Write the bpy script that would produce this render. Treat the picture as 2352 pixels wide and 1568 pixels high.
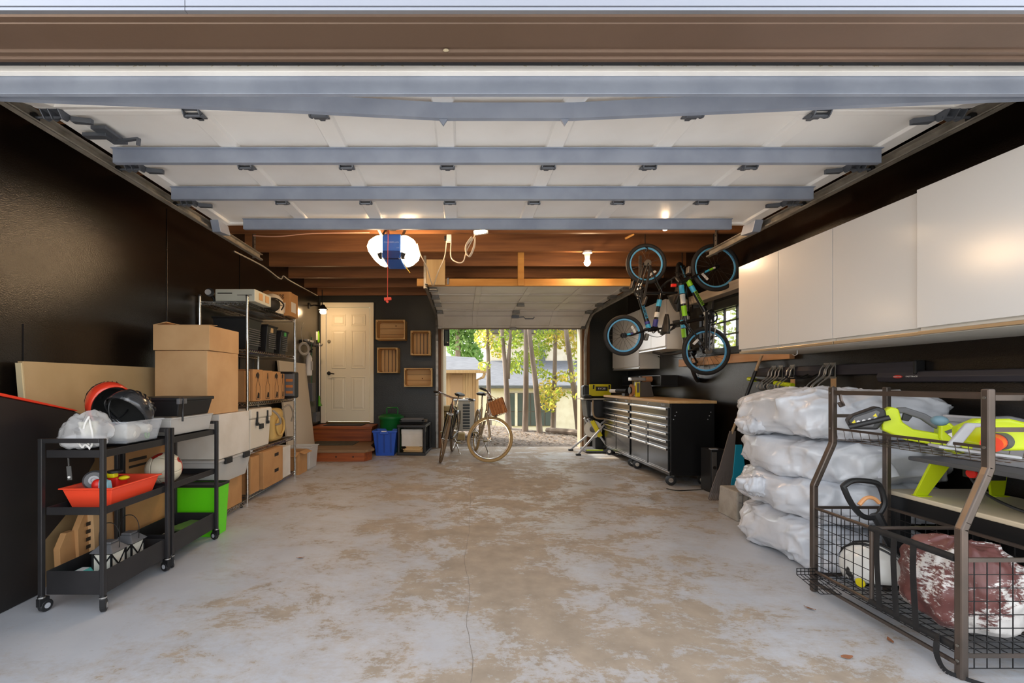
import bpy, math, random
from mathutils import Vector, Matrix, noise as mnoise
random.seed(7)
PI = math.pi
sc = bpy.context.scene
for _o in list(bpy.data.objects): bpy.data.objects.remove(_o)
col = sc.collection

# ------------------------------------------------------------------ camera, sky, sun, exposure
F, CX, CY, HC = 1010.0, 1062.0, 878.0, 1.16
cam_d = bpy.data.cameras.new('camera'); cam = bpy.data.objects.new('camera', cam_d); col.objects.link(cam)
cam.location = (0, 0, HC); cam.rotation_euler = (PI/2, 0, 0)
cam_d.sensor_width = 36.0; cam_d.lens = 36.0*F/2352
cam_d.shift_x = (1176-CX)/2352; cam_d.shift_y = (CY-784)/2352
cam_d.clip_start = 0.05; cam_d.clip_end = 300
sc.camera = cam
sc.view_settings.view_transform = 'Standard'
try: sc.view_settings.look = 'None'
except Exception: pass
sc.view_settings.gamma = 1.0
sc.view_settings.use_curve_mapping = False
sc.view_settings.exposure = 1.08
sc.cycles.use_denoising = True
sc.cycles.max_bounces = 10; sc.cycles.diffuse_bounces = 6; sc.cycles.transparent_max_bounces = 24
sc.cycles.sample_clamp_indirect = 6.0

SUN_AZ, SUN_EL = math.radians(-52), math.radians(46)      # sun behind the yard, to the left
wd = bpy.data.worlds.new('sky'); sc.world = wd; wd.use_nodes = True
_n = wd.node_tree.nodes; _l = wd.node_tree.links; _n.clear()
_sky = _n.new('ShaderNodeTexSky'); _sky.sky_type = 'NISHITA'; _sky.sun_disc = False
_sky.sun_elevation = SUN_EL; _sky.sun_rotation = SUN_AZ; _sky.air_density = 1.0; _sky.dust_density = 2.5; _sky.ozone_density = 1.0
_hs = _n.new('ShaderNodeHueSaturation'); _hs.inputs['Saturation'].default_value = 0.22
_bg = _n.new('ShaderNodeBackground'); _bg.inputs['Strength'].default_value = 0.34
_wo = _n.new('ShaderNodeOutputWorld')
_l.new(_sky.outputs[0], _hs.inputs['Color']); _l.new(_hs.outputs[0], _bg.inputs['Color']); _l.new(_bg.outputs[0], _wo.inputs[0])
sun_d = bpy.data.lights.new('sun', 'SUN'); sun_d.energy = 2.4; sun_d.angle = math.radians(1.2); sun_d.color = (1, .9, .74)
sun = bpy.data.objects.new('sun', sun_d); col.objects.link(sun)
_dir = Vector((math.sin(SUN_AZ)*math.cos(SUN_EL), math.cos(SUN_AZ)*math.cos(SUN_EL), math.sin(SUN_EL)))
sun.rotation_euler = (-_dir).to_track_quat('-Z', 'Y').to_euler()

# ------------------------------------------------------------------ helpers
def px(x, Y): return (x-CX)*Y/F                 # world X of an image column at distance Y
def pz(y, Y): return HC-(y-CY)*Y/F              # world Z of an image row at distance Y

def lin(h):
    if isinstance(h, str):
        h = h.lstrip('#'); c = [int(h[i:i+2], 16)/255 for i in (0, 2, 4)]
    else: c = list(h)
    return tuple((x/12.92 if x <= .04045 else ((x+.055)/1.055)**2.4) for x in c)

MATS = {}
def mat(name, c, rough=.5, metal=0, c2=None, scale=6, stretch=(1, 1, 1), lo=.4, hi=.65, bump=0, bscale=40, spec=.5, trans=0, alpha=1, emit=0,
        coat=0, sss=0, detail=6, rvar=0):
    """procedural principled material: two colours mixed by stretched noise, optional fine bump"""
    if name in MATS: return MATS[name]
    m = bpy.data.materials.new(name); m.use_nodes = True
    nt = m.node_tree; N = nt.nodes; L = nt.links
    p = N['Principled BSDF']
    a = lin(c); p.inputs['Base Color'].default_value = (*a, 1)
    p.inputs['Roughness'].default_value = rough; p.inputs['Metallic'].default_value = metal
    p.inputs['Specular IOR Level'].default_value = spec
    if trans: p.inputs['Transmission Weight'].default_value = trans
    if coat: p.inputs['Coat Weight'].default_value = coat; p.inputs['Coat Roughness'].default_value = .15
    if alpha < 1: p.inputs['Alpha'].default_value = alpha
    if emit:
        p.inputs['Emission Color'].default_value = (*a, 1); p.inputs['Emission Strength'].default_value = emit
    tc = None
    if c2 is not None or bump or rvar:
        tc = N.new('ShaderNodeTexCoord'); mp = N.new('ShaderNodeMapping')
        mp.inputs['Scale'].default_value = stretch; L.new(tc.outputs['Object'], mp.inputs['Vector'])
    if c2 is not None or rvar:
        nz = N.new('ShaderNodeTexNoise'); nz.inputs['Scale'].default_value = scale; nz.inputs['Detail'].default_value = detail
        L.new(mp.outputs[0], nz.inputs['Vector'])
        if c2 is not None:
            r = N.new('ShaderNodeValToRGB'); r.color_ramp.elements[0].position = lo; r.color_ramp.elements[1].position = hi
            r.color_ramp.elements[0].color = (*a, 1); r.color_ramp.elements[1].color = (*lin(c2), 1)
            L.new(nz.outputs['Fac'], r.inputs[0]); L.new(r.outputs[0], p.inputs['Base Color'])
        if rvar:
            mr = N.new('ShaderNodeMapRange'); mr.inputs[3].default_value = rough-rvar; mr.inputs[4].default_value = rough+rvar
            mr.inputs[1].default_value = .3; mr.inputs[2].default_value = .7
            L.new(nz.outputs['Fac'], mr.inputs[0]); L.new(mr.outputs[0], p.inputs['Roughness'])
    if bump:
        nb = N.new('ShaderNodeTexNoise'); nb.inputs['Scale'].default_value = bscale; nb.inputs['Detail'].default_value = 4
        L.new(mp.outputs[0], nb.inputs['Vector'])
        b = N.new('ShaderNodeBump'); b.inputs['Strength'].default_value = bump; b.inputs['Distance'].default_value = .01
        L.new(nb.outputs['Fac'], b.inputs['Height']); L.new(b.outputs[0], p.inputs['Normal'])
    MATS[name] = m
    return m

def wood(name, c, c2, axis=0, scale=9, rough=.6, lo=.35, hi=.7, bump=.15):
    s = [7, 7, 7]; s[axis] = .5
    return mat(name, c, rough, c2=c2, scale=scale/4, stretch=tuple(s), lo=lo, hi=hi, bump=bump, bscale=6)

class B:
    """collects geometry of ONE part"""
    def __init__(s): s.v = []; s.f = []
    def add(s, vs, fs):
        o = len(s.v); s.v += [Vector(v) for v in vs]; s.f += [tuple(i+o for i in f) for f in fs]; return s
    def mark(s): return len(s.v)
    def tf(s, M, st=0):
        for i in range(st, len(s.v)): s.v[i] = M @ s.v[i]
        return s
    def box(s, x0, x1, y0, y1, z0, z1):
        return s.add([(x0,y0,z0),(x1,y0,z0),(x1,y1,z0),(x0,y1,z0),(x0,y0,z1),(x1,y0,z1),(x1,y1,z1),(x0,y1,z1)],
                     [(0,3,2,1),(4,5,6,7),(0,1,5,4),(1,2,6,5),(2,3,7,6),(3,0,4,7)])
    def bar(s, p, q, w, h, up=(0, 0, 1)):
        """rectangular bar from p to q, w across, h along up"""
        p = Vector(p); q = Vector(q); d = (q-p).normalized(); u = Vector(up)
        sd = d.cross(u)
        if sd.length < 1e-4: u = Vector((1, 0, 0)); sd = d.cross(u)
        sd.normalize(); u = sd.cross(d).normalized()
        vs = []
        for e in (p, q):
            for a, b in ((-1,-1),(1,-1),(1,1),(-1,1)): vs.append(e+sd*(a*w/2)+u*(b*h/2))
        return s.add(vs, [(0,1,2,3),(7,6,5,4),(0,4,5,1),(1,5,6,2),(2,6,7,3),(3,7,4,0)])
    def taper(s, x0, x1, y0, y1, z0, z1, dx, dy):
        """box whose bottom is smaller by dx, dy per side"""
        return s.add([(x0+dx,y0+dy,z0),(x1-dx,y0+dy,z0),(x1-dx,y1-dy,z0),(x0+dx,y1-dy,z0),(x0,y0,z1),(x1,y0,z1),(x1,y1,z1),(x0,y1,z1)],
                     [(0,3,2,1),(4,5,6,7),(0,1,5,4),(1,2,6,5),(2,3,7,6),(3,0,4,7)])
    def tub(s, x0, x1, y0, y1, z0, z1, dx, dy, t=.006, rim=0, rh=.012):
        """open tapered container with wall thickness and rim"""
        i0, i1 = (x0+dx, y0+dy, x1-dx, y1-dy), (x0, y0, x1, y1)
        def ring(r, z, k): return [(r[0]+k, r[1]+k, z), (r[2]-k, r[1]+k, z), (r[2]-k, r[3]-k, z), (r[0]+k, r[3]-k, z)]
        rs = [ring(i0, z0, 0), ring(i1, z1-rh if rim else z1, 0)]
        if rim: rs += [ring(i1, z1-rh, -rim), ring(i1, z1, -rim)]
        rs += [ring(i1, z1, t), ring(i0, z0+t, t)]
        vs = [v for r in rs for v in r]; fs = [(0, 3, 2, 1)]
        for k in range(len(rs)-1):
            for j in range(4):
                a = k*4+j; b = k*4+(j+1) % 4; fs.append((a, b, b+4, a+4))
        k = (len(rs)-1)*4; fs.append((k, k+1, k+2, k+3))
        return s.add(vs, fs)
    def cyl(s, p, q, r, r2=None, n=12, cap=True):
        p = Vector(p); q = Vector(q); r2 = r if r2 is None else r2
        d = (q-p).normalized(); u = d.orthogonal().normalized(); w = d.cross(u)
        vs = []
        for e, rr in ((p, r), (q, r2)):
            for i in range(n):
                a = 2*PI*i/n; vs.append(e+(u*math.cos(a)+w*math.sin(a))*rr)
        fs = [(i, (i+1) % n, n+(i+1) % n, n+i) for i in range(n)]
        if cap: fs += [tuple(range(n-1, -1, -1)), tuple(range(n, 2*n))]
        return s.add(vs, fs)
    def tube(s, pts, r, n=8, closed=False, rs=None):
        P = [Vector(p) for p in pts]; k = len(P); vs = []; prev = None
        for i in range(k):
            if closed: t = P[(i+1) % k]-P[i-1]
            else: t = P[min(i+1, k-1)]-P[max(i-1, 0)]
            t.normalize()
            if prev is None: u = t.orthogonal().normalized()
            else:
                u = prev-t*prev.dot(t)
                u = u.normalized() if u.length > 1e-6 else t.orthogonal().normalized()
            prev = u; w = t.cross(u); rr = rs[i] if rs else r
            for j in range(n):
                a = 2*PI*j/n; vs.append(P[i]+(u*math.cos(a)+w*math.sin(a))*rr)
        fs = []
        for i in range(k if closed else k-1):
            for j in range(n):
                a = i*n+j; b = i*n+(j+1) % n; c = ((i+1) % k)*n
                fs.append((a, b, c+(j+1) % n, c+j))
        if not closed: fs += [tuple(range(n-1, -1, -1)), tuple(range((k-1)*n, k*n))]
        return s.add(vs, fs)
    def lathe(s, prof, c=(0, 0, 0), axis=(0, 0, 1), n=20):
        """profile [(radius, height)] turned about axis"""
        d = Vector(axis).normalized(); u = d.orthogonal().normalized(); w = d.cross(u); c = Vector(c); vs = []
        for r, h in prof:
            for j in range(n):
                a = 2*PI*j/n; vs.append(c+d*h+(u*math.cos(a)+w*math.sin(a))*max(r, 1e-4))
        fs = []
        for i in range(len(prof)-1):
            for j in range(n):
                fs.append((i*n+j, i*n+(j+1) % n, (i+1)*n+(j+1) % n, (i+1)*n+j))
        fs += [tuple(range(n-1, -1, -1)), tuple(range((len(prof)-1)*n, len(prof)*n))]
        return s.add(vs, fs)
    def ell(s, c, r, n=14, m=9):
        c = Vector(c); r = (r, r, r) if not hasattr(r, '__len__') else r
        vs = [c+Vector((0, 0, -r[2]))]; fs = []
        for i in range(1, m):
            t = -PI/2+PI*i/m
            for j in range(n):
                a = 2*PI*j/n; vs.append(c+Vector((math.cos(a)*math.cos(t)*r[0], math.sin(a)*math.cos(t)*r[1], math.sin(t)*r[2])))
        vs.append(c+Vector((0, 0, r[2]))); e = len(vs)-1
        for j in range(n): fs.append((0, 1+(j+1) % n, 1+j))
        for i in range(m-2):
            for j in range(n):
                a = 1+i*n+j; b = 1+i*n+(j+1) % n; fs.append((a, b, b+n, a+n))
        o = 1+(m-2)*n
        for j in range(n): fs.append((o+j, o+(j+1) % n, e))
        return s.add(vs, fs)
    def torus(s, c, axis, R, r, n=32, m=8, r2=None):
        d = Vector(axis).normalized(); u = d.orthogonal().normalized(); w = d.cross(u); c = Vector(c); r2 = r2 or r
        vs = []; fs = []
        for i in range(n):
            a = 2*PI*i/n; rad = u*math.cos(a)+w*math.sin(a)
            for j in range(m):
                b = 2*PI*j/m; vs.append(c+rad*(R+r*math.cos(b))+d*(r2*math.sin(b)))
        for i in range(n):
            for j in range(m):
                fs.append((i*m+j, ((i+1) % n)*m+j, ((i+1) % n)*m+(j+1) % m, i*m+(j+1) % m))
        return s.add(vs, fs)
    def prism(s, poly, ax, a, b):
        """2D polygon extruded along axis X/Y/Z; poly coords are the other two axes in order"""
        def P(u, v, w):
            return {'X': (w, u, v), 'Y': (u, w, v), 'Z': (u, v, w)}[ax]
        n = len(poly); vs = [P(u, v, a) for u, v in poly]+[P(u, v, b) for u, v in poly]
        fs = [tuple(range(n)), tuple(range(2*n-1, n-1, -1))]+[(i, i+n, (i+1) % n+n, (i+1) % n) for i in range(n)]
        return s.add(vs, fs)
    def grid(s, fn, nu, nv, closed_u=False):
        vs = []; fs = []; 
        for i in range(nu):
            for j in range(nv): vs.append(fn(i/(nu if closed_u else nu-1), j/(nv-1)))
        for i in range(nu if closed_u else nu-1):
            for j in range(nv-1):
                a = i*nv+j; b = ((i+1) % nu)*nv+j; fs.append((a, b, b+1, a+1))
        return s.add(vs, fs)
    def out(s, name, m, parent=None, smooth=False, bev=0, seg=2, label=None, kind=None, angle=40, solid=0, sub=0):
        me = bpy.data.meshes.new(name)
        off = Vector((0, 0, 0)); p = parent
        while p is not None:
            if 'base_off' in BASE.get(p.name, {}): off = BASE[p.name]['base_off']
            p = p.parent
        me.from_pydata([v-off for v in s.v], [], s.f)
        me.materials.append(m)
        o = bpy.data.objects.new(name, me); col.objects.link(o)
        if parent is not None: o.parent = parent
        import bmesh
        bm = bmesh.new(); bm.from_mesh(me); bmesh.ops.recalc_face_normals(bm, faces=bm.faces); bm.to_mesh(me); bm.free()
        if smooth:
            for q in me.polygons: q.use_smooth = True
            try: me.set_sharp_from_angle(angle=math.radians(angle))
            except Exception: pass
        if solid:
            sd = o.modifiers.new('solid', 'SOLIDIFY'); sd.thickness = solid
        if bev:
            bv = o.modifiers.new('bevel', 'BEVEL'); bv.width = bev; bv.segments = seg; bv.limit_method = 'ANGLE'; bv.angle_limit = math.radians(38)
        if sub:
            ss = o.modifiers.new('sub', 'SUBSURF'); ss.levels = sub; ss.render_levels = sub
        if label: o['label'] = label
        if kind: o['kind'] = kind
        return o
BASE = {}

def tag(o, label, cat, group=None, kind=None):
    o['label'] = label; o['category'] = cat
    if group: o['group'] = group
    if kind: o['kind'] = kind
    return o
def thing(name, label, cat, loc=(0, 0, 0), rotz=0, group=None, M=None):
    """Empty at the base; parts in LOCAL coordinates"""
    o = bpy.data.objects.new(name, None); col.objects.link(o); o.empty_display_size = .05
    if M is not None: o.matrix_world = M
    else: o.location = loc; o.rotation_euler = (0, 0, rotz)
    tag(o, label, cat, group); return o
def wthing(name, label, cat, base, group=None):
    """Empty at the base; parts given in WORLD coordinates"""
    o = thing(name, label, cat, base, 0, group); BASE[o.name] = {'base_off': Vector(base)}; return o
def struct(o): o['kind'] = 'structure'; return o
def copy_tree(o, parent=None):
    c = o.copy(); col.objects.link(c); c.parent = parent
    for ch in list(o.children): copy_tree(ch, c)
    return c
def share(o, name, parent, loc=None, M=None):
    """another piece sharing mesh data"""
    c = bpy.data.objects.new(name, o.data); col.objects.link(c); c.parent = parent
    if M is not None: c.matrix_local = M
    elif loc is not None: c.location = loc
    return c
def text(s, name, m, parent, size, M, depth=.0006, label=None, font_scale=1):
    """flat lettering as a mesh; M places it (x right, y up, z out)"""
    cu = bpy.data.curves.new(name, 'FONT'); cu.body = s; cu.size = size; cu.align_x = 'CENTER'; cu.align_y = 'CENTER'; cu.extrude = depth
    t = bpy.data.objects.new(name, cu)
    col.objects.link(t)
    dg = bpy.context.evaluated_depsgraph_get()
    me = bpy.data.meshes.new_from_object(t.evaluated_get(dg))
    bpy.data.objects.remove(t); bpy.data.curves.remove(cu)
    me.materials.clear(); me.materials.append(m)
    off = Vector((0, 0, 0)); p = parent
    while p is not None:
        if p.name in BASE: off = BASE[p.name]['base_off']
        p = p.parent
    me.transform(Matrix.Translation(-off) @ M)
    o = bpy.data.objects.new(name, me); col.objects.link(o); o.parent = parent
    if label: o['label'] = label
    return o
def basis(o, x, y):
    """matrix with origin o, x axis and y axis given (z = x cross y)"""
    x = Vector(x).normalized(); y = Vector(y); z = x.cross(y).normalized(); y = z.cross(x)
    return Matrix(((x.x, y.x, z.x, o[0]), (x.y, y.y, z.y, o[1]), (x.z, y.z, z.z, o[2]), (0, 0, 0, 1)))
def catmull(P, k=6):
    P = [Vector(p) for p in P]; out = []
    for i in range(len(P)-1):
        a = P[max(i-1, 0)]; b = P[i]; c = P[i+1]; d = P[min(i+2, len(P)-1)]
        for j in range(k):
            t = j/k
            out.append(.5*((2*b)+(c-a)*t+(2*a-5*b+4*c-d)*t*t+(3*b-a-3*c+d)*t**3))
    out.append(P[-1]); return out
# ------------------------------------------------------------------ materials
XL, XR, YB, YF = -2.55, 2.95, 7.83, 1.62
def floor_material():
    m = bpy.data.materials.new('worn_painted_concrete'); m.use_nodes = True
    nt = m.node_tree; N = nt.nodes; L = nt.links; p = N['Principled BSDF']
    tc = N.new('ShaderNodeTexCoord')
    def nz(scale, detail, st=(1, 1, 1), rough=.6, dist=0):
        mp = N.new('ShaderNodeMapping'); mp.inputs['Scale'].default_value = st; L.new(tc.outputs['Object'], mp.inputs[0])
        n = N.new('ShaderNodeTexNoise'); n.inputs['Scale'].default_value = scale; n.inputs['Detail'].default_value = detail
        n.inputs['Roughness'].default_value = rough; n.inputs['Distortion'].default_value = dist; L.new(mp.outputs[0], n.inputs[0]); return n
    def ramp(src, a, b, ca=(0, 0, 0, 1), cb=(1, 1, 1, 1)):
        r = N.new('ShaderNodeValToRGB'); r.color_ramp.elements[0].position = a; r.color_ramp.elements[1].position = b
        r.color_ramp.elements[0].color = ca; r.color_ramp.elements[1].color = cb; L.new(src, r.inputs[0]); return r
    def mix(f, a, b, fac=None, mode='MIX'):
        x = N.new('ShaderNodeMix'); x.data_type = 'RGBA'; x.blend_type = mode
        if f is not None: L.new(f, x.inputs[0])
        else: x.inputs[0].default_value = fac
        for k, s in ((6, a), (7, b)):
            if hasattr(s, 'is_output'): L.new(s, x.inputs[k])
            else: x.inputs[k].default_value = (*lin(s), 1)
        return x.outputs[2]
    paint = ramp(nz(3, 6).outputs[0], .3, .75, (*lin('#b0b3b8'), 1), (*lin('#bfc1c4'), 1)).outputs[0]
    bare = ramp(nz(7, 8).outputs[0], .3, .7, (*lin('#958877'), 1), (*lin('#ae9f8c'), 1)).outputs[0]
    big = nz(.55, 3).outputs[0]; mid = nz(2.4, 15, (.9, 1.15, 1), .78, .3).outputs[0]; fine = nz(22, 10, (.8, 1.3, 1), .8).outputs[0]
    a1 = N.new('ShaderNodeMath'); a1.operation = 'MULTIPLY_ADD'; a1.inputs[1].default_value = .55; L.new(big, a1.inputs[0]); L.new(mid, a1.inputs[2])
    a2 = N.new('ShaderNodeMath'); a2.operation = 'MULTIPLY_ADD'; a2.inputs[1].default_value = .42; L.new(fine, a2.inputs[0])
    sx = N.new('ShaderNodeSeparateXYZ'); L.new(tc.outputs['Object'], sx.inputs[0])
    d1 = N.new('ShaderNodeMath'); d1.operation = 'SUBTRACT'; d1.inputs[1].default_value = .45; L.new(sx.outputs[0], d1.inputs[0])
    d2 = N.new('ShaderNodeMath'); d2.operation = 'ABSOLUTE'; L.new(d1.outputs[0], d2.inputs[0])
    d3 = N.new('ShaderNodeMath'); d3.operation = 'MULTIPLY_ADD'; d3.inputs[1].default_value = -.065; L.new(d2.outputs[0], d3.inputs[0]); L.new(a1.outputs[0], d3.inputs[2])
    d4 = N.new('ShaderNodeMath'); d4.operation = 'MULTIPLY_ADD'; d4.inputs[1].default_value = .012; L.new(sx.outputs[1], d4.inputs[0]); L.new(d3.outputs[0], d4.inputs[2])
    L.new(d4.outputs[0], a2.inputs[2])
    wear = ramp(a2.outputs[0], .955, 1.035).outputs[0]
    soft = ramp(a2.outputs[0], .84, 1.10).outputs[0]
    wm = N.new('ShaderNodeMath'); wm.operation = 'MULTIPLY_ADD'; wm.inputs[1].default_value = .42; L.new(wear, wm.inputs[0])
    ws_ = N.new('ShaderNodeMath'); ws_.operation = 'MULTIPLY'; ws_.inputs[1].default_value = .55; L.new(soft, ws_.inputs[0]); L.new(ws_.outputs[0], wm.inputs[2])
    c = mix(wm.outputs[0], paint, bare)
    dk = ramp(nz(6, 12, (1, 1, 1), .85, .4).outputs[0], .64, .74).outputs[0]
    c2 = mix(dk, c, '#8d8071')
    sp = ramp(nz(30, 8, (.7, 1.6, 1), .8).outputs[0], .62, .70).outputs[0]
    c3 = mix(sp, c2, '#8a8175')
    L.new(c3, p.inputs['Base Color'])
    rr = N.new('ShaderNodeMapRange'); rr.inputs[3].default_value = .42; rr.inputs[4].default_value = .75; L.new(wear, rr.inputs[0]); L.new(rr.outputs[0], p.inputs['Roughness'])
    b = N.new('ShaderNodeBump'); b.inputs['Strength'].default_value = .12; b.inputs['Distance'].default_value = .006; L.new(a2.outputs[0], b.inputs['Height']); L.new(b.outputs[0], p.inputs['Normal'])
    return m
m_floor = floor_material()
m_black = mat('black_wall_paint', '#16110d', .215, bump=.16, bscale=170)
m_backwall = mat('dark_green_black_wall_paint', '#171713', .4, c2='#24251f', scale=1.6, bump=.25, bscale=90)
m_dark = mat('attic_dark', '#241a12', .85)
m_joist = wood('brown_joist_wood', '#6e4526', '#8f5f37', 0, scale=10, rough=.62)
m_ply = wood('attic_board_wood', '#5a3a20', '#74502f', 0, scale=8, rough=.75)
m_yellowwood = wood('yellow_lumber', '#b07a35', '#c6924b', 0, scale=9)
m_stepwood = wood('red_stained_step_wood', '#75340f', '#a8561c', 0, scale=8, rough=.5)
m_steptop = wood('worn_step_top', '#6f5238', '#8d7050', 0, scale=8, rough=.6)
m_jamb = wood('brown_jamb_wood', '#6b4220', '#865628', 2, scale=8)
m_crate = wood('pine_crate_wood', '#cfa468', '#dcb981', 0, scale=7, lo=.3, hi=.75)
m_crate_v = wood('pine_crate_wood_upright', '#cfa468', '#dcb981', 2, scale=7, lo=.3, hi=.75)
m_brown = mat('brown_cladding', '#6f5b4d', .30, c2='#7a6456', scale=1.5, metal=.3, bump=.04)
m_fascia = mat('white_aluminium_trim', '#9fa3ad', .3, metal=.6)
m_rubber = mat('black_rubber', '#101012', .7, c2='#1c1b1b', scale=30)
m_tyre = mat('tyre_rubber', '#1c1b1b', .7, c2='#262423', scale=20)
m_doorwhite = mat('white_door_steel', '#f3f1ee', .36, c2='#ebe8e4', scale=2)
m_strut = mat('blue_grey_strut_steel', '#9aa3b4', .42, metal=.2, c2='#8b94a6', scale=4)
m_galv = mat('galvanised_steel', '#8d8a84', .42, metal=.85, c2='#76736e', scale=12)
m_track = mat('dull_track_steel', '#aaa296', .45, metal=.4, c2='#888176', scale=8)
m_hinge = mat('grey_hinge_steel', '#6d727b', .45, metal=.6)
m_chrome = mat('chrome', '#d2d0cb', .16, metal=1)
m_alu = mat('brushed_aluminium', '#cfcfcf', .3, metal=.9)
m_cream = mat('cream_door_paint', '#e3d9c0', .42)
m_white = mat('white_plastic', '#e4e2de', .4)
m_whitegloss = mat('glossy_white_cabinet', '#d3d1ce', .2, spec=.5, coat=.1)
m_cabside = mat('white_cabinet_body', '#d9d5cc', .4)
m_blackp = mat('black_plastic', '#1b1b1c', .45)
m_blackm = mat('black_powder_steel', '#202021', .4, metal=.3)
m_card = mat('brown_cardboard', '#b98a58', .8, c2='#ad7e4e', scale=5, bump=.1, bscale=60)
m_cardlight = mat('pale_cardboard', '#c8a072', .8, c2='#bd9466', scale=4)
m_ink = mat('dark_print_ink', '#2f2418', .8)
m_tape = mat('packing_tape', '#c2a478', .35)
m_whitecard = mat('white_cardboard', '#d8d2c8', .7, c2='#cdc5b8', scale=4)
m_lime = mat('lime_tool_plastic', '#c3d515', .35)
m_yellow = mat('yellow_tool_plastic', '#d8c814', .4)
m_greyp = mat('grey_plastic', '#5c5c5e', .5)
m_lgrey = mat('light_grey_plastic', '#a9aaad', .45)
m_red = mat('red_plastic', '#d2261c', .4)
m_orange = mat('orange_red_plastic', '#f64e30', .38)
m_green = mat('bright_green_plastic', '#62d412', .38)
m_clear = mat('clear_plastic', '#e9ecee', .12, trans=.0, alpha=.28)
m_frost = mat('frosted_plastic', '#d9d8d4', .35, alpha=.55)
m_glass = mat('window_glass', '#ffffff', .02, alpha=.12, spec=.6)
m_bulb = mat('warm_bulb_glow', '#ffd6a8', .3, emit=170)

# ------------------------------------------------------------------ floor, walls, ceiling
o = struct(B().box(XL-.15, XR+.15, 1.36, YB+.12, -.12, 0).out('floor', m_floor)); o['label'] = 'worn blue-grey painted concrete garage floor'
m_crack = mat('floor_joint_dirt', '#7d756c', .9, c2='#9a948b', scale=20)
cr = B()
pts = [(.10, 6.6), (.08, 5.4), (.075, 4.4), (.05, 3.4), (.02, 2.95), (.035, 2.5), (.03, 1.9), (.02, 1.45)]
pp = catmull([(x, y, .0004) for x, y in pts], 9)
pp = [q+Vector((.02*mnoise.noise(q*3)+.008*mnoise.noise(q*14), 0, 0)) for q in pp]
for a, b_ in zip(pp, pp[1:]): cr.bar(a, b_, .0022, .001)
o = cr.out('floor_crack', m_crack, parent=o)
m_drive = mat('driveway_concrete', '#d2d0cb', .85, c2='#c5c2bc', scale=3)
o = struct(B().box(-9, 9, -9, 1.36, -.14, -.012).out('driveway', m_drive)); o['label'] = 'pale concrete driveway in front of the garage'

wl = struct(B().box(XL-.14, XL, 1.40, YB, 0, 3.0).out('wall_left', m_black)); wl['label'] = 'glossy black painted left garage wall'
for (y0, y1, z0, z1) in ((2.55, 2.98, .02, 1.50), (3.79, 5.01, .02, 2.66), (5.03, 7.8, .02, 2.66)):
    B().box(XL-.002, XL+.006, y0, y1, z0, z1).out('wall_sheet', m_black, wl, bev=.002)
WY0, WY1, WZ0, WZ1 = 4.28, 5.42, 1.55, 1.99
w = B().box(XR, XR+.14, 1.40, WY0, 0, 3).box(XR, XR+.14, WY1, YB, 0, 3).box(XR, XR+.14, WY0, WY1, 0, WZ0).box(XR, XR+.14, WY0, WY1, WZ1, 3)
wr = struct(w.out('wall_right', m_black)); wr['label'] = 'black painted right garage wall with a small window'
DX0, DX1, DZ0, DZ1 = -2.44, -1.63, .44, 2.52        # house door rough opening
GX0, GX1, GZ1 = -.37, 2.12, 2.16                   # rear overhead door opening
w = B()
w.box(XL, DX0, YB, YB+.16, 0, 3).box(DX0, DX1, YB, YB+.16, 0, DZ0).box(DX0, DX1, YB, YB+.16, DZ1, 3).box(DX1, GX0, YB, YB+.16, 0, 3)
w.box(GX0, GX1, YB, YB+.16, GZ1, 3).box(GX1, XR, YB, YB+.16, 0, 3)
wb = struct(w.out('wall_back', m_backwall)); wb['label'] = 'dark painted back wall with house door and rear overhead door'
for (x0, x1, z0, z1) in ((-1.5, -.48, .6, .602), (-1.5, -.48, 1.55, 1.552)):
    B().box(x0, x1, YB-.004, YB+.002, z0, z1+.004).out('wall_batten', m_backwall, wb)
w = B().box(XL-.14, -2.27, 1.40, YF, 0, 3).box(2.67, XR+.14, 1.40, YF, 0, 3).box(-2.27, 2.67, 1.40, YF, 2.36, 3)
wf = struct(w.out('wall_front', m_black)); wf['label'] = 'front wall around the main garage opening'
w = B().box(XL-.2, XR+.2, 1.2, YB+.3, 2.96, 3.06)
ceil = struct(w.out('ceiling', m_ply)); ceil['label'] = 'wood boarded ceiling above open joists'
jb = None
for k in range(10):
    y = 1.95+k*.645
    if y > YB-.03: break
    if jb is None: jb = B().box(XL, XR, -.021, .021, 2.695, 2.955).out('joist', m_joist, ceil, bev=.003); jb.location.y = y
    else: share(jb, 'joist', ceil, (0, y, 0))
for (x, y) in ((-1.9, 4.85), (-1.25, 5.5), (2.05, 5.5), (2.0, 4.85), (.6, 6.15)):
    B().bar((x, y-.30, 2.74), (x+.0, y+.30, 2.93), .04, .06).out('bridging_block', m_joist, ceil)
# header casing seen from below
pr = [(1.40, 2.36), (1.40, 2.335), (1.408, 2.33), (1.43, 2.33), (1.432, 2.334), (1.436, 2.33), (1.535, 2.33), (1.54, 2.336), (1.552, 2.336), (1.556, 2.327), (1.566, 2.327), (1.57, 2.334), (1.582, 2.334), (1.586, 2.325), (1.60, 2.325), (1.604, 2.335), (1.62, 2.335), (1.62, 2.36)]
o = struct(B().prism(pr, 'X', -2.27, 2.67).out('trim_1', m_brown)); o['label'] = 'brown metal clad head jamb of the main garage opening'
pr = [(1.40, 2.332), (1.40, 2.44), (1.385, 2.44), (1.385, 2.372), (1.391, 2.371), (1.391, 2.368), (1.385, 2.367), (1.385, 2.346), (1.391, 2.345), (1.391, 2.342), (1.385, 2.341), (1.385, 2.332)]
tr = struct(B().prism(pr, 'X', -2.4, -.875).out('trim_2', m_fascia)); tr['label'] = 'white aluminium fascia strip above the main opening'
o = struct(B().prism(pr, 'X', -.873, 2.8).out('trim_3', m_fascia)); o['label'] = 'right-hand length of the white aluminium fascia strip above the opening'
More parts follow.
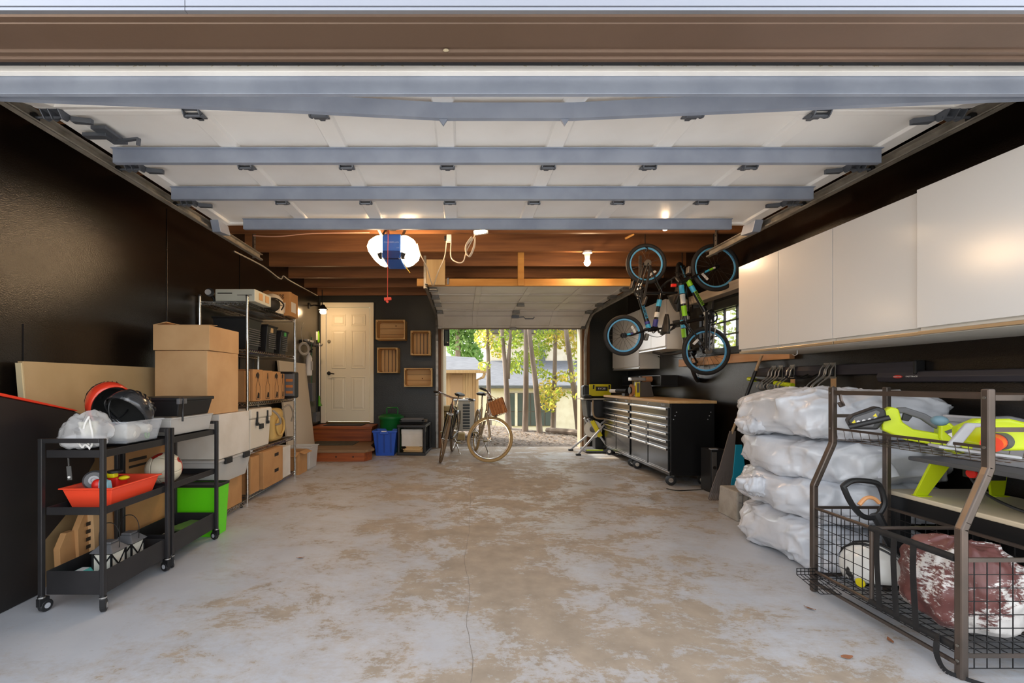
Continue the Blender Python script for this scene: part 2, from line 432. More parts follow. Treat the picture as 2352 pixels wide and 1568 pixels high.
o = struct(B().box(-2.7, 3.1, 1.36, 1.40, 2.44, 3.0).out('trim_4', mat('white_siding', '#dcdad6', .5))); o['label'] = 'white siding above the fascia strip'
sl = B().prism([(1.60, 2.345), (1.602, 2.326), (1.632, 2.335), (1.645, 2.37), (1.62, 2.38)], 'X', -2.27, 2.67)
o = struct(sl.out('trim_5', m_rubber)); o['label'] = 'dirty black rubber weather seal under the header'
# specks and cobweb flecks on the header
m_speck = mat('pale_flecks', '#b8aa8e', .9)
q = B().ell((px(1024, 1.53), 1.546, 2.327), (.011, .007, .004), 8, 5)
o = q.out('wasp_nest', m_speck); tag(o, 'small pale wasp nest stuck under the brown header', 'nest')
q = B()
for i in range(70):
    x = random.uniform(-1.65, 2.0); q.bar((x, 1.632, 2.333+random.uniform(-.001, .002)), (x+random.uniform(-.012, .012), 1.639, 2.340), .0016, .0012)
o = q.out('cobweb_flecks', m_speck); tag(o, 'pale cobweb flecks and dirt along the black header seal', 'cobweb', kind='stuff')

# rear opening jambs and inner trims
for n, (x0, x1) in ((6, (GX0-.10, GX0-.005)), (7, (GX1+.005, GX1+.14))):
    o = struct(B().box(x0, x1, YB-.03, YB+.001, 0, 2.2).out('trim_%d' % n, m_jamb, bev=.003)); o['label'] = ('left' if n == 6 else 'right')+' brown wooden jamb of the rear opening'
for n, (x0, x1) in ((8, (GX0-.004, GX0+.03)), (9, (GX1-.03, GX1+.004))):
    o = struct(B().box(x0, x1, YB-.03, YB+.17, 0, GZ1).out('trim_%d' % n, mat('pale_stop_paint', '#cbb99c', .6), bev=.003)); o['label'] = ('left' if n == 8 else 'right')+' pale inner stop of the rear opening'

# ------------------------------------------------------------------ window in the right wall
win = bpy.data.objects.new('window_1', None); col.objects.link(win); struct(win); win['label'] = 'black framed grid window in the right wall'; win['category'] = 'window'
BASE[win.name] = {'base_off': Vector((XR, (WY0+WY1)/2, WZ0))}; win.location = (XR, (WY0+WY1)/2, WZ0)
m_wframe = mat('black_window_frame', '#17150f', .4)
B().box(XR-.03, XR+.05, WY0-.06, WY1+.06, WZ1, WZ1+.09).out('frame', m_wframe, win)
B().box(XR-.03, XR+.05, WY0-.06, WY1+.06, WZ0-.07, WZ0).out('frame', m_wframe, win)
for y in (WY0-.06, WY1): B().box(XR-.03, XR+.05, y, y+.06, WZ0, WZ1).out('frame', m_wframe, win)
ny, nz = 5, 3
for i in range(1, ny):
    y = WY0+(WY1-WY0)*i/ny; B().box(XR+.0, XR+.025, y-.007, y+.007, WZ0, WZ1).out('muntin', m_wframe, win)
for i in range(1, nz):
    z = WZ0+(WZ1-WZ0)*i/nz; B().box(XR+.0, XR+.025, WY0, WY1, z-.007, z+.007).out('muntin', m_wframe, win)
for i in range(ny):
    for j in range(nz):
        y0 = WY0+(WY1-WY0)*i/ny; y1 = WY0+(WY1-WY0)*(i+1)/ny; z0 = WZ0+(WZ1-WZ0)*j/nz; z1 = WZ0+(WZ1-WZ0)*(j+1)/nz
        B().box(XR+.010, XR+.014, y0+.006, y1-.006, z0+.006, z1-.006).out('pane', m_glass, win)
o = struct(B().box(XR-.05, XR-.001, 3.9, 5.9, 1.37, 1.465).out('trim_10', wood('sill_board', '#b98a5e', '#cfa27a', 1), bev=.004)); o['label'] = 'bare wood board below the window'
o = struct(B().box(XR-.14, XR-.001, 3.84, 5.6, 2.12, 2.22).out('trim_11', wood('greyed_beam', '#a09282', '#b8aa98', 1), bev=.006)); o['label'] = 'grey weathered wooden ledge above the window'

# ------------------------------------------------------------------ house door with six panels
dr = bpy.data.objects.new('door_1', None); col.objects.link(dr); struct(dr); dr['label'] = 'cream six panel house door in the back wall'; dr['category'] = 'door'
dr.location = (-2.03, YB, .44); BASE[dr.name] = {'base_off': Vector((-2.03, YB, .44))}
leaf = B().box(-2.415, -1.655, YB-.012, YB+.03, .468, 2.492).out('leaf', m_cream, dr, bev=.002)
S = YB/F
def dX(x): return (x-CX)*YB/F
def dZ(y): return HC-(y-CY)*YB/F
for (xa, xb) in ((765, 792), (810, 837)):
    for (ya, yb) in ((724, 746), (761, 843), (867, 939)):
        x0, x1, z0, z1 = dX(xa), dX(xb), dZ(yb), dZ(ya)
        fr = B()
        for (a, b_, c, d) in ((x0-.022, x1+.022, z1, z1+.02), (x0-.022, x1+.022, z0-.02, z0), (x0-.022, x0, z0, z1), (x1, x1+.022, z0, z1)):
            fr.box(a, b_, YB-.020, YB-.010, c, d)
        fr.out('panel_moulding', m_cream, dr, bev=.006)
        B().add([(x0+.004, YB-.012, z0+.004), (x1-.004, YB-.012, z0+.004), (x1-.004, YB-.012, z1-.004), (x0+.004, YB-.012, z1-.004),
                 (x0+.035, YB-.019, z0+.035), (x1-.035, YB-.019, z0+.035), (x1-.035, YB-.019, z1-.035), (x0+.035, YB-.019, z1-.035)],
                [(4, 5, 6, 7), (0, 1, 5, 4), (1, 2, 6, 5), (2, 3, 7, 6), (3, 0, 4, 7)]).out('panel', m_cream, dr)
for (a, b_, c, d) in ((-2.515, -2.425, .44, 2.58), (-1.645, -1.575, .44, 2.58), (-2.425, -1.645, 2.50, 2.58)):
    B().box(a, b_, YB-.03, YB+.02, c, d).out('casing', m_cream, dr, bev=.006)
B().box(-2.42, -1.65, YB-.03, YB+.03, .435, .462).out('threshold', mat('brass_threshold', '#8c744a', .35, metal=.7), dr)
kn = B().lathe([(.034, 0), (.034, .008), (.012, .012), (.012, .045)], (dX(756), YB-.012, dZ(857)), (0, -1, 0))
h = kn.out('handle_rose', m_blackp, dr, smooth=True)
B().tube([(dX(756), YB-.06, dZ(857)), (dX(760), YB-.065, dZ(857)), (dX(770), YB-.06, dZ(858.5))], .009).out('lever', m_blackp, h, smooth=True)
B().lathe([(.030, 0), (.030, .012), (.022, .02), (.0, .022)], (dX(756.5), YB-.012, dZ(784)), (0, -1, 0)).out('deadbolt', mat('nickel', '#b9b09f', .35, metal=.8), dr, smooth=True)

# ------------------------------------------------------------------ steps up to the house door
st = wthing('wooden_steps', 'red-brown stained wooden steps below the cream house door', 'steps', (-1.9, 7.1, 0))
poly = [(-2.28, 6.44), (-1.44, 6.44), (-1.36, 6.62), (-1.47, 6.95), (-1.47, YB-.01), (-2.5, YB-.01), (-2.5, 7.08), (-2.28, 7.08)]
B().prism(poly, 'Z', 0, .135).out('lower_riser', m_stepwood, st, bev=.004)
poly2 = [(-2.28, 6.40), (-1.42, 6.40), (-1.32, 6.60), (-1.45, 6.95), (-1.45, YB-.01), (-2.5, YB-.01), (-2.5, 7.08), (-2.28, 7.08)]
B().prism(poly2, 'Z', .136, .172).out('lower_tread', m_steptop, st, bev=.004)
for x in (-2.15, -1.85, -1.6): B().cyl((x, 6.437, .07), (x, 6.442, .07), .012, n=8).out('screw_head', m_dark, st)
B().box(-2.5, -1.52, 7.36, YB-.01, .173, .385).out('upper_riser', m_stepwood, st, bev=.004)
B().box(-2.52, -1.50, 7.32, YB-.01, .386, .425).out('upper_tread', m_stepwood, st, bev=.004)
o = B().box(-2.42, -1.72, 6.9, 7.33, .1725, .182).out('door_mat', mat('grey_mat', '#4e4a3d', .95, c2='#3d3a30', scale=30, bump=.4, bscale=200), bev=.003); tag(o, 'flat dark grey mat on the lower wooden step', 'mat')
o = B().box(-2.35, -1.70, 7.42, 7.76, .4255, .436).out('door_mat', MATS['black_rubber'], bev=.003); tag(o, 'thin black mat on the top step against the house door', 'mat')

# ------------------------------------------------------------------ main overhead door, raised
gd = wthing('garage_door', 'white sectional garage door raised overhead with blue-grey steel struts', 'garage door', (.2, 2.9, 2.53))
ZD = 2.53; DXL, DXR = -2.12, 2.53
J = [2.21, 2.752, 3.30, 3.848]
stX = [-.094+.633*k for k in range(-3, 5)]
stX[0] = -2.06; stX[-1] = 2.47
def section(y0, y1, tilt=None):
    """one door section with stiles; returns section part"""
    T = Matrix.Identity(4)
    if tilt: T = tilt
    b = B().box(DXL, DXR, y0, y1, ZD+.016, ZD+.05); b.tf(T); s = b.out('section', m_doorwhite, gd)
    for x in stX:
        wd_ = .046
        b = B().add([(x-wd_-.012, y0+.03, ZD+.016), (x+wd_+.012, y0+.03, ZD+.016), (x+wd_+.012, y1-.03, ZD+.016), (x-wd_-.012, y1-.03, ZD+.016),
                     (x-wd_, y0+.03, ZD), (x+wd_, y0+.03, ZD), (x+wd_, y1-.03, ZD), (x-wd_, y1-.03, ZD)],
                    [(4, 7, 6, 5), (0, 4, 5, 1), (1, 5, 6, 2), (2, 6, 7, 3), (3, 7, 4, 0)])
        b.tf(T); b.out('stile', m_doorwhite, s, bev=.003)
    for (a, c) in ((y0+.003, y0+.045), (y1-.045, y1-.003)):
        b = B().box(DXL, DXR, a, c, ZD-.001, ZD+.018); b.tf(T); b.out('rail', m_doorwhite, s, bev=.006)
    return s
for k in range(3): section(J[k]+.002, J[k+1]-.002)
ang = math.atan2(2.53-2.38, 2.21-1.71)
Tt = Matrix.Translation((0, J[0], ZD)) @ Matrix.Rotation(ang, 4, 'X') @ Matrix.Translation((0, -J[0], -ZD))
section(J[0]-.535, J[0]-.002, Tt)
def strut(x0, x1, y, z, h=.08):
    b = B().box(x0, x1, y, y+.003, z-h, z).box(x0, x1, y-.018, y, z-.004, z).box(x0, x1, y, y+.03, z-h-.002, z-h+.001)
    return b.out('strut', m_strut, gd, bev=.001)
for (x0, x1, y) in ((-2.05, 2.457, 2.577), (-2.046, 2.468, 3.089), (-1.84, 2.262, 3.69)): strut(x0, x1, y, ZD)
# bolts along struts
bolt = B().cyl((0, 0, 0), (0, 0, -.008), .007, n=6).out('bolt', m_hinge, gd); bolt.location = Vector((stX[1], 2.572, ZD-.004))-Vector((.2, 2.9, 2.53))
for y in (2.562, 3.074, 3.675):
    for x in stX:
        c = share(bolt, 'bolt', gd); c.location = Vector((x, y, ZD-.004))-Vector((.2, 2.9, 2.53))
# bottom edge: retainer, weather strip and wide bottom strut
b = B().box(DXL, DXR, 1.678, 1.704, 2.346, 2.39); b.out('bottom_retainer', m_doorwhite, gd, bev=.002)
b = B().box(DXL, DXR, 1.706, 1.726, 2.28, 2.385); b.out('bottom_strut', m_strut, gd, bev=.002)
# bowed strut
xs = [DXL, px(300, 1.95), px(680, 2.0), px(1015, 2.10), px(1318, 2.10), px(1700, 2.0), px(2050, 1.95), DXR]
ys = [1.80, 1.885, 1.985, 2.10, 2.10, 1.985, 1.885, 1.80]
pts = [(x, y, HC+1.22+.30*(y-1.71)) for x, y in zip(xs, ys)]
b = B()
for (x, y, z) in pts: b.v += [Vector((x, y, z)), Vector((x, y, z-.075)), Vector((x, y+.02, z-.077)), Vector((x, y+.02, z))]
for i in range(len(pts)-1):
    for j in range(4): b.f.append((i*4+j, i*4+(j+1) % 4, i*4+4+(j+1) % 4, i*4+4+j))
b.out('bowed_strut', m_strut, gd)
for x, y in ((px(1018, 2.1), 2.1), (px(1298, 2.1), 2.1)):
    zz = HC+1.22+.30*(y-1.71)-.077
    B().prism([(x-.02, zz), (x+.02, zz), (x, zz-.03)], 'Y', y+.004, y+.016).out('strut_tip', m_strut, gd)
# hinges
def hinge_mesh(parent):
    b = B().box(-.04, .04, -.055, -.01, -.005, 0).box(-.04, .04, .01, .06, -.005, 0)
    for s_ in (-1, 1):
        b.prism([(-.035, -.004), (.045, -.004), (.02, -.026), (.0, -.034), (-.02, -.026)], 'X', s_*.040-.003, s_*.040+.003)
    b.cyl((-.048, 0, -.022), (.048, 0, -.022), .009, n=8)
    b.prism([(-.03, .03), (.03, .03), (.012, .075), (-.012, .075)], 'Z', -.005, -.001)
    return b.out('hinge', m_hinge, parent, bev=.002)
hm = None
OFF = Vector((.2, 2.9, 2.53))
for k in range(3):
    for x in stX[1:-1]:
        if k == 0 and (abs(x+.094) < .1 or abs(x-.538) < .1): continue
        p_ = Vector((x, J[k]+.012, ZD-.001))-OFF
        if hm is None: BASE_gd = BASE.pop(gd.name); hm = hinge_mesh(gd); BASE[gd.name] = BASE_gd; hm.location = p_
        else: share(hm, 'hinge', gd, p_)
# end hinges with rollers
er = None
for k in range(3):
    for sgn, x in ((-1, DXL+.06), (1, DXR-.06)):
        p_ = Vector((x, J[k]+.012, ZD-.001))-OFF
        M_ = Matrix.Translation(p_) @ Matrix.Scale(sgn, 4, (1, 0, 0))
        if er is None:
            sv = BASE.pop(gd.name)
            b = B().box(-.05, .05, -.055, .06, -.005, 0)
            for s_ in (-.045, .005, .045): b.prism([(-.04, -.004), (.05, -.004), (.02, -.042), (-.01, -.045)], 'X', s_-.003, s_+.003)
            b.prism([(-.05, .03), (-.14, .05), (-.14, .07), (-.05, .062)], 'Z', -.03, -.004)
            b.cyl((-.05, 0, -.03), (.11, 0, -.03), .007, n=8)
            er = b.out('end_hinge', m_hinge, gd, bev=.002)
            ro = B().lathe([(.012, -.008), (.022, -.006), (.022, .006), (.012, .008)], (.10, 0, -.03), (1, 0, 0), 14).out('roller', m_blackp, er, smooth=True)
            BASE[gd.name] = sv; er.matrix_local = M_
        else:
            c = share(er, 'end_hinge', gd, M=M_); r_ = share(ro, 'roller', c)
# top corner brackets and side lock
for x in (DXL+.03, DXR-.03):
    B().prism([(3.70, ZD), (3.86, ZD), (3.90, ZD-.07), (3.74, ZD-.09)], 'X', x-.035, x+.035).out('corner_bracket', m_strut, gd, bev=.002)
b = B().box(-1.98, -1.90, 2.34, 2.50, ZD-.02, ZD-.001).box(-2.06, -1.93, 2.38, 2.42, ZD-.035, ZD-.015).bar((-1.93, 2.46, ZD-.02), (-1.78, 2.42, ZD-.03), .02, .012).bar((-1.78, 2.42, ZD-.03), (-1.77, 2.40, ZD-.075), .02, .01)
b.out('side_lock', m_hinge, gd, bev=.002)

# tracks
def c_channel(b, pts, side):
    """C channel swept along a YZ polyline at given X; opens towards side"""
    return b
def track(name, label, x, sgn, y0, y1, z):
    t = wthing(name, label, 'door track', (x, (y0+y1)/2, z), 'main door tracks')
    b = B().box(x-.003, x+.003, y0, y1, z-.03, z+.03)
    b.box(*sorted((x, x-sgn*.035)), y0, y1, z-.032, z-.027).box(*sorted((x, x-sgn*.035)), y0, y1, z+.027, z+.032)
    b.box(*sorted((x-sgn*.030, x-sgn*.035)), y0, y1, z-.03, z-.018)
    b.out('rail', m_track, t)
    b = B().box(*sorted((x, x+sgn*.05)), y0, y1, z+.03, z+.034).box(*sorted((x+sgn*.002, x+sgn*.005)), y0, y1, z-.0, z+.032)
    b.out('angle_iron', m_track, t)
    yh = y1-.10
    b = B().box(*sorted((x+sgn*.006, x+sgn*.009)), yh-.02, yh+.02, z-.03, 2.96).box(*sorted((x+sgn*.006, x+sgn*.04)), yh+.018, yh+.021, z-.03, 2.96)
    h_ = b.out('hanger_strap', m_galv, t)
    for k in range(8): B().cyl((x+sgn*.004, yh, z+.06+k*.05), (x+sgn*.0065, yh, z+.06+k*.05), .006, n=6).out('strap_hole', m_dark, h_)
    return t
track('door_track', 'long steel track of the main door along the left wall', -2.175, -1, 1.75, 4.72, 2.50)
track('door_track', 'long steel track of the main door along the right wall', 2.585, 1, 1.75, 4.60, 2.50)
m_wirew = mat('pale_cable', '#c9bfae', .5)
o = B().tube(catmull([(XL+.01, 4.9, 2.62), (XL+.012, 5.6, 2.64), (XL+.02, 6.1, 2.60), (XL+.03, 6.2, 2.66), (XL+.012, 6.5, 2.66), (XL+.012, 7.7, 2.68)], 6), .008, 6).out('wall_cable', m_wirew, smooth=True); tag(o, 'pale cable stapled along the top of the left wall', 'cable')
# ------------------------------------------------------------------ rear overhead door, raised
rd = wthing('garage_door', 'smaller white panelled garage door raised over the rear opening', 'garage door', (.87, 6.6, 2.35))
RX0, RX1 = -.42, 2.12
prof = [(7.66, 2.10), (7.22, 2.33), (6.65, 2.35), (6.08, 2.355), (5.50, 2.36)]
m_rdoor = mat('cream_white_rear_door', '#dad4ca', .42, c2='#cfc7ba', scale=2)
m_grime = mat('door_seam_grime', '#7b6d5c', .9)
cols = [RX0, RX0+.10, .17, .25, .83, .91, 1.49, 1.57, RX1-.10, RX1]
for k in range(4):
    (ya, za), (yb, zb) = prof[k], prof[k+1]
    Lg = math.hypot(yb-ya, zb-za); a_ = math.atan2(zb-za, ya-yb)
    M_ = Matrix.Translation((0, ya, za)) @ Matrix.Rotation(-a_, 4, 'X')   # local -y runs along the section
    s_ = B().box(RX0, RX1, -Lg+.003, -.003, .012, .045).tf(M_).out('section', m_rdoor, rd)
    for (c0, c1) in ((0, 1), (2, 3), (4, 5), (6, 7), (8, 9)):
        B().box(cols[c0], cols[c1], -Lg+.004, -.004, 0, .0125).tf(M_).out('stile', m_rdoor, s_, bev=.004)
    for (c0, c1) in ((1, 2), (3, 4), (5, 6), (7, 8)):
        for (u0, u1) in ((-Lg+.004, -Lg+.075), (-.075, -.004)):
            B().box(cols[c0], cols[c1], u0, u1, .0005, .0125).tf(M_).out('rail', m_rdoor, s_, bev=.004)
    B().box(RX0, RX1, -.004, .003, -.001, .03).tf(M_).out('seam', m_grime, s_)
B().box(RX0, RX1, 7.655, 7.675, 2.085, 2.115).out('bottom_seal', m_grime, rd)
B().box(RX0-.02, RX0+.06, 7.60, 7.69, 2.09, 2.19).out('bottom_bracket', m_galv, rd)
B().box(RX1-.06, RX1+.02, 7.60, 7.69, 2.09, 2.19).out('bottom_bracket', m_galv, rd)
B().box(.82, .94, 7.62, 7.70, 2.075, 2.11).out('lift_handle', m_galv, rd, bev=.004)
for (x, y, z) in ((.88, 7.2, 2.325), (.88, 6.65, 2.343), (RX0+.05, 7.2, 2.32), (RX0+.05, 6.65, 2.34), (RX0+.05, 6.08, 2.345), (RX0+.05, 5.6, 2.35), (RX1-.05, 7.2, 2.32), (RX1-.05, 6.65, 2.34), (RX1-.05, 6.08, 2.345), (RX1-.05, 5.6, 2.35)):
    B().box(x-.05, x+.05, y-.06, y+.06, z-.03, z+.008).cyl((x-.06, y, z-.028), (x+.06, y, z-.028), .012, n=8).out('hinge', m_galv, rd, bev=.004)
B().box(.82, .94, 7.28, 7.36, 2.23, 2.27).tube([(.94, 7.32, 2.245), (1.02, 7.32, 2.25), (1.05, 7.33, 2.22), (1.18, 7.33, 2.22), (1.2, 7.32, 2.25)], .008).out('lock_handle', m_hinge, rd)
B().bar((RX0+.12, 7.30, 2.262), (RX1-.12, 7.30, 2.262), .006, .006).out('lock_bar', m_galv, rd)
for sgn, x, lab in ((-1, -.455, 'curved track of the rear door beside the wooden crates'), (1, 2.165, 'curved track of the rear door beside the saw stand')):
    t = wthing('door_track', 'grey steel '+lab, 'door track', (x, 7.76, 0), 'rear door tracks')
    P_ = [(x, 5.30, 2.325), (x, 7.15, 2.315)]+[(x, 7.15+.55*math.sin(a), 1.765+.55*math.cos(a)) for a in [PI/2*i/7 for i in range(1, 8)]]+[(x, 7.70, .02)]
    for k_, (dx, dd, w_, h_) in enumerate(((0, 0, .006, .055), (-.016*sgn, .026, .034, .005), (-.016*sgn, -.026, .034, .005))):
        b = B()
        for p0, p1 in zip(P_, P_[1:]):
            p0 = Vector(p0); p1 = Vector(p1); d = (p1-p0).normalized(); nn = Vector((1, 0, 0)).cross(d)
            b.bar(p0+Vector((dx, 0, 0))+nn*dd, p1+Vector((dx, 0, 0))+nn*dd, w_, h_, up=nn)
        b.out('web' if k_ == 0 else 'flange', m_galv if sgn < 0 else m_track, t)
    B().box(x+sgn*.005, x+sgn*.011, 7.70, 7.80, .3, 2.0).out('wall_angle', m_galv, t)
    B().box(x-.015, x+.015, 5.34, 5.37, 2.30, 2.70).out('hanger_strap', m_galv, t)
# hanging timber frame for the rear tracks
hb = wthing('timber_frame', 'yellow lumber beam hung from the joists above the rear door', 'beam', (.75, 5.42, 2.34))
B().box(-.56, 2.07, 5.40, 5.44, 2.345, 2.435).out('cross_beam', m_yellowwood, hb, bev=.003)
B().box(.68, .755, 5.385, 5.42, 2.345, 2.76).out('hanger_board', m_yellowwood, hb, bev=.003)
B().box(-.44, -.21, 5.36, 5.395, 2.35, 2.66).out('gusset', wood('pale_plywood', '#b39565', '#c7ab7c', 2), hb, bev=.003)
o = B().box(-.19, -.165, 5.38, 5.395, 2.36, 2.44).out('joist_bracket', m_hinge, hb)

# ------------------------------------------------------------------ door opener
op = wthing('door_opener', 'blue and white garage door opener with two glowing lamp lenses', 'door opener', (-.66, 4.25, 2.33))
ox, oy, oz = -.665, 4.12, 2.442
m_blue = mat('opener_blue', '#2f6fd0', .35); m_lens = mat('opener_lens_glow', '#ffd7a6', .4, emit=20)
m_lensw = mat('opener_lens_cool', '#d9d2c8', .35)
B().prism([(ox-.088, oz-.115), (ox+.088, oz-.115), (ox+.09, oz+.11), (ox-.09, oz+.11)], 'Y', oy, oy+.42).out('motor_housing', m_blue, op, bev=.012)
B().prism([(ox-.07, oz-.118), (ox+.07, oz-.118), (ox+.086, oz-.05), (ox-.086, oz-.05)], 'Y', oy-.008, oy+.05).out('front_panel', mat('opener_dark_blue', '#123a80', .3), op, bev=.004)
for s_ in (-1, 1):
    pl = [(.091, .108), (.15, .10), (.215, .06), (.235, .005), (.222, -.045), (.165, -.095), (.12, -.113), (.091, -.115)]
    B().prism([(ox+s_*u, oz+v) for u, v in pl], 'Y', oy+.012, oy+.36).out('lamp_lens', m_lens, op, bev=.02, seg=3, label='glowing opener lamp lens')
    B().prism([(ox+s_*.091, oz-.117), (ox+s_*.12, oz-.114), (ox+s_*.135, oz-.075), (ox+s_*.091, oz-.06)], 'Y', oy-.004, oy+.04).out('lens_clip', m_blackp, op)
text('CHAMBERLAIN', 'lettering', mat('pale_blue_print', '#a9c6ee', .5), op, .021, basis((ox, oy-.0015, oz+.03), (1, 0, 0), (0, 0, 1)))
text('WiFi', 'lettering', MATS['pale_blue_print'], op, .014, basis((ox+.06, oy-.0015, oz-.022), (1, 0, 0), (0, 0, 1)))
for x in (-.06, .06): B().bar((ox+x, oy+.2, oz+.11), (ox+x*1.8, 4.51, 2.80), .03, .004).out('mount_strap', m_galv, op)
B().box(ox-.03, ox+.03, 1.75, oy+.1, 2.615, 2.645).out('rail', m_galv, op)
b = B().bar((-.745, 3.80, 2.52), (-.735, 4.02, 2.50), .025, .006).bar((-.735, 4.02, 2.50), (ox-.02, 4.10, 2.625), .025, .006).box(-.785, -.705, 3.77, 3.83, 2.515, 2.535)
b.out('door_arm', m_blackm, op)
cd = B().tube(catmull([(ox-.02, 4.06, 2.60), (ox-.022, 4.05, 2.3), (ox-.024, 4.05, 1.935)], 6), .0035, 6).out('pull_cord', mat('red_cord', '#d9543c', .7), op, smooth=True)
B().bar((ox-.055, 4.05, 1.925), (ox+.01, 4.05, 1.932), .024, .026).bar((ox-.035, 4.05, 1.915), (ox-.02, 4.05, 1.895), .02, .02).out('pull_handle', m_orange, cd, bev=.004)
o = B().tube(catmull([(px(928, 4.2), 4.16, pz(600, 4.2)), (px(931, 4.2), 4.16, pz(612, 4.2)), (px(943, 4.2), 4.16, pz(629, 4.2))], 6), .004, 6).out('loose_wire', mat('yellow_wire', '#d8a93a', .5), op, smooth=True)
def cable(name, label, pts, r, m, group=None):
    o = B().tube(catmull(pts, 7), r, 6).out(name, m, smooth=True); return tag(o, label, 'cable', group)
cable('power_cord', 'white cord drooping from the door opener to the yellow beam', [(px(958, 4.4), 4.4, pz(560, 4.4)), (px(966, 4.6), 4.6, pz(585, 4.6)), (px(980, 4.9), 4.9, pz(612, 4.9)), (px(988, 5.2), 5.2, pz(640, 5.2)), (px(993, 5.38), 5.38, pz(656, 5.38))], .006, m_wirew)
cable('power_cord', 'pale cord sagging from the ceiling outlet to the gusset plate', [(px(1026, 4.49), 4.49, pz(552, 4.49)), (px(1021, 4.7), 4.7, pz(590, 4.7)), (px(1006, 5.0), 5.0, pz(625, 5.0)), (px(996, 5.34), 5.34, pz(656, 5.34))], .006, m_wirew)
cable('power_cord', 'pale cord looping from the ceiling outlet to the small work light', [(px(1036, 4.48), 4.48, pz(556, 4.48)), (px(1036, 4.45), 4.45, pz(590, 4.45)), (px(1050, 4.43), 4.43, pz(602, 4.43)), (px(1064, 4.43), 4.43, pz(600, 4.43)), (px(1072, 4.43), 4.43, pz(575, 4.43)), (px(1088, 4.43), 4.43, pz(545, 4.43)), (px(1091, 4.43), 4.43, pz(534, 4.43))], .006, m_wirew)
b = B()
for k in range(3): b.tube(catmull([(px(1083+k*2, 4.4), 4.40+k*.012, pz(543+k, 4.4)), (px(1070+k, 4.4), 4.40+k*.012, pz(562, 4.4)), (px(1070+k, 4.4), 4.40+k*.012, pz(580, 4.4)), (px(1078+k, 4.4), 4.40+k*.012, pz(587, 4.4)), (px(1088+k, 4.4), 4.40+k*.012, pz(565, 4.4)), (px(1091, 4.4), 4.40+k*.012, pz(545, 4.4))], 6), .006, 6)
o = b.out('cord_coil', m_wirew, smooth=True); tag(o, 'coiled pale cord hanging under the small work light', 'cable')
o = B().tube(catmull([(px(585, 4.5), 4.47, pz(541, 4.47)), (px(640, 4.5), 4.47, pz(543, 4.47)), (px(720, 4.5), 4.47, pz(536, 4.47)), (px(850, 4.5), 4.47, pz(534, 4.47))], 6), .005, 6).out('wire_run', mat('pink_wire', '#c79a86', .6), smooth=True); tag(o, 'thin pinkish wire run across the first lit joist', 'cable')
ob = wthing('outlet_box', 'white ceiling outlet box with plugs on the first joist', 'outlet', (px(1030, 4.5), 4.46, 2.62))
B().box(px(1026, 4.47), px(1037, 4.47), 4.44, 4.498, pz(556, 4.47), pz(540, 4.47)).out('box', m_white, ob, bev=.004)
B().box(px(1020.5, 4.47), px(1025.5, 4.47), 4.44, 4.49, pz(552, 4.47), pz(543, 4.47)).out('plug', m_blackp, ob, bev=.004)
wl_ = wthing('work_light', 'small glowing stick work light on the first joist', 'light', (px(1105, 4.45), 4.45, 2.68))
B().bar((px(1088, 4.45), 4.46, pz(534.5, 4.45)), (px(1121, 4.45), 4.46, pz(529.5, 4.45)), .045, .045).out('housing', m_white, wl_, bev=.005)
B().bar((px(1089, 4.45), 4.435, pz(536, 4.45)), (px(1114, 4.45), 4.435, pz(532.5, 4.45)), .012, .03).out('tube', mat('work_light_glow', '#ffdcae', .4, emit=50), wl_)
def bulb_lamp(name, label, x, y, z, ztop, r=.032, disk=False, e=26):
    t = wthing(name, label, 'light bulb', (x, y, ztop))
    B().lathe([(.055, 0), (.055, -.02), (.036, -.03), (.024, -(ztop-z-r*.8))], (x, y, ztop)).out('lamp_holder', m_white, t, smooth=True)
    B().lathe([(.015, r*1.5), (.024, r*.9), (r, 0), (r*.85, -r*.55), (r*.4, -r*.95), (.0, -r)], (x, y, z), n=16).out('bulb', m_bulb, t, smooth=True)
    return t
bulb_lamp('bare_bulb', 'glowing bare bulb under a joist above the rear opening', px(1349, 5.16), 5.16, pz(603, 5.16), 2.695, .038)
bulb_lamp('bare_bulb', 'glowing bulb peeking under the last door strut beside the hanging bikes', px(1528, 3.885), 3.885, pz(520, 3.885), 2.695, .035)
# wall lamp beside the house door
wlmp = wthing('wall_lamp', 'black wall lamp with one lit bulb beside the house door', 'lamp', (XL+.02, 7.40, 1.95+.4))
lx, ly = px(742, 7.25), 7.25; lz = pz(708, 7.25)
B().lathe([(.05, 0), (.05, .02), (.03, .03)], (XL, ly+.05, lz+.05), (1, 0, 0)).tube([(XL+.02, ly+.05, lz+.05), (XL+.10, ly+.03, lz+.06), (lx, ly, lz+.03)], .012).out('arm', m_blackm, wlmp, smooth=True)
B().lathe([(.025, .06), (.04, .03), (.075, -.02), (.078, -.025)], (lx, ly, lz)).out('shade', m_blackm, wlmp, smooth=True)
B().ell((lx, ly, lz-.06), (.052, .052, .035)).out('bulb', mat('wall_lamp_glow', '#ffd6a4', .3, emit=90), wlmp, smooth=True)
B().cyl((lx-.02, ly+.02, lz+.05), (lx-.02, ly+.02, 2.69), .008, n=6).out('conduit', m_blackm, wlmp)

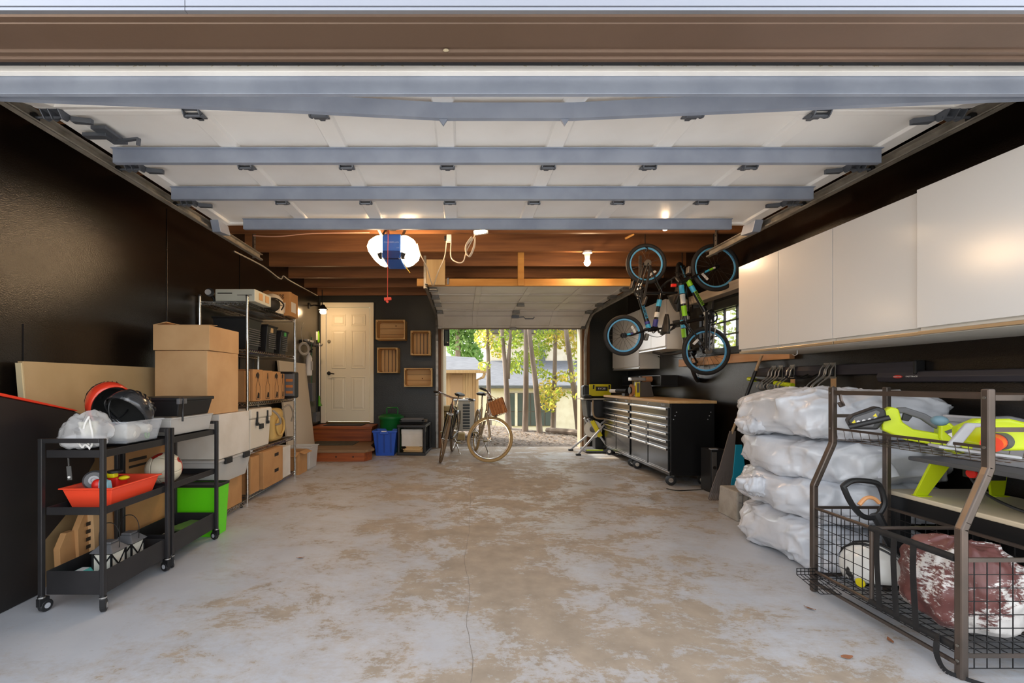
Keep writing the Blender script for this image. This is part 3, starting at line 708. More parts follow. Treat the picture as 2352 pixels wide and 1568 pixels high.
# ------------------------------------------------------------------ wooden crates on the back wall
def crate(xa, xb, ya, yb, label, upright):
    Yf, Yb_ = 7.50, YB-.003
    x0, x1, z0, z1 = px(xa, Yf), px(xb, Yf), pz(yb, Yf), pz(ya, Yf)
    c = wthing('wooden_crate', label, 'crate', ((x0+x1)/2, YB, z0), 'wooden crates on the back wall')
    t = .014; m = m_crate_v if upright else m_crate
    B().box(x0, x1, Yf, Yb_, z0, z0+t).out('side_board', m_crate, c, bev=.002)
    B().box(x0, x1, Yf, Yb_, z1-t, z1).out('side_board', m_crate, c, bev=.002)
    B().box(x0, x0+t, Yf, Yb_, z0+t, z1-t).out('end_board', m_crate_v, c, bev=.002)
    B().box(x1-t, x1, Yf, Yb_, z0+t, z1-t).out('end_board', m_crate_v, c, bev=.002)
    n = 5 if upright else 3; g = .012 if upright else .004
    for i in range(n):
        if upright:
            w_ = (x1-x0-2*t)/n; B().box(x0+t+i*w_+g/2, x0+t+(i+1)*w_-g/2, Yb_-.014, Yb_-.002, z0+t, z1-t).out('slat', m, c, bev=.002)
        else:
            w_ = (z1-z0-2*t)/n; B().box(x0+t, x1-t, Yb_-.014, Yb_-.002, z0+t+i*w_+g/2, z0+t+(i+1)*w_-g/2).out('slat', m, c, bev=.002)
    for (cx_, cz_) in ((x0+t, z0+t), (x1-t-.02, z0+t), (x0+t, z1-t-.02), (x1-t-.02, z1-t-.02)):
        B().box(cx_, cx_+.02, Yf+.02, Yb_-.014, cz_, cz_+.02).out('corner_cleat', m, c)
    if not upright:
        kx, kz = x0+(x1-x0)*.6, z0+(z1-z0)*(.8 if xa < 900 else .45)
        B().cyl((kx, Yb_-.0165, kz), (kx, Yb_-.013, kz), .012, n=8).out('wood_knot', mat('knot', '#6d451f', .8), c)
    return c
crate(863, 930, 734, 779, 'pine crate hung sideways on the wall nearest the house door top', False)
crate(943, 988, 759, 815, 'upright slatted pine crate hung closest to the rear opening', True)
crate(866, 913, 798, 856, 'upright slatted pine crate hung low beside the house door', True)
crate(928, 992, 845, 888, 'lowest pine crate hung sideways above the black shelf unit', False)

# ------------------------------------------------------------------ bins and shelf by the back wall
bb = wthing('recycling_bin', 'blue plastic recycling bin standing beside the wooden steps', 'bin', (-1.23, 7.08, 0))
m_binblue = mat('blue_bin_plastic', '#1d4fb4', .42)
B().tub(-1.41, -1.045, 6.93, 7.25, 0, .40, .04, .035, .006, .012, .03).out('body', m_binblue, bb, bev=.004)
for x in (-1.34, -1.235, -1.13): B().add([(x-.012, 6.95, .05), (x+.012, 6.95, .05), (x+.012, 6.924, .36), (x-.012, 6.924, .36)], [(0, 1, 2, 3)]).out('rib', mat('blue_bin_shade', '#173f93', .45), bb, solid=.006)
B().box(-1.30, -1.16, 6.90, 6.93, .345, .385).out('handle', m_binblue, bb, bev=.006)
B().box(-1.27, -1.19, 6.898, 6.902, .385, .40).out('sticker', m_white, bb)
gt = wthing('storage_tub', 'dark green lidded tub with a handle behind the blue bin', 'tub', (-1.21, 7.42, 0))
m_tubg = mat('dark_green_plastic', '#14642a', .35)
B().lathe([(.16, 0), (.165, .02), (.195, .55), (.20, .56), (.0, .56)], (-1.2, 7.42, 0), n=28).out('body', m_tubg, gt, smooth=True)
B().lathe([(.205, .54), (.215, .56), (.215, .59), (.16, .62), (.06, .635), (0, .636)], (-1.2, 7.42, 0), n=28).out('lid', m_tubg, gt, smooth=True)
B().tube([(-1.27, 7.40, .62), (-1.275, 7.40, .72), (-1.26, 7.40, .735), (-1.10, 7.40, .735), (-1.085, 7.40, .72), (-1.09, 7.40, .62)], .012).out('handle', m_tubg, gt, smooth=True)
ps = thing('plastic_shelf', 'low black plastic shelf unit against the back wall', 'shelf', (-.79, 7.32, 0), math.radians(-4))
for z0, z1 in ((.0, .045), (.44, .485)): B().box(-.23, .23, -.34, .34, z0, z1).out('shelf_board', m_blackp, ps, bev=.008)
for x in (-.205, .205):
    for y in (-.315, .315): B().cyl((x, y, .045), (x, y, .44), .024, n=10).out('leg', m_blackp, ps, smooth=True)
o = thing('cardboard_box', 'white file box inside the low black shelf unit', 'box', (-.80, 7.25, .13), math.radians(-4))
B().box(-.17, .17, -.17, .17, 0, .27).out('body', m_whitecard, o, bev=.003)
B().box(-.174, .174, -.174, .174, .20, .275).out('lid', m_whitecard, o, bev=.003)
for i in range(6):
    y0 = -.26+.0*i
    b = thing('wood_offcut', ['longest', 'second', 'third', 'fourth', 'fifth', 'topmost'][i]+' loose wood offcut stacked inside the low black shelf unit', 'offcut', (-.80+random.uniform(-.02, .02), 7.14+random.uniform(-.02, .02), .046+.014*i), math.radians(-4+random.uniform(-5, 5)), 'wood offcuts on the black shelf')
    B().box(-.165+i*.012, .165-i*.01, -.06, .06, 0, .0135).out('board', m_crate, b, bev=.001)
o = thing('black_tray', 'flat black tray lying on the low black shelf unit', 'tray', (-.82, 7.2, .486), math.radians(2))
B().tub(-.19, .19, -.15, .15, 0, .05, .02, .02, .006, .008).out('body', m_blackp, o, bev=.003)
B().tub(-.17, .17, -.13, .13, .03, .085, .02, .02, .006, .008).out('inner_tray', m_greyp, o, bev=.003)
o = B().box(-.84, -.60, 7.42, 7.62, .487, .53).out('folded_cloth', mat('grey_brown_cloth', '#6d6558', .9), bev=.01); tag(o, 'grey folded cloth at the back of the low black shelf unit', 'cloth')

# ------------------------------------------------------------------ back yard
def leaf_material(name, c1, c2, tr):
    m = bpy.data.materials.new(name); m.use_nodes = True; nt = m.node_tree; N = nt.nodes; L = nt.links
    p = N['Principled BSDF']; p.inputs['Roughness'].default_value = .55
    g = N.new('ShaderNodeNewGeometry'); r = N.new('ShaderNodeValToRGB'); r.color_ramp.elements[0].color = (*lin(c1), 1); r.color_ramp.elements[1].color = (*lin(c2), 1)
    L.new(g.outputs['Random Per Island'], r.inputs[0]); L.new(r.outputs[0], p.inputs['Base Color'])
    t = N.new('ShaderNodeBsdfTranslucent'); L.new(r.outputs[0], t.inputs[0])
    mx = N.new('ShaderNodeMixShader'); mx.inputs[0].default_value = tr; L.new(p.outputs[0], mx.inputs[1]); L.new(t.outputs[0], mx.inputs[2])
    L.new(mx.outputs[0], N['Material Output'].inputs[0]); return m
m_leafg = leaf_material('green_leaves', '#6d9130', '#c3cc56', .6)
m_leafy = leaf_material('yellow_leaves', '#93aa3a', '#e0c05a', .6)
m_leafd = leaf_material('deep_green_leaves', '#6c9a48', '#b4cf86', .6)
m_bark = mat('pale_bark', '#7d6d5f', .85, c2='#a19182', scale=5, stretch=(1, 1, .25), bump=.5, bscale=14)
m_gravel = mat('gravel_and_leaves', '#5f564d', .95, c2='#83776b', scale=16, bump=1, bscale=45, detail=10)
m_lawn = mat('lower_yard_grass', '#7f8a4e', .95, c2='#a39a6a', scale=4)
edge = [(-3, 13.2), (-.2, 12.6), (.65, 12.1), (1.6, 10.9), (2.45, 9.5), (6, 7.9)]
b = B()
vs = [(x, YB+.12, -.01) for x, y in edge]+[(x, max(y, YB+.2), .0) for x, y in edge]+[(x, y+2.2, -.85) for x, y in edge]+[(x*1.6, y+6, -1.75) for x, y in edge]
n_ = len(edge); fs = []
for k in range(3):
    for i in range(n_-1): fs.append((k*n_+i, k*n_+i+1, (k+1)*n_+i+1, (k+1)*n_+i))
o = struct(b.add(vs, fs).out('ground', m_gravel)); o['label'] = 'gravel strip with fallen leaves outside the rear opening'
o = struct(B().box(-40, 40, 12, 60, -1.9, -1.74).out('lawn', m_lawn)); o['label'] = 'lower yard beyond the gravel'
# fallen leaves on the gravel
b = B()
for i in range(1500):
    x = random.uniform(-.3, 3.0); y = random.uniform(YB+.25, 11.5)
    if y > 12.9-1.35*max(x, .3): continue
    r = random.uniform(.015, .04); a = random.uniform(0, 6.28); t_ = random.uniform(-.4, .4)
    b.add([(x+r*math.cos(a+k*PI/2)*(1 if k % 2 else .6), y+r*math.sin(a+k*PI/2)*(1 if k % 2 else .6), .012+t_*r*math.cos(k*PI/2)) for k in range(4)], [(0, 1, 2, 3)])
o = b.out('fallen_leaves', leaf_material('dry_leaves', '#5c4330', '#a8937a', .2)); tag(o, 'dry fallen leaves scattered over the gravel', 'leaves', kind='stuff')
# kerb log at the gravel edge
o = B().tube(catmull([(2.0, 10.35, .03), (2.4, 9.75, .06), (2.8, 9.2, .05)], 5), .07, 8).out('edging_log', m_bark, smooth=True); tag(o, 'weathered log edging the gravel at the right', 'log')
# trees
def foliage(b, c, R, n, size):
    for _ in range(n):
        while True:
            d = Vector((random.uniform(-1, 1), random.uniform(-1, 1), random.uniform(-1, 1)))
            if d.length < 1: break
        p = Vector(c)+Vector((d.x*R[0], d.y*R[1], d.z*R[2]))
        u = Vector((random.gauss(0, 1), random.gauss(0, 1), random.gauss(0, 1))).normalized(); w = u.orthogonal().normalized(); s = size*random.uniform(.6, 1.3)
        b.add([p-u*s, p-u*s*.1+w*s*.55, p+u*s, p-u*s*.1-w*s*.55], [(0, 1, 2, 3)])
def tree(label, Y, trunks, clusters, m, n, size):
    base = (px(trunks[0][0][0], Y), Y, 0)
    t = wthing('tree', label, 'tree', base, 'trees behind the rear opening')
    for tr in trunks:
        P_ = [(px(x, Y), Y, pz(y, Y)) for x, y, w_ in tr]; rs = [w_*Y/F/2 for x, y, w_ in tr]
        P2 = catmull(P_, 5); k = len(P2); r2 = []
        for i in range(k):
            f = i/(k-1)*(len(rs)-1); j = min(int(f), len(rs)-2); r2.append(rs[j]+(rs[j+1]-rs[j])*(f-j))
        B().tube(P2, .1, 10, rs=r2).out('trunk', m_bark, t, smooth=True)
    b = B()
    for (x, y, rx, ry, yy) in clusters:
        foliage(b, (px(x, yy), yy, pz(y, yy)), (rx*yy/F, .9, ry*yy/F), int(n*rx*ry/900), size)
    if clusters: b.out('foliage', m, t, kind='stuff')
    return t
tree('slim tree closest to the small shed with yellow-green leaves', 12.1, [[(1124, 976, 12), (1122, 860, 10), (1119, 740, 8), (1116, 560, 6)]], [(1112, 775, 24, 26, 12.3), (1145, 800, 20, 22, 12.4), (1120, 700, 50, 40, 12.3), (1112, 840, 14, 12, 12.2)], m_leafy, 330, .055)
tree('forked tree standing right behind the wicker basket', 10.95, [[(1168, 986, 16), (1164, 900, 13), (1160, 840, 11), (1152, 740, 8), (1146, 560, 6)], [(1166, 870, 11), (1170, 800, 8), (1175, 740, 6), (1182, 560, 5)]], [(1150, 700, 60, 40, 11.4), (1148, 790, 16, 20, 11.6), (1180, 845, 14, 16, 11.4), (1165, 765, 22, 14, 11.5)], m_leafg, 300, .055)
tree('straight bare-trunked tree in the middle of the rear opening', 10.46, [[(1206, 992, 15), (1208, 900, 13), (1208, 740, 11), (1206, 560, 9)]], [(1195, 830, 24, 28, 11.6), (1190, 780, 22, 22, 11.8), (1200, 690, 60, 40, 11.0)], m_leafg, 330, .055)
tree('leaning tree just right of the straight middle trunk', 10.1, [[(1240, 996, 15), (1230, 880, 13), (1220, 800, 11), (1214, 740, 9), (1200, 560, 7)]], [(1235, 800, 26, 32, 11.2), (1228, 845, 20, 16, 11.0), (1252, 862, 14, 12, 11.0), (1248, 765, 20, 14, 11)], m_leafg, 320, .055)
tree('tree with orange-tinged leaves left of the leaning right-hand trunk', 10.46, [[(1270, 992, 13), (1273, 900, 11), (1275, 800, 9), (1276, 740, 8), (1276, 560, 6)]], [(1262, 900, 24, 32, 10.3), (1282, 775, 30, 26, 10.8), (1258, 930, 14, 16, 10.2), (1280, 700, 50, 40, 10.8)], m_leafy, 340, .055)
tree('leaning tree at the right edge of the rear opening', 10.0, [[(1330, 998, 15), (1322, 920, 14), (1308, 820, 12), (1298, 740, 10), (1280, 560, 7)]], [(1300, 865, 20, 16, 9.8), (1318, 790, 22, 34, 10.4), (1302, 905, 8, 8, 9.8), (1320, 700, 40, 40, 10.3)], m_leafy, 340, .05)
tree('thin tree half hidden by the right jamb of the rear opening', 11.0, [[(1334, 990, 9), (1331, 860, 8), (1333, 740, 7), (1335, 560, 5)]], [(1330, 820, 10, 40, 11.2)], m_leafg, 250, .05)
tree('large leafy green tree behind the small shed', 19.0, [[(1050, 940, 16), (1052, 840, 14), (1050, 700, 10), (1040, 560, 8)]], [(1062, 790, 40, 44, 19.5), (1045, 740, 50, 50, 19.5), (1090, 815, 20, 30, 19.5), (1090, 745, 24, 34, 19)], m_leafd, 480, .11)
tree('leafy tree seen through the grid window', 7.0, [[(1680, 1030, 30), (1690, 700, 24), (1692, 400, 18)]], [(1640, 760, 60, 60, 7.4), (1740, 700, 80, 70, 7.6), (1660, 640, 70, 60, 7.6)], m_leafg, 260, .06) if False else None
tw = wthing('tree', 'pale-trunked leafy tree outside the grid window', 'tree', (4.6, 7.0, 0))
B().tube([(4.75, 7.1, -.2), (4.7, 7.1, 1.6), (4.65, 7.1, 3.6)], .12, 10).out('trunk', m_bark, tw, smooth=True)
b = B(); foliage(b, (4.6, 7.6, 1.9), (1.5, 1.3, 1.2), 2200, .06); foliage(b, (5.4, 6.2, 1.7), (1.2, 1.2, 1.1), 1500, .06); b.out('foliage', m_leafg, tw, kind='stuff')
# neighbour house
ho = wthing('house', 'cream stucco house with grey hip roof beyond the trees', 'house', (4, 22, -1.8))
m_stucco = mat('cream_stucco', '#e6dcc4', .85, c2='#dccfb4', scale=3, bump=.2, bscale=60)
m_roof = mat('grey_shingle_roof', '#6b6e73', .9, c2='#55585d', scale=10, stretch=(.4, 3, 3))
m_dkwin = mat('dark_window_frame', '#5b5348', .5); m_pane = mat('house_window_pane', '#4c5550', .08)
HY = 22.0
def hx(x, Y=HY): return px(x, Y)
def hz(y, Y=HY): return pz(y, Y)
B().box(hx(1098), hx(1420), HY, HY+9, -1.8, hz(886)).out('wall', m_stucco, ho)
B().box(hx(1168), hx(1268), HY-.06, HY+.02, hz(978), hz(902)).out('window_surround', m_dkwin, ho)
for (xa, xb) in ((1172, 1186), (1189, 1199), (1202, 1216), (1219, 1232), (1236, 1249), (1252, 1265)):
    for (ya, yb) in ((904, 944), (946, 976)):
        B().box(hx(xa), hx(xb), HY-.09, HY-.05, hz(yb), hz(ya)).out('window_pane', m_pane, ho)
B().box(hx(1182), hx(1188), HY-.12, HY-.06, hz(978), hz(902)).out('window_post', m_stucco, ho)
B().box(hx(1093), hx(1425), HY-.5, HY+.1, hz(892), hz(884)).out('fascia', mat('brown_fascia', '#6d6355', .6), ho)
B().add([(hx(1093), HY-.55, hz(885)), (hx(1425), HY-.55, hz(885)), (hx(1425), HY+4.5, hz(828, HY+4.5)), (hx(1128, HY+4.5), HY+4.5, hz(828, HY+4.5)), (hx(1093), HY+9, hz(885))], [(0, 1, 2, 3), (0, 3, 4)]).out('roof', m_roof, ho, solid=.12)
B().box(hx(1125, HY+4.6), hx(1460, HY+4.6), HY+4.6, HY+10, 1.2, hz(762, HY+4.6)).out('upper_wall', m_stucco, ho)
B().box(hx(1118, HY+4), hx(1470, HY+4), HY+4, HY+10.5, hz(764, HY+4), hz(756, HY+4)).out('upper_eave', m_dkwin, ho)
B().add([(hx(1118, HY+4), HY+4, hz(757, HY+4)), (hx(1470, HY+4), HY+4, hz(757, HY+4)), (hx(1470, HY+8), HY+8, hz(690, HY+8)), (hx(1200, HY+8), HY+8, hz(690, HY+8))], [(0, 1, 2, 3)]).out('upper_roof', m_roof, ho, solid=.12)
B().box(hx(1237, HY+4.6), hx(1252, HY+4.6), HY+4.5, HY+4.65, hz(832, HY+4.6), hz(785, HY+4.6)).out('upper_window', m_pane, ho)
B().box(hx(1186), hx(1430), HY-1.2, HY-.9, -1.8, hz(974)).out('garden_wall', m_stucco, ho) if False else None
# small shed
sh = wthing('shed', 'small tan board-sided shed with a grey roof', 'shed', (-.2, 14.2, -.9))
m_siding = mat('tan_siding', '#c9a777', .75, c2='#bd9868', scale=4, stretch=(6, 6, .5)); SY = 14.0
x0, x1 = -1.6, px(1094, SY); zt = pz(853, SY)
B().box(x0, x1, SY+.03, SY+3, -1.0, zt).out('wall', m_siding, sh)
k = 0; x = px(1028, SY)
while x < x1-.02:
    w_ = .085 if k % 3 else .14
    B().box(x, min(x+w_, x1), SY, SY+.03, -1.0, zt).out('board', m_siding, sh, bev=.004); x += w_+.006; k += 1
B().box(px(1035, SY), px(1063, SY), SY-.02, SY, -1.0, pz(860, SY)).out('door', mat('tan_shed_door', '#b8946a', .7), sh, bev=.004)
B().add([(x0, SY-.35, pz(853, SY-.3)), (px(1117, SY-.3), SY-.35, pz(853, SY-.3)), (px(1090, SY+1.5), SY+1.5, pz(824, SY+1.5)), (x0, SY+1.5, pz(818, SY+1.5))], [(0, 1, 2, 3)]).out('roof', m_roof, sh, solid=.06)
B().box(x0, px(1117, SY-.3), SY-.42, SY-.34, pz(857, SY-.3), pz(850, SY-.3)).out('gutter', m_siding, sh, bev=.01)
B().tube([(px(1113, SY-.3), SY-.36, pz(857, SY-.3)), (px(1110, SY-.3), SY-.36, pz(866, SY-.3)), (px(1096, SY), SY-.06, pz(872, SY)), (px(1095, SY), SY-.06, -1.0)], .045, 8).out('downspout', m_siding, sh, smooth=True)
# heat pump, stacked stones, side wall with lantern
ac = wthing('air_conditioner', 'pale grey outdoor air conditioner unit behind the bicycles', 'air conditioner', (.05, 9.4, 0))
AY = 9.3; ax0, ax1 = px(1044, AY), px(1090, AY); az0, az1 = pz(990, AY), pz(921, AY)
m_ac = mat('pale_grey_metal', '#b9b6ae', .5, metal=.2)
B().box(ax0, ax1, AY, AY+.4, az0, az1).out('casing', m_ac, ac, bev=.01)
B().box(ax0-.02, ax1+.02, AY-.02, AY+.42, az1, az1+.03).out('top_cover', m_lgrey, ac, bev=.008)
B().box(px(1063, AY), px(1079, AY), AY-.006, AY, az0+.05, az1-.04).out('grille', mat('dark_grille', '#3a4044', .5), ac)
for i in range(9):
    z = az0+.07+i*(az1-az0-.13)/8; B().box(px(1062, AY), px(1080, AY), AY-.016, AY-.004, z, z+.012).out('louvre', m_ac, ac)
for x in (ax0+.05, ax1-.05): B().box(x-.03, x+.03, AY+.05, AY+.35, 0, az0).out('foot', m_blackp, ac)
m_stone = mat('tan_stone', '#a8946a', .85, c2='#8a784f', scale=6, bump=.3, bscale=20)
sid = ['lowest', 'second', 'third', 'fourth', 'fifth', 'topmost']
for i in range(6):
    z = i*.115; w_ = random.uniform(.14, .19)
    o = B().box(px(1036, 9.0)-w_, px(1036, 9.0)+w_-.02, 8.85+random.uniform(0, .05), 9.15, z+.004, z+.112).out('garden_stone', m_stone, bev=.015); tag(o, sid[i]+' tan block of the stone stack beside the air conditioner', 'stone', 'stacked stones')
o = B().box(px(1049, 9.0), px(1068, 9.0), 8.8, 9.05, 0, .14).out('garden_stone', m_stone, bev=.02); tag(o, 'single tan stone lying in front of the air conditioner', 'stone')
m_brickw = mat('white_painted_brick', '#cfc3ae', .8, c2='#b7a98f', scale=14, stretch=(1, 1, 3), bump=.6, bscale=20)
o = struct(B().box(-.62, -.375, YB+.18, 10.2, 0, 3.2).out('wall_outside', m_brickw)); o['label'] = 'pale brick side wall outside the rear opening'
ln = wthing('outdoor_lantern', 'dark box lantern on the pale wall outside the rear opening', 'lantern', (-.33, 8.9, 1.9))
B().box(-.375, -.26, 8.85, 8.97, 1.90, 2.25).out('body', m_blackm, ln, bev=.006)
B().box(-.35, -.285, 8.845, 8.85, 1.95, 2.2).out('pane', m_pane, ln)
# ------------------------------------------------------------------ LEFT SIDE: boards behind the carts
m_beige = mat('beige_board', '#b99d72', .7, c2='#ae9266', scale=3)
bd = wthing('beige_panel', 'large beige flat panel leaning on the left wall behind the carts', 'panel', (-2.44, 3.05, 0))
B().add([(-2.36, 2.47, 0), (-2.36, 3.72, 0), (-2.47, 3.72, 1.28), (-2.47, 2.47, 1.28), (-2.39, 2.47, 0), (-2.39, 3.72, 0), (-2.50, 3.72, 1.28), (-2.50, 2.47, 1.28)],
        [(0, 1, 2, 3), (7, 6, 5, 4), (0, 3, 7, 4), (1, 5, 6, 2), (3, 2, 6, 7), (0, 4, 5, 1)]).out('sheet', m_beige, bd, bev=.003)
B().add([(-2.363, 2.462, 0), (-2.363, 2.474, 0), (-2.473, 2.474, 1.27), (-2.473, 2.462, 1.27), (-2.395, 2.462, 0), (-2.395, 2.474, 0), (-2.505, 2.474, 1.27), (-2.505, 2.462, 1.27)],
        [(0, 1, 2, 3), (7, 6, 5, 4), (0, 3, 7, 4), (1, 5, 6, 2), (3, 2, 6, 7), (0, 4, 5, 1)]).out('torn_edge', mat('pale_torn_edge', '#d8c59b', .8), bd)
pn = wthing('leaning_sheet', 'big black panel with a thin red top edge at the left front', 'panel', (-2.33, 2.1, 0))
poly = [(1.55, 0), (2.40, 0), (2.44, .27), (2.58, .376), (2.80, .66), (2.79, .93), (2.67, .985), (2.20, 1.10), (1.55, 1.17)]
b = B().prism(poly, 'X', -2.345, -2.315); b.tf(Matrix.Translation((-2.33, 0, 0)) @ Matrix.Rotation(math.radians(-2), 4, 'Y') @ Matrix.Translation((2.33, 0, 0)))
b.out('sheet', mat('soft_black_sheet', '#161312', .55, c2='#1f1b1a', scale=3), pn, bev=.006)
b = B().prism([(1.55, 1.171), (2.20, 1.101), (2.67, .986), (2.68, .990), (2.20, 1.116), (1.55, 1.188)], 'X', -2.352, -2.308); b.tf(Matrix.Translation((-2.33, 0, 0)) @ Matrix.Rotation(math.radians(-2), 4, 'Y') @ Matrix.Translation((2.33, 0, 0)))
b.out('edge_strip', mat('red_edge', '#e0361a', .5), pn)
def flat_card(label, x, y0, y1, h, lean, cut=0, m=None):
    o = wthing('cardboard_sheet', label, 'cardboard', (x, (y0+y1)/2, 0), 'flattened cardboard behind the carts')
    p4 = [(x, y0, 0), (x, y1, 0), (x-lean, y1, h), (x-lean, y0+cut, h)]
    if cut: p4 = [(x, y0, 0), (x, y1, 0), (x-lean, y1, h), (x-lean, y0+cut, h), (x-lean*.7, y0, h*.75)]
    n = len(p4); q = [(a-.035, b_, c) for a, b_, c in p4]
    B().add(p4+q, [tuple(range(n)), tuple(range(2*n-1, n-1, -1))]+[(i, (i+1) % n, (i+1) % n+n, i+n) for i in range(n)]).out('sheet', m or m_card, o, bev=.002)
    return o
flat_card('narrow flattened carton standing beside the black panel', -2.24, 2.46, 2.56, .30, .02, .05)
fc = flat_card('flattened carton with dark print leaning behind the front cart', -2.225, 2.56, 2.68, .40, .02, .06)
for i in range(5): B().bar((-2.2235, 2.60, .14+i*.045), (-2.2235, 2.65-.008*(i % 3), .14+i*.045), .001, .022).out('print', m_ink, fc)
flat_card('tall pale carton sheet leaning behind the front cart', -2.19, 2.63, 2.78, .52, .03, .05, m_cardlight)
bx = wthing('cardboard_box', 'large flat cardboard box standing behind the two carts', 'box', (-2.24, 3.1, 0))
B().box(-2.31, -2.17, 2.80, 3.32, 0, .76).out('body', m_card, bx, bev=.004)
B().box(-2.169, -2.167, 2.86, 3.02, .64, .66).box(-2.169, -2.167, 2.86, 3.06, .60, .615).out('print', m_ink, bx)

# ------------------------------------------------------------------ two rolling carts
def caster(b_parent, x, y, r=.03, ang=0, m=None, z=0):
    c_ = B().box(-.012, .012, -.018, .03, r*1.1, r*2.5).cyl((0, .0, r*2.4), (0, .0, r*3.0), .014, n=10)
    M_ = Matrix.Translation((x, y, z)) @ Matrix.Rotation(ang, 4, 'Z')
    k = c_.tf(M_).out('caster', m_blackm if r < .05 else m_galv, b_parent, bev=.003)
    B().cyl((0, 0, r*2.5), (0, 0, r*2.75), .017, n=12).tf(M_).out('stem_ring', m_chrome, k)
    B().lathe([(r*.3, -.013), (r*.85, -.013), (r, -.009), (r, .009), (r*.85, .013), (r*.3, .013)], (0, .018, r), (1, 0, 0), 20).tf(M_).out('wheel', m_blackp, k, smooth=True)
    B().lathe([(r*.45, -.0145), (r*.45, .0145)], (0, .018, r), (1, 0, 0), 12).tf(M_).out('hub', m_lgrey if r < .05 else m_chrome, k)
    return k
m_cart = mat('charcoal_cart_steel', '#2b2a2b', .38, metal=.35, c2='#333132', scale=5)
def cart(label, x0, x1, y0, y1):
    c = wthing('rolling_cart', label, 'cart', ((x0+x1)/2, (y0+y1)/2, 0), 'three-tier rolling carts')
    for x in (x0, x1):
        for y in (y0, y1): B().box(x-.011, x+.011, y-.011, y+.011, .085, .877).out('post', m_cart, c, bev=.003)
    for y in (y0, y1): B().box(x0+.011, x1-.011, y-.011, y+.011, .855, .877).out('end_handle', m_cart, c, bev=.003)
    for z0, z1 in ((.085, .205), (.488, .528), (.778, .817)):
        B().tub(x0+.012, x1-.008, y0+.012, y1-.012, z0, z1, 0, 0, .004).out('tray', m_cart, c, bev=.002)
    caster(c, x1, y0, .03, .5); caster(c, x0, y0, .03, -.2); caster(c, x1, y1, .03, 1.2); caster(c, x0, y1, .03, .3)
    return c
cart('charcoal rolling cart nearest the camera with lanterns and an orange tray', -2.12, -1.81, 2.215, 2.70)
c2 = cart('charcoal rolling cart farther back holding the black lidded bin', -2.12, -1.815, 2.745, 3.245)
b = wthing('tag_strip', 'small grey plastic tag hanging from the front cart tray', 'tag', (-2.0, 2.235, .70))
B().bar((-2.0, 2.232, .776), (-1.998, 2.232, .73), .006, .003).bar((-1.998, 2.232, .735), (-1.992, 2.232, .665), .022, .004, up=(0, 1, 0)).out('strip', mat('smoky_plastic', '#5b5a58', .3, alpha=.8), b)
B().cyl((-1.993, 2.226, .68), (-1.993, 2.232, .68), .006, n=10).out('button', m_white, b)

# soft bag helper ----------------------------------------------------
def blob(c, r, e=.6, amp=.04, fr=3, seed=0, nu=40, nv=22, flat=0, ridge=0, pinch=None):
    """superellipsoid with wrinkle noise; returns a builder"""
    b = B(); c = Vector(c)
    def sg(v, p): return math.copysign(abs(v)**p, v)
    def fn(u, v):
        a = 2*PI*u; t = -PI/2+PI*v
        d = Vector((sg(math.cos(t), e)*sg(math.cos(a), e), sg(math.cos(t), e)*sg(math.sin(a), e), sg(math.sin(t), e)))
        q = Vector((d.x*r[0], d.y*r[1], d.z*r[2]))
        s = Vector((seed*7.3, seed*3.1, seed*1.7))
        n1 = mnoise.noise(q*fr+s); n2 = mnoise.noise(q*fr*2.7+s*2)
        rd_ = 1-abs(mnoise.noise(q*fr*1.4+s*1.3))*2
        k = 1+.35*amp*(n1+.5*n2) + .6*ridge*(rd_-.3)
        q = q*k
        if flat and q.z < -r[2]*flat: q.z = -r[2]*flat
        if pinch: q = pinch(q)
        return c+q
    b.grid(fn, nu, nv, True)
    return b
m_bagclear = mat('thin_clear_film', '#e4e3e2', .15, alpha=.34, bump=.4, bscale=18)
pb = wthing('plastic_bag', 'crumpled clear plastic bag with white straps on the front cart', 'bag', (-1.99, 2.32, .815))
bg_ = blob((-1.985, 2.315, .905), (.115, .075, .10), .9, .9, 7, 2, 70, 40, .86, .25)
for v in bg_.v:
    h_ = max(0, (v.z-.87)/.12); v.x += .02*h_; v.x = -1.985+(v.x+1.985)*(1-.35*min(h_, 1))
    v += Vector((mnoise.noise(v*38), mnoise.noise(v*38+Vector((5, 0, 0))), mnoise.noise(v*38+Vector((0, 9, 0)))))*.010
bg_.out('film', m_bagclear, pb, smooth=True, angle=25)
blob((-1.99, 2.32, .85), (.10, .06, .035), .7, .3, 14, 5, 24, 12, .95, .1).out('folded_filling', mat('white_fabric', '#d8dade', .8), pb, smooth=True)
b = wthing('cup_stack', 'pale cup inside the crumpled clear plastic bag', 'cup', (-1.975, 2.32, .88))
B().lathe([(.03, .875), (.043, .95), (.040, .953), (.0, .94)], (-1.975, 2.325, 0), n=16).out('cup', mat('cream_cup', '#d8d6c6', .6), b, smooth=True)
for i, pts in enumerate((((-1.92, 2.26, .985), (-1.90, 2.245, .95), (-1.885, 2.24, .90), (-1.885, 2.24, .85), (-1.9, 2.238, .82)), ((-1.96, 2.25, .93), (-1.93, 2.24, .90), (-1.915, 2.238, .87), (-1.90, 2.236, .84)), ((-1.905, 2.243, .985), (-1.925, 2.243, .95), (-1.935, 2.243, .91)), ((-1.95, 2.236, .85), (-1.93, 2.234, .83), (-1.915, 2.232, .845), (-1.89, 2.232, .825)))):
    bb_ = B(); P_ = catmull(pts, 5)
    for p0, p1 in zip(P_, P_[1:]): bb_.bar(p0, p1, .009, .0015, up=(0, 1, 0))
    bb_.out('strap', m_white, pb)
cb = wthing('clear_bin', 'clear plastic bin with white gloves on top of the front cart', 'bin', (-1.95, 2.54, .82))
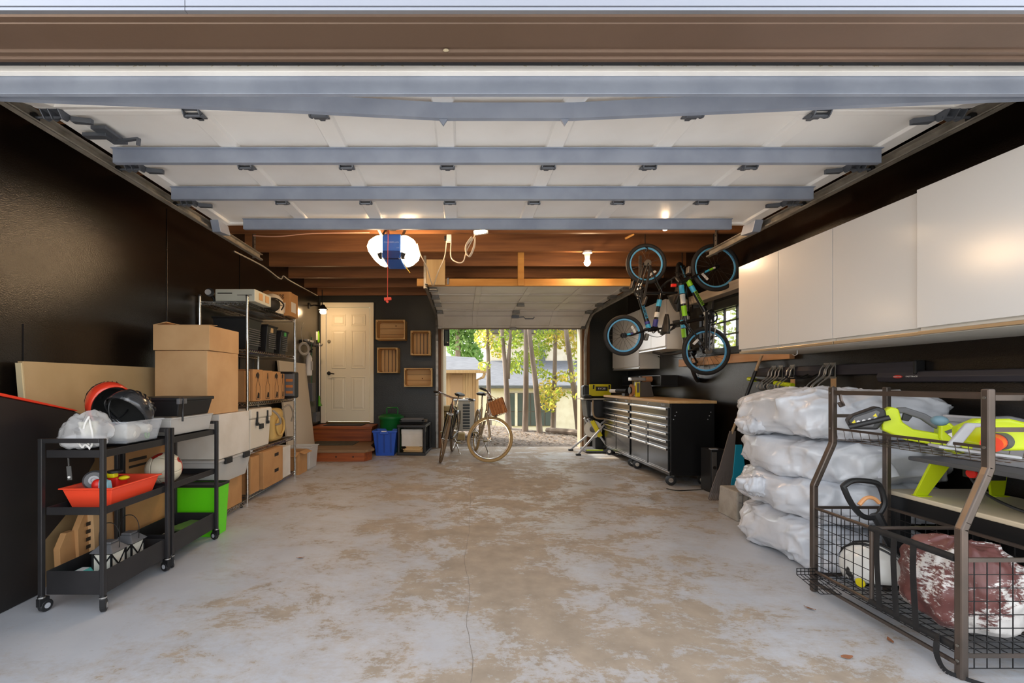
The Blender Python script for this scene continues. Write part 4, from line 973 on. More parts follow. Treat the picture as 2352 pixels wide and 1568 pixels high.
B().tub(-2.085, -1.83, 2.40, 2.685, .8215, .945, .02, .02, .004, .008, .01).out('body', mat('clear_bin_plastic', '#dfe3e8', .12, alpha=.27), cb, bev=.004)
g = wthing('work_gloves', 'bunch of off-white gloves inside the clear bin', 'gloves', (-1.94, 2.52, .828))
blob((-1.92, 2.50, .875), (.075, .075, .045), .8, .5, 12, 8, 30, 16, .98, .18).out('gloves', mat('off_white_cloth', '#e0dbd0', .85), g, smooth=True)
blob((-1.93, 2.60, .89), (.085, .05, .035), .8, .5, 12, 11, 30, 14, .98, .2).out('gloves', MATS['off_white_cloth'], g, smooth=True)
o = B().torus((-1.865, 2.60, .852), (1, .2, .1), .018, .006, 20, 8).out('tape_roll', mat('green_tape', '#4fa43a', .5), smooth=True); tag(o, 'small green tape ring inside the clear bin', 'tape')

def helmet(name, label, M_, ms, mi, sz=(.105, .14, .095), vents=6, visor=False):
    t = thing(name, label, 'helmet', M=M_)
    def shell(k, cut):
        b = B()
        def fn(u, v):
            a = 2*PI*u; ph = (PI/2)*(1-v*cut)
            f = 1+.06*math.sin(a*2+.6)*v
            return Vector((math.cos(a)*math.cos(ph)*sz[0]*k*f, math.sin(a)*math.cos(ph)*sz[1]*k*f, math.sin(ph)*sz[2]*k))
        return b.grid(fn, 32, 12, True)
    shell(1, 1.18).out('shell', ms, t, smooth=True, solid=.004)
    shell(.9, 1.1).out('liner', mi, t, smooth=True, solid=.01)
    for i in range(vents):
        a = (i-(vents-1)/2)*.32
        bb_ = B(); P_ = []
        for k in range(7):
            ph = -1.05+2.1*k/6
            P_.append((math.sin(a)*math.cos(ph)*sz[0]*1.012, math.sin(ph)*sz[1]*1.012, math.cos(a)*math.cos(ph)*sz[2]*1.012))
        bb_.tube(P_, .006, 6, rs=[.001, .006, .008, .009, .008, .006, .001]).out('vent', m_blackp, t, smooth=True)
    B().tube(catmull([(-sz[0]*.85, .02, .0), (-sz[0]*.6, .03, -.05), (0, .05, -.085), (sz[0]*.6, .03, -.05), (sz[0]*.85, .02, 0)], 5), .004, 6).out('strap', m_blackp, t, smooth=True)
    if visor:
        B().grid(lambda u, v: Vector((math.sin((u-.5)*2.2)*sz[0]*(1.02+.1*v), math.cos((u-.5)*2.2)*sz[1]*(1.0+.38*v), .02-.02*v)), 14, 4).out('visor', ms, t, smooth=True, solid=.005)
    return t
m_helmR = mat('red_helmet_shell', '#d63a22', .25, coat=.4); m_helmB = mat('black_helmet_shell', '#2a2b2d', .2, coat=.6, c2='#6e6f70', scale=9, lo=.55, hi=.6)
m_foam = mat('dark_foam', '#232322', .9)
helmet('bike_helmet', 'red bike helmet lying on its side behind the clear bin', Matrix.Translation((-2.09, 2.61, 1.03)) @ Matrix.Rotation(math.radians(-62), 4, 'Y') @ Matrix.Rotation(math.radians(-20), 4, 'X') @ Matrix.Rotation(math.radians(70), 4, 'Z'), m_helmR, m_foam, (.115, .145, .115))
helmet('bike_helmet', 'black and silver bike helmet tipped open on the clear bin', Matrix.Translation((-1.955, 2.58, .995)) @ Matrix.Rotation(math.radians(-48), 4, 'X') @ Matrix.Rotation(math.radians(12), 4, 'Y') @ Matrix.Rotation(math.radians(60), 4, 'Z'), m_helmB, m_foam, (.125, .155, .105))
fb = wthing('frosted_bin', 'frosted plastic bin under the black lidded bin on the far cart', 'bin', (-1.98, 3.0, .82))
B().tub(-2.10, -1.835, 2.77, 3.225, .8215, .935, .015, .015, .004, .006, .01).out('body', m_frost, fb, bev=.004)
B().box(-2.07, -1.87, 2.80, 3.2, .83, .88).out('contents', m_whitecard, fb, bev=.01)
kb = wthing('black_bin', 'long black lidded bin on top of the far cart', 'bin', (-2.0, 3.0, .94))
B().taper(-2.19, -1.83, 2.84, 3.22, .938, 1.04, .02, .02).out('body', m_blackp, kb, bev=.006)
B().box(-2.20, -1.82, 2.83, 3.23, 1.04, 1.062).out('lid', m_blackp, kb, bev=.006)
B().box(-1.835, -1.815, 2.82, 2.90, 1.02, 1.055).out('latch', m_greyp, kb, bev=.003)
B().tube(catmull([(-1.818, 2.86, 1.06), (-1.81, 2.85, 1.02), (-1.80, 2.83, .97), (-1.80, 2.83, .91)], 5), .006, 6).out('strap', m_blackp, kb, smooth=True)

# orange tray with toys
tr = wthing('orange_tray', 'orange-red plastic tray of toys on the front cart middle tier', 'tray', (-1.965, 2.48, .494))
B().tub(-2.095, -1.835, 2.30, 2.66, .4935, .608, .028, .03, .004, .012, .008).out('body', m_orange, tr, bev=.006, seg=3)
ty = wthing('ribbed_toy', 'dark grey ribbed toy wheel in the orange tray', 'toy', (-2.02, 2.42, .53))
B().lathe([(.02, -.035), (.042, -.035), (.052, -.02), (.052, .02), (.042, .035), (.02, .035)], (-2.005, 2.40, .628), (.5, -.8, .15), 18).out('tyre', m_greyp, ty, smooth=True)
B().lathe([(.02, .034), (.024, .040), (.014, .041), (.010, .036)], (-2.005, 2.40, .628), (.5, -.8, .15), 14).out('hub', m_lgrey, ty, smooth=True)
ty = wthing('toy_block', 'red and pale blue rounded toy in the orange tray', 'toy', (-1.95, 2.36, .50))
B().ell((-1.955, 2.355, .610), (.028, .022, .033), 12, 8).out('body', m_red, ty, smooth=True)
B().prism([(-1.955, .55), (-1.88, .55), (-1.895, .632), (-1.935, .642)], 'Y', 2.34, 2.375).out('block', mat('pale_blue_toy', '#86b7c6', .5), ty, bev=.004)
ty = wthing('toy_car', 'red yellow and black toy vehicle in the orange tray', 'toy', (-1.94, 2.47, .50))
B().box(-1.985, -1.915, 2.44, 2.52, .575, .63).out('body', m_red, ty, bev=.008)
B().box(-1.98, -1.93, 2.435, 2.47, .63, .655).out('cab', m_yellow, ty, bev=.006)
B().lathe([(.035, 0), (.036, .012), (.0, .014)], (-1.95, 2.47, .655)).out('cap', m_blackp, ty, smooth=True)
B().ell((-1.90, 2.47, .625), (.025, .03, .012), 10, 6).out('bumper', m_yellow, ty, smooth=True)
# ball
def ball_material():
    m = bpy.data.materials.new('cream_ball'); m.use_nodes = True; nt = m.node_tree; N = nt.nodes; L = nt.links; p = N['Principled BSDF']; p.inputs['Roughness'].default_value = .45
    tc = N.new('ShaderNodeTexCoord'); v = N.new('ShaderNodeTexVoronoi'); v.inputs['Scale'].default_value = 9; L.new(tc.outputs['Object'], v.inputs['Vector'])
    v2 = N.new('ShaderNodeTexVoronoi'); v2.feature = 'DISTANCE_TO_EDGE'; v2.inputs['Scale'].default_value = 9; L.new(tc.outputs['Object'], v2.inputs['Vector'])
    n = N.new('ShaderNodeTexNoise'); n.inputs['Scale'].default_value = 7; L.new(tc.outputs['Object'], n.inputs['Vector'])
    r = N.new('ShaderNodeValToRGB'); e = r.color_ramp.elements; r.color_ramp.interpolation = 'CONSTANT'
    e[0].position = 0; e[0].color = (*lin('#2a1512'), 1); e[1].position = .36; e[1].color = (*lin('#b32018'), 1)
    x = e.new(.41); x.color = (*lin('#e2d7bd'), 1); L.new(n.outputs['Fac'], r.inputs[0])
    b = N.new('ShaderNodeBump'); b.inputs['Strength'].default_value = .4; b.inputs['Distance'].default_value = .01
    rr = N.new('ShaderNodeValToRGB'); rr.color_ramp.elements[1].position = .05; L.new(v2.outputs['Distance'], rr.inputs[0]); L.new(rr.outputs[0], b.inputs['Height'])
    L.new(r.outputs[0], p.inputs['Base Color']); L.new(b.outputs[0], p.inputs['Normal']); return m
o = B().ell((0, 0, 0), .105, 28, 18).out('soccer_ball', ball_material(), smooth=True); o.location = (-1.955, 2.88, .492+.105); tag(o, 'cream soccer ball with red and black marks on the far cart', 'ball')
# green bin
gb = wthing('green_bin', 'lime green bin with a black rim standing past the far cart', 'bin', (-2.0, 3.39, 0))
B().tub(-2.16, -1.835, 3.29, 3.46, 0, .385, .02, .01, .005).out('body', m_green, gb, bev=.006)
B().tub(-2.163, -1.832, 3.287, 3.463, .372, .392, 0, 0, .008).out('rim', m_blackp, gb, bev=.002)
# lower tier
ln_lab = ['black and cream lantern nearest the front post on the cart bottom tray', 'black and cream lantern farther back on the cart bottom tray']
for i, (x, y) in enumerate(((-1.95, 2.43), (-1.95, 2.575))):
    l = wthing('lantern', ln_lab[i], 'lantern', (x, y, .09), 'lanterns on the cart')
    B().box(x-.048, x+.048, y-.048, y+.048, .0905, .225).out('candle_glass', mat('cream_glass', '#d9d5c6', .4), l)
    for sx in (-1, 1):
        for sy in (-1, 1): B().box(x+sx*.05-.004, x+sx*.05+.004, y+sy*.05-.004, y+sy*.05+.004, .0905, .235).out('corner_bar', m_blackm, l)
    for s_ in (-1, 1):
        B().bar((x-.048, y-.051, .095), (x+.048, y-.051, .225), .003, .007, up=(0, 0, 1)).bar((x+.048, y-.051, .095), (x-.048, y-.051, .225), .003, .007).out('cross_bar', m_blackm, l) if s_ < 0 else B().bar((x+.051, y-.048, .095), (x+.051, y+.048, .225), .003, .007).bar((x+.051, y+.048, .095), (x+.051, y-.048, .225), .003, .007).out('cross_bar', m_blackm, l)
    B().add([(x-.066, y-.066, .235), (x+.066, y-.066, .235), (x+.066, y+.066, .235), (x-.066, y+.066, .235), (x-.03, y-.03, .275), (x+.03, y-.03, .275), (x+.03, y+.03, .275), (x-.03, y+.03, .275)],
            [(0, 3, 2, 1), (4, 5, 6, 7), (0, 1, 5, 4), (1, 2, 6, 5), (2, 3, 7, 6), (3, 0, 4, 7)]).box(x-.03, x+.03, y-.03, y+.03, .275, .287).out('roof', m_greyp, l, bev=.006)
    B().tube(catmull([(x-.055, y, .25), (x-.055, y, .33), (x-.03, y, .375), (x+.0, y, .385), (x+.03, y, .375), (x+.055, y, .33), (x+.055, y, .25)], 5), .0022, 6).out('wire_handle', m_blackm, l, smooth=True)
wp = wthing('wipes_pack', 'teal wipes packet lying in the cart bottom tray', 'packet', (-2.02, 2.33, .09))
B().box(-2.075, -1.995, 2.26, 2.40, .0905, .16).out('packet', mat('teal_packet', '#54b7ac', .35), wp, bev=.02, seg=3)
B().box(-2.05, -2.015, 2.285, 2.375, .1603, .163).out('label_sticker', m_white, wp)
mg = ['grey-blue magazine lying lowest', 'dark magazine with coloured stripes', 'pale newspaper roll', 'green-edged leaflet']
cs = ['#7e97a3', '#3b3430', '#c9bfb0', '#5f7c49']
for i in range(4):
    o = wthing('magazine', mg[i]+' in the far cart bottom tray', 'magazine', (-1.96, 3.0, .09), 'papers in the far cart')
    y0, y1 = ((2.86, 3.18), (2.92, 3.16), (2.79, 2.90), (3.0, 3.2))[i]
    b = B().box(-2.06+.01*i, -1.87-.01*(i % 2), y0, y1, .0905+.018*i, .106+.018*i); b.tf(Matrix.Translation((-1.96, 3, 0)) @ Matrix.Rotation(math.radians((-8, 6, 12, -14)[i]), 4, 'Z') @ Matrix.Translation((1.96, -3, 0)))
    b.out('sheets', mat('magazine_%d' % i, cs[i], .4, c2='#c8c0b4' if i == 1 else None, scale=30, stretch=(1, .2, 1), lo=.55, hi=.6), o, bev=.002)

# ------------------------------------------------------------------ box stack in front of the wire rack
def carton(label, x0, x1, y0, y1, z0, z1, m=None, flaps=False, tape=True, rot=0, tilt=0, name='cardboard_box', cat='box', group=None):
    cx_, cy_ = (x0+x1)/2, (y0+y1)/2
    t = thing(name, label, cat, (cx_, cy_, z0), 0, group); t.rotation_euler = (math.radians(tilt), 0, math.radians(rot))
    m = m or m_card; a, b_, h = (x1-x0)/2, (y1-y0)/2, z1-z0
    if flaps:
        B().tub(-a, a, -b_, b_, 0, h, 0, 0, .005).out('body', m, t, bev=.002)
        for (p0, p1, d) in ((((-a, -b_, h), (a, -b_, h), (0, .8, .08)), ((-a, b_, h), (-a, -b_, h), (.7, 0, .16))) if flaps == 'in' else (((-a, -b_, h), (a, -b_, h), (0, -1, .6)), ((a, -b_, h), (a, b_, h), (.7, 0, .35)), ((-a, b_, h), (-a, -b_, h), (-.5, 0, .6)))):
            d = Vector(d)*.55*min(a, b_)*1.2; p0 = Vector(p0); p1 = Vector(p1)
            if flaps == 'low': d.z = -abs(d.z)*.8
            B().add([p0, p1, p1+d, p0+d], [(0, 1, 2, 3)]).out('flap', m, t, solid=.004)
    else:
        B().box(-a, a, -b_, b_, 0, h).out('body', m, t, bev=.004)
        if tape:
            B().box(-.025, .025, -b_-.001, b_+.001, h-.06, h+.001).out('tape', m_tape, t)
    return t
lowr = wthing('wire_dolly', 'low chrome wire platform under the stacked cartons', 'wire shelf', (-2.2, 3.85, 0))
def wire_deck(parent, x0, x1, y0, y1, z, n=16, name='wire_deck'):
    B().tube([(x0, y0, z), (x1, y0, z), (x1, y1, z), (x0, y1, z)], .004, 6, closed=True).tube([(x0, y0, z-.03), (x1, y0, z-.03), (x1, y1, z-.03), (x0, y1, z-.03)], .004, 6, closed=True).out('edge_rod', m_chrome, parent, smooth=True)
    b = B()
    for i in range(n): y = y0+(y1-y0)*(i+.5)/n; b.bar((x0, y, z+.002), (x1, y, z+.002), .004, .004)
    for i in range(3): x = x0+(x1-x0)*(i+1)/4; b.bar((x, y0, z-.003), (x, y1, z-.003), .005, .005)
    b.out(name, m_chrome, parent, kind='stuff')
    b = B()
    def zig(p0, p1, k):
        p0 = Vector(p0); p1 = Vector(p1)
        for i in range(k):
            a = p0+(p1-p0)*i/k; c = p0+(p1-p0)*(i+1)/k
            b.bar(a+Vector((0, 0, 0 if i % 2 else -.03)), c+Vector((0, 0, -.03 if i % 2 else 0)), .0035, .0035)
    zig((x1, y0, z), (x1, y1, z), int((y1-y0)/.022)); zig((x0, y0, z), (x1, y0, z), int((x1-x0)/.022)); zig((x0, y0, z), (x0, y1, z), int((y1-y0)/.03))
    b.out('truss_wire', m_chrome, parent, kind='stuff')
wire_deck(lowr, -2.45, -2.03, 3.56, 4.10, .055, 18)
for x in (-2.43, -2.05):
    for y in (3.58, 4.08): B().cyl((x, y, 0), (x, y, .05), .012, n=8).out('foot', m_blackp, lowr)
carton('brown cardboard box at the bottom of the near stack', -2.44, -2.03, 3.58, 4.05, .060, .335)
cbn = wthing('clear_bin', 'clear tote with black handle clips in the carton stack', 'bin', (-2.15, 3.75, .336))
B().tub(-2.42, -1.93, 3.46, 4.02, .337, .535, .035, .035, .004, .01, .012).out('body', m_frost, cbn, bev=.006)
B().box(-2.43, -1.92, 3.45, 4.03, .528, .543).out('lid', MATS['frosted_plastic'], cbn, bev=.004)
for y in (3.60, 3.90): B().box(-1.925, -1.905, y-.05, y+.05, .50, .55).out('handle_clip', m_blackp, cbn, bev=.003)
B().box(-2.36, -1.99, 3.54, 3.96, .345, .47).out('contents', mat('packed_fabric', '#b6b2ae', .9, c2='#938f8d', scale=10), cbn, bev=.02)
carton('large white carton in the middle of the near stack', -2.36, -1.935, 3.50, 3.99, .545, .905, m_whitecard, tape=False, tilt=0)
carton('big brown carton on top of the white carton', -2.37, -1.955, 3.39, 3.83, .908, 1.405, m_cardlight, rot=-2, tape=False)
carton('brown carton with open flaps at the very top of the stack', -2.38, -1.95, 3.38, 3.84, 1.408, 1.60, m_cardlight, rot=1, flaps='in')

# ------------------------------------------------------------------ chrome wire rack
rk = wthing('wire_rack', 'tall chrome wire shelving rack loaded with boxes and bins', 'shelving rack', (-2.3, 4.82, 0))
RX_0, RX_1, RY0, RY1 = -2.52, -2.065, 4.22, 5.42
for x in (RX_0, RX_1):
    for y in (RY0, RY1):
        b = B().cyl((x, y, .0), (x, y, 1.99), .0135, n=12)
        for k in range(38): b.torus((x, y, .08+k*.05), (0, 0, 1), .0135, .0012, 12, 4)
        b.out('post', m_chrome, rk, smooth=True)
        B().cyl((x, y, 1.985), (x, y, 2.0), .015, n=12).out('post_cap', m_blackp, rk)
for z in (.065, .495, .965, 1.48, 1.935):
    wire_deck(rk, RX_0+.005, RX_1-.005, RY0+.005, RY1-.005, z, 40, 'wire_shelf')
# bottom level
carton('plain brown box on the lowest level of the wire rack', -2.46, -2.05, 4.26, 4.44, .072, .43, None, tape=False)
hbx = carton('brown moving box with hand holes on the lowest rack level', -2.46, -2.02, 4.47, 4.95, .072, .45, None)
for z in (.12, .29):
    B().box(.2195, .2225, .02, .12, z, z+.035).out('hand_hole', m_dark, hbx, bev=.001)
carton('narrow white box at the far end of the lowest rack level', -2.46, -2.04, 4.98, 5.22, .072, .42, m_whitecard, tape=False)
carton('small brown box with an open drooping flap beyond the rack', -2.42, -2.04, 5.50, 5.78, .0, .29, None, flaps='low')
cbn = wthing('clear_bin', 'clear tote on the floor beyond the drooping-flap box', 'bin', (-2.2, 5.98, 0))
B().tub(-2.33, -2.02, 5.84, 6.16, 0, .30, .02, .02, .004, .012, .015).out('body', m_frost, cbn, bev=.006)
B().box(-2.27, -2.07, 5.90, 6.1, .01, .18).out('contents', m_whitecard, cbn, bev=.02)
# fourth level: cooler, tan case
cl = wthing('cooler', 'white hard cooler with black latches on the wire rack', 'cooler', (-2.3, 4.5, .5))
m_cool = mat('white_cooler', '#dcd5c6', .45)
B().taper(-2.42, -2.055, 4.27, 4.72, .5, .80, .015, .015).out('body', m_cool, cl, bev=.015, seg=3)
B().box(-2.43, -2.045, 4.26, 4.73, .80, .90).out('lid', m_cool, cl, bev=.018, seg=3)
for y in (4.38, 4.61): B().box(-2.05, -2.036, y-.012, y+.012, .74, .87).box(-2.05, -2.028, y-.018, y+.018, .73, .76).out('latch', m_blackp, cl, bev=.003)
B().box(-2.056, -2.045, 4.45, 4.53, .69, .74).out('badge', m_blackp, cl)
B().tube(catmull([(-2.05, 4.75, .86), (-2.0, 4.78, .80), (-1.985, 4.80, .72), (-2.04, 4.80, .70)], 5), .012, 8).out('strap', mat('grey_webbing', '#8d8273', .8), cl, smooth=True)
yb_ = wthing('tan_case', 'yellow-tan rounded carry case beside the white cooler', 'case', (-2.25, 5.0, .5))
B().box(-2.42, -2.07, 4.82, 5.12, .502, .87).out('body', mat('tan_yellow_fabric', '#c7a55f', .7), yb_, bev=.06, seg=4)
B().torus((-2.055, 4.97, .67), (1, 0, 0), .10, .012, 24, 8).out('ring', MATS['tan_yellow_fabric'], yb_, smooth=True)
B().tube(catmull([(-2.06, 5.02, .86), (-2.0, 5.08, .90), (-1.99, 5.17, .80), (-2.02, 5.20, .70)], 5), .01, 6).out('carry_strap', MATS['grey_webbing'], yb_, smooth=True)
# third level: spray bottle cartons
def outline(b, pts, x, w=.006):
    for p, q in zip(pts, pts[1:]+pts[:1]): b.bar((x, p[0], p[1]), (x, q[0], q[1]), w, .001, up=(1, 0, 0))
ordn = ['first', 'second', 'third', 'narrowest, last']
for i, (y0, y1, ht) in enumerate(((4.36, 4.57, .32), (4.575, 4.80, .315), (4.805, 5.02, .31), (5.025, 5.13, .29))):
    c = wthing('bottle_carton', ordn[i]+' brown carton printed with a spray bottle along the rack front', 'box', (-2.2, (y0+y1)/2, .97), 'spray bottle cartons')
    B().box(-2.36, -2.075, y0, y1, .971, .971+ht).out('body', m_card, c, bev=.003)
    ym = (y0+y1)/2; s_ = (y1-y0)/.22
    pts = [(ym-.045*s_, .99), (ym+.045*s_, .99), (ym+.045*s_, 1.12), (ym+.012*s_, 1.18), (ym+.012*s_, 1.20), (ym-.012*s_, 1.20), (ym-.012*s_, 1.18), (ym-.045*s_, 1.12)]
    b = B(); outline(b, pts, -2.0742)
    b.out('bottle_print', m_ink, c)
    if i != 1: B().prism([(ym-.03*s_, 1.205), (ym+.02*s_, 1.205), (ym+.03*s_, 1.24), (ym-.0*s_, 1.265), (ym-.045*s_, 1.245), (ym-.055*s_, 1.20), (ym-.04*s_, 1.225)], 'X', -2.0752, -2.0738).out('trigger_print', m_ink, c)
    else: B().prism([(ym-.012, 1.205), (ym+.012, 1.205), (ym+.006, 1.26), (ym-.006, 1.26)], 'X', -2.0752, -2.0738).out('trigger_print', m_ink, c)
    B().prism([(ym-.02*s_, 1.0), (ym+.03*s_, 1.0), (ym+.03*s_, 1.05), (ym, 1.06)], 'X', -2.0752, -2.0736).out('torn_hole', mat('dark_hole', '#1b120b', .9), c)
carton('small brown box at the near end of the bottle cartons', -2.36, -2.10, 4.245, 4.35, .971, 1.27, None, tape=False)
tc_ = wthing('tool_case', 'black hard tool case at the far end of the wire rack', 'case', (-2.2, 5.29, .97))
B().box(-2.40, -1.99, 5.20, 5.36, .972, 1.29).out('shell', m_blackp, tc_, bev=.025, seg=3)
B().box(-2.10, -1.985, 5.185, 5.20, 1.0, 1.26).out('insert', m_greyp, tc_, bev=.004)
for z in (1.03, 1.10, 1.17): B().box(-2.08, -2.0, 5.180, 5.186, z, z+.03).out('tool_slot', mat('orange_tool', '#b06a30', .5), tc_)
# second level: black bins
blab = ['black plastic bin nearest the camera', 'middle black plastic bin with an orange sticker', 'far black plastic bin with a green sticker']
for i, (y0, y1) in enumerate(((4.26, 4.56), (4.70, 4.94), (5.06, 5.26))):
    c = wthing('black_bin', blab[i]+' on the second rack level', 'bin', (-2.25, (y0+y1)/2, 1.48), 'black bins on the rack')
    B().tub(-2.42, -2.08, y0, y1, 1.487, 1.80-.02*i, .03, .02, .006, .01, .015).out('body', m_blackp, c, bev=.006)
    for k in range(8): B().box(-2.085, -2.079, y0+.03, y1-.03, 1.53+k*.022, 1.537+k*.022).out('rib', m_greyp, c)
    if i: B().box(-2.088, -2.0765, y0+.08, y0+.13, 1.70, 1.75).out('sticker', m_tape if i == 1 else mat('green_sticker', '#4fa45a', .5), c)
# top level
fbx = wthing('flat_case', 'pale grey-green flat plastic case on top of the wire rack', 'case', (-2.19, 4.42, 1.94))
m_pale = mat('pale_sage_plastic', '#c6c7ba', .5)
B().box(-2.385, -2.0, 4.24, 4.60, 1.942, 2.062).out('body', m_pale, fbx, bev=.008)
B().box(-2.36, -2.22, 4.236, 4.241, 2.015, 2.025).box(-2.17, -2.03, 4.236, 4.241, 2.0, 2.005).out('seam', m_dark, fbx)
for y in (4.32, 4.46): B().box(-2.001, -1.994, y, y+.08, 1.97, 2.04).out('vent_panel', m_cardlight, fbx, bev=.004)
cp = wthing('clamp_lamp', 'small black clip lamp at the near end of the rack top', 'lamp', (-2.44, 4.28, 1.94))
B().lathe([(.012, -.03), (.035, -.02), (.042, .02), (.03, .022)], (-2.45, 4.27, 2.03), (.3, -1, .1), 16).out('head', m_blackp, cp, smooth=True)
B().cyl((-2.4574, 4.2485, 2.032), (-2.456, 4.244, 2.0325), .028, n=14).out('lens', m_lgrey, cp)
B().tube([(-2.44, 4.29, 2.0), (-2.42, 4.29, 1.97), (-2.42, 4.29, 1.942)], .014).out('stem', m_blackp, cp, smooth=True)
bg = wthing('black_bag', 'slumped black bag with a strap on the rack top', 'bag', (-2.15, 4.80, 1.94))
blob((-2.15, 4.80, 2.01), (.14, .15, .085), .8, .3, 7, 3, 30, 16, .8, .05).out('body', mat('black_nylon', '#1d1a18', .7), bg, smooth=True)
B().tube(catmull([(-2.06, 4.70, 2.06), (-2.02, 4.80, 2.07), (-2.0, 4.92, 2.03), (-2.03, 4.93, 1.97)], 5), .008, 6).out('strap', m_blackp, bg, smooth=True)
dm = wthing('white_helmet', 'white dome shaped helmet between bag and carton on the rack', 'helmet', (-2.18, 5.02, 1.94))
B().lathe([(.12, 0), (.125, .08), (.11, .16), (.07, .215), (0, .235)], (-2.17, 5.03, 1.942), n=24).out('dome', mat('cream_white_shell', '#d9cfbd', .4), dm, smooth=True)
for z in (.09, .14): B().torus((-2.17, 5.03, 1.942+z), (0, 0, 1), .123-(z-.08)*.2, .004, 28, 6).out('band', m_blackp, dm, smooth=True)
sb_ = carton('open brown appliance carton at the far end of the rack top', -2.33, -2.02, 5.14, 5.40, 1.942, 2.22, None, flaps='in')
text('smeg', 'lettering', m_ink, sb_, .07, basis((.02, -.1315, .235), (1, 0, 0), (0, 0, 1)))
B().prism([(-.05, .03), (.10, .03), (.11, .15), (-.06, .15)], 'Y', -.1325, -.131).out('appliance_print', m_whitecard, sb_)
B().box(.1552, .157, -.08, .06, .05, .17).out('side_print', m_whitecard, sb_)

# leaning white panel, wall tool rail
lp = wthing('leaning_board', 'tall off-white panel leaning on the wall past the rack', 'panel', (-2.42, 6.5, 0))
B().add([(-2.34, 6.0, 0), (-2.34, 7.03, 0), (-2.505, 7.03, 1.46), (-2.505, 6.0, 1.46), (-2.37, 6.0, 0), (-2.37, 7.03, 0), (-2.535, 7.03, 1.46), (-2.535, 6.0, 1.46)],
        [(0, 1, 2, 3), (7, 6, 5, 4), (0, 3, 7, 4), (1, 5, 6, 2), (3, 2, 6, 7), (0, 4, 5, 1)]).out('sheet', mat('off_white_board', '#cdbfa8', .6), lp, bev=.003)
tl = wthing('tool_rail', 'dark wall rail of hooks for brooms beside the house door', 'tool rail', (-2.52, 7.3, 1.78))
B().box(-2.548, -2.51, 6.90, 7.70, 1.78, 1.83).out('rail', m_blackm, tl, bev=.004)
for y in (6.98, 7.2, 7.42, 7.6): B().bar((-2.51, y, 1.79), (-2.43, y, 1.795), .02, .02).bar((-2.43, y, 1.79), (-2.42, y, 1.83), .02, .012).out('hook', m_greyp, tl, bev=.003)
B().box(-2.52, -2.46, 7.0, 7.28, 1.815, 1.85).out('level_bar', m_lgrey, tl, bev=.004)
fe = wthing('fire_extinguisher', 'white fire extinguisher hanging under the tool rail', 'fire extinguisher', (-2.46, 7.08, 1.27))
B().lathe([(.04, 1.27), (.05, 1.28), (.05, 1.55), (.035, 1.59), (.018, 1.61), (.018, 1.64)], (-2.47, 7.08, 0)).out('cylinder', m_white, fe, smooth=True)
B().box(-2.50, -2.41, 7.06, 7.10, 1.64, 1.67).bar((-2.47, 7.08, 1.66), (-2.40, 7.08, 1.70), .02, .012).out('valve_handle', m_blackp, fe, bev=.004)
B().box(-2.425, -2.419, 7.04, 7.12, 1.36, 1.50).out('label_sticker', m_lgrey, fe)
tp = B().torus((-2.44, 6.78, 1.68), (.8, -.5, 0), .085, .02, 24, 8, .012).out('tape_loop', mat('pale_grey_tape', '#b3aca2', .5), smooth=True); tag(tp, 'pale grey hose loop hanging beside the fire extinguisher', 'loop')
o = B().tube(catmull([(-2.46, 6.78, 1.76), (-2.49, 6.80, 1.95), (-2.50, 6.9, 2.1)], 5), .006, 6).out('hanging_cord', m_wirew, smooth=True); tag(o, 'pale cord from which the grey loop hangs', 'cord')
def broom(name, label, y, z0, z1, m, mh, head, x=-2.47, top=None):
    t = wthing(name, label, 'broom', (x, y, z0), 'tools on the wall rail')
    B().cyl((x, y, z0+.05), (x+.0, y, z1), .012, n=8).out('pole', m, t, smooth=True)
    head(t, x, y, z0)
    if top: B().cyl((x, y, z1-.12), (x, y, z1+.02), .017, n=10).out('grip', top, t, smooth=True)
    return t
def squeegee(t, x, y, z0): B().prism([(y-.03, z0+.02), (y+.12, z0+.02), (y+.02, z0+.10), (y-.01, z0+.20), (y-.02, z0+.20)], 'X', x-.012, x+.012).out('head', mat('green_squeegee', '#5fae2a', .5), t, bev=.004)
def brush(t, x, y, z0): B().box(x-.03, x+.03, y-.10, y+.08, z0+.10, z0+.16).box(x-.025, x+.025, y-.11, y+.09, z0, z0+.10).out('brush_head', m_greyp, t, bev=.004)
def dust(t, x, y, z0): B().taper(x-.04, x+.04, y-.08, y+.08, z0, z0+.30, .0, .02).out('dustpan', m_greyp, t, bev=.006)
broom('squeegee', 'white pole squeegee with green head hanging beside the house door', 7.60, .73, 1.84, m_white, None, squeegee, top=None)
broom('broom', 'dark poled broom hanging in the corner by the house door', 7.46, .5, 2.0, m_blackm, None, brush, top=m_white)
broom('dustpan', 'grey long-handled dustpan hanging below the fire extinguisher', 7.2, .85, 1.9, mat('green_pole', '#2f5a3a', .5), None, dust)
o = B().lathe([(.012, 0), (.02, .02), (.018, .14), (.006, .20)], (-2.46, 7.52, 1.84)).out('green_bottle', mat('lime_bottle', '#8fd02a', .35), smooth=True); tag(o, 'small lime green bottle standing on the tool rail', 'bottle')
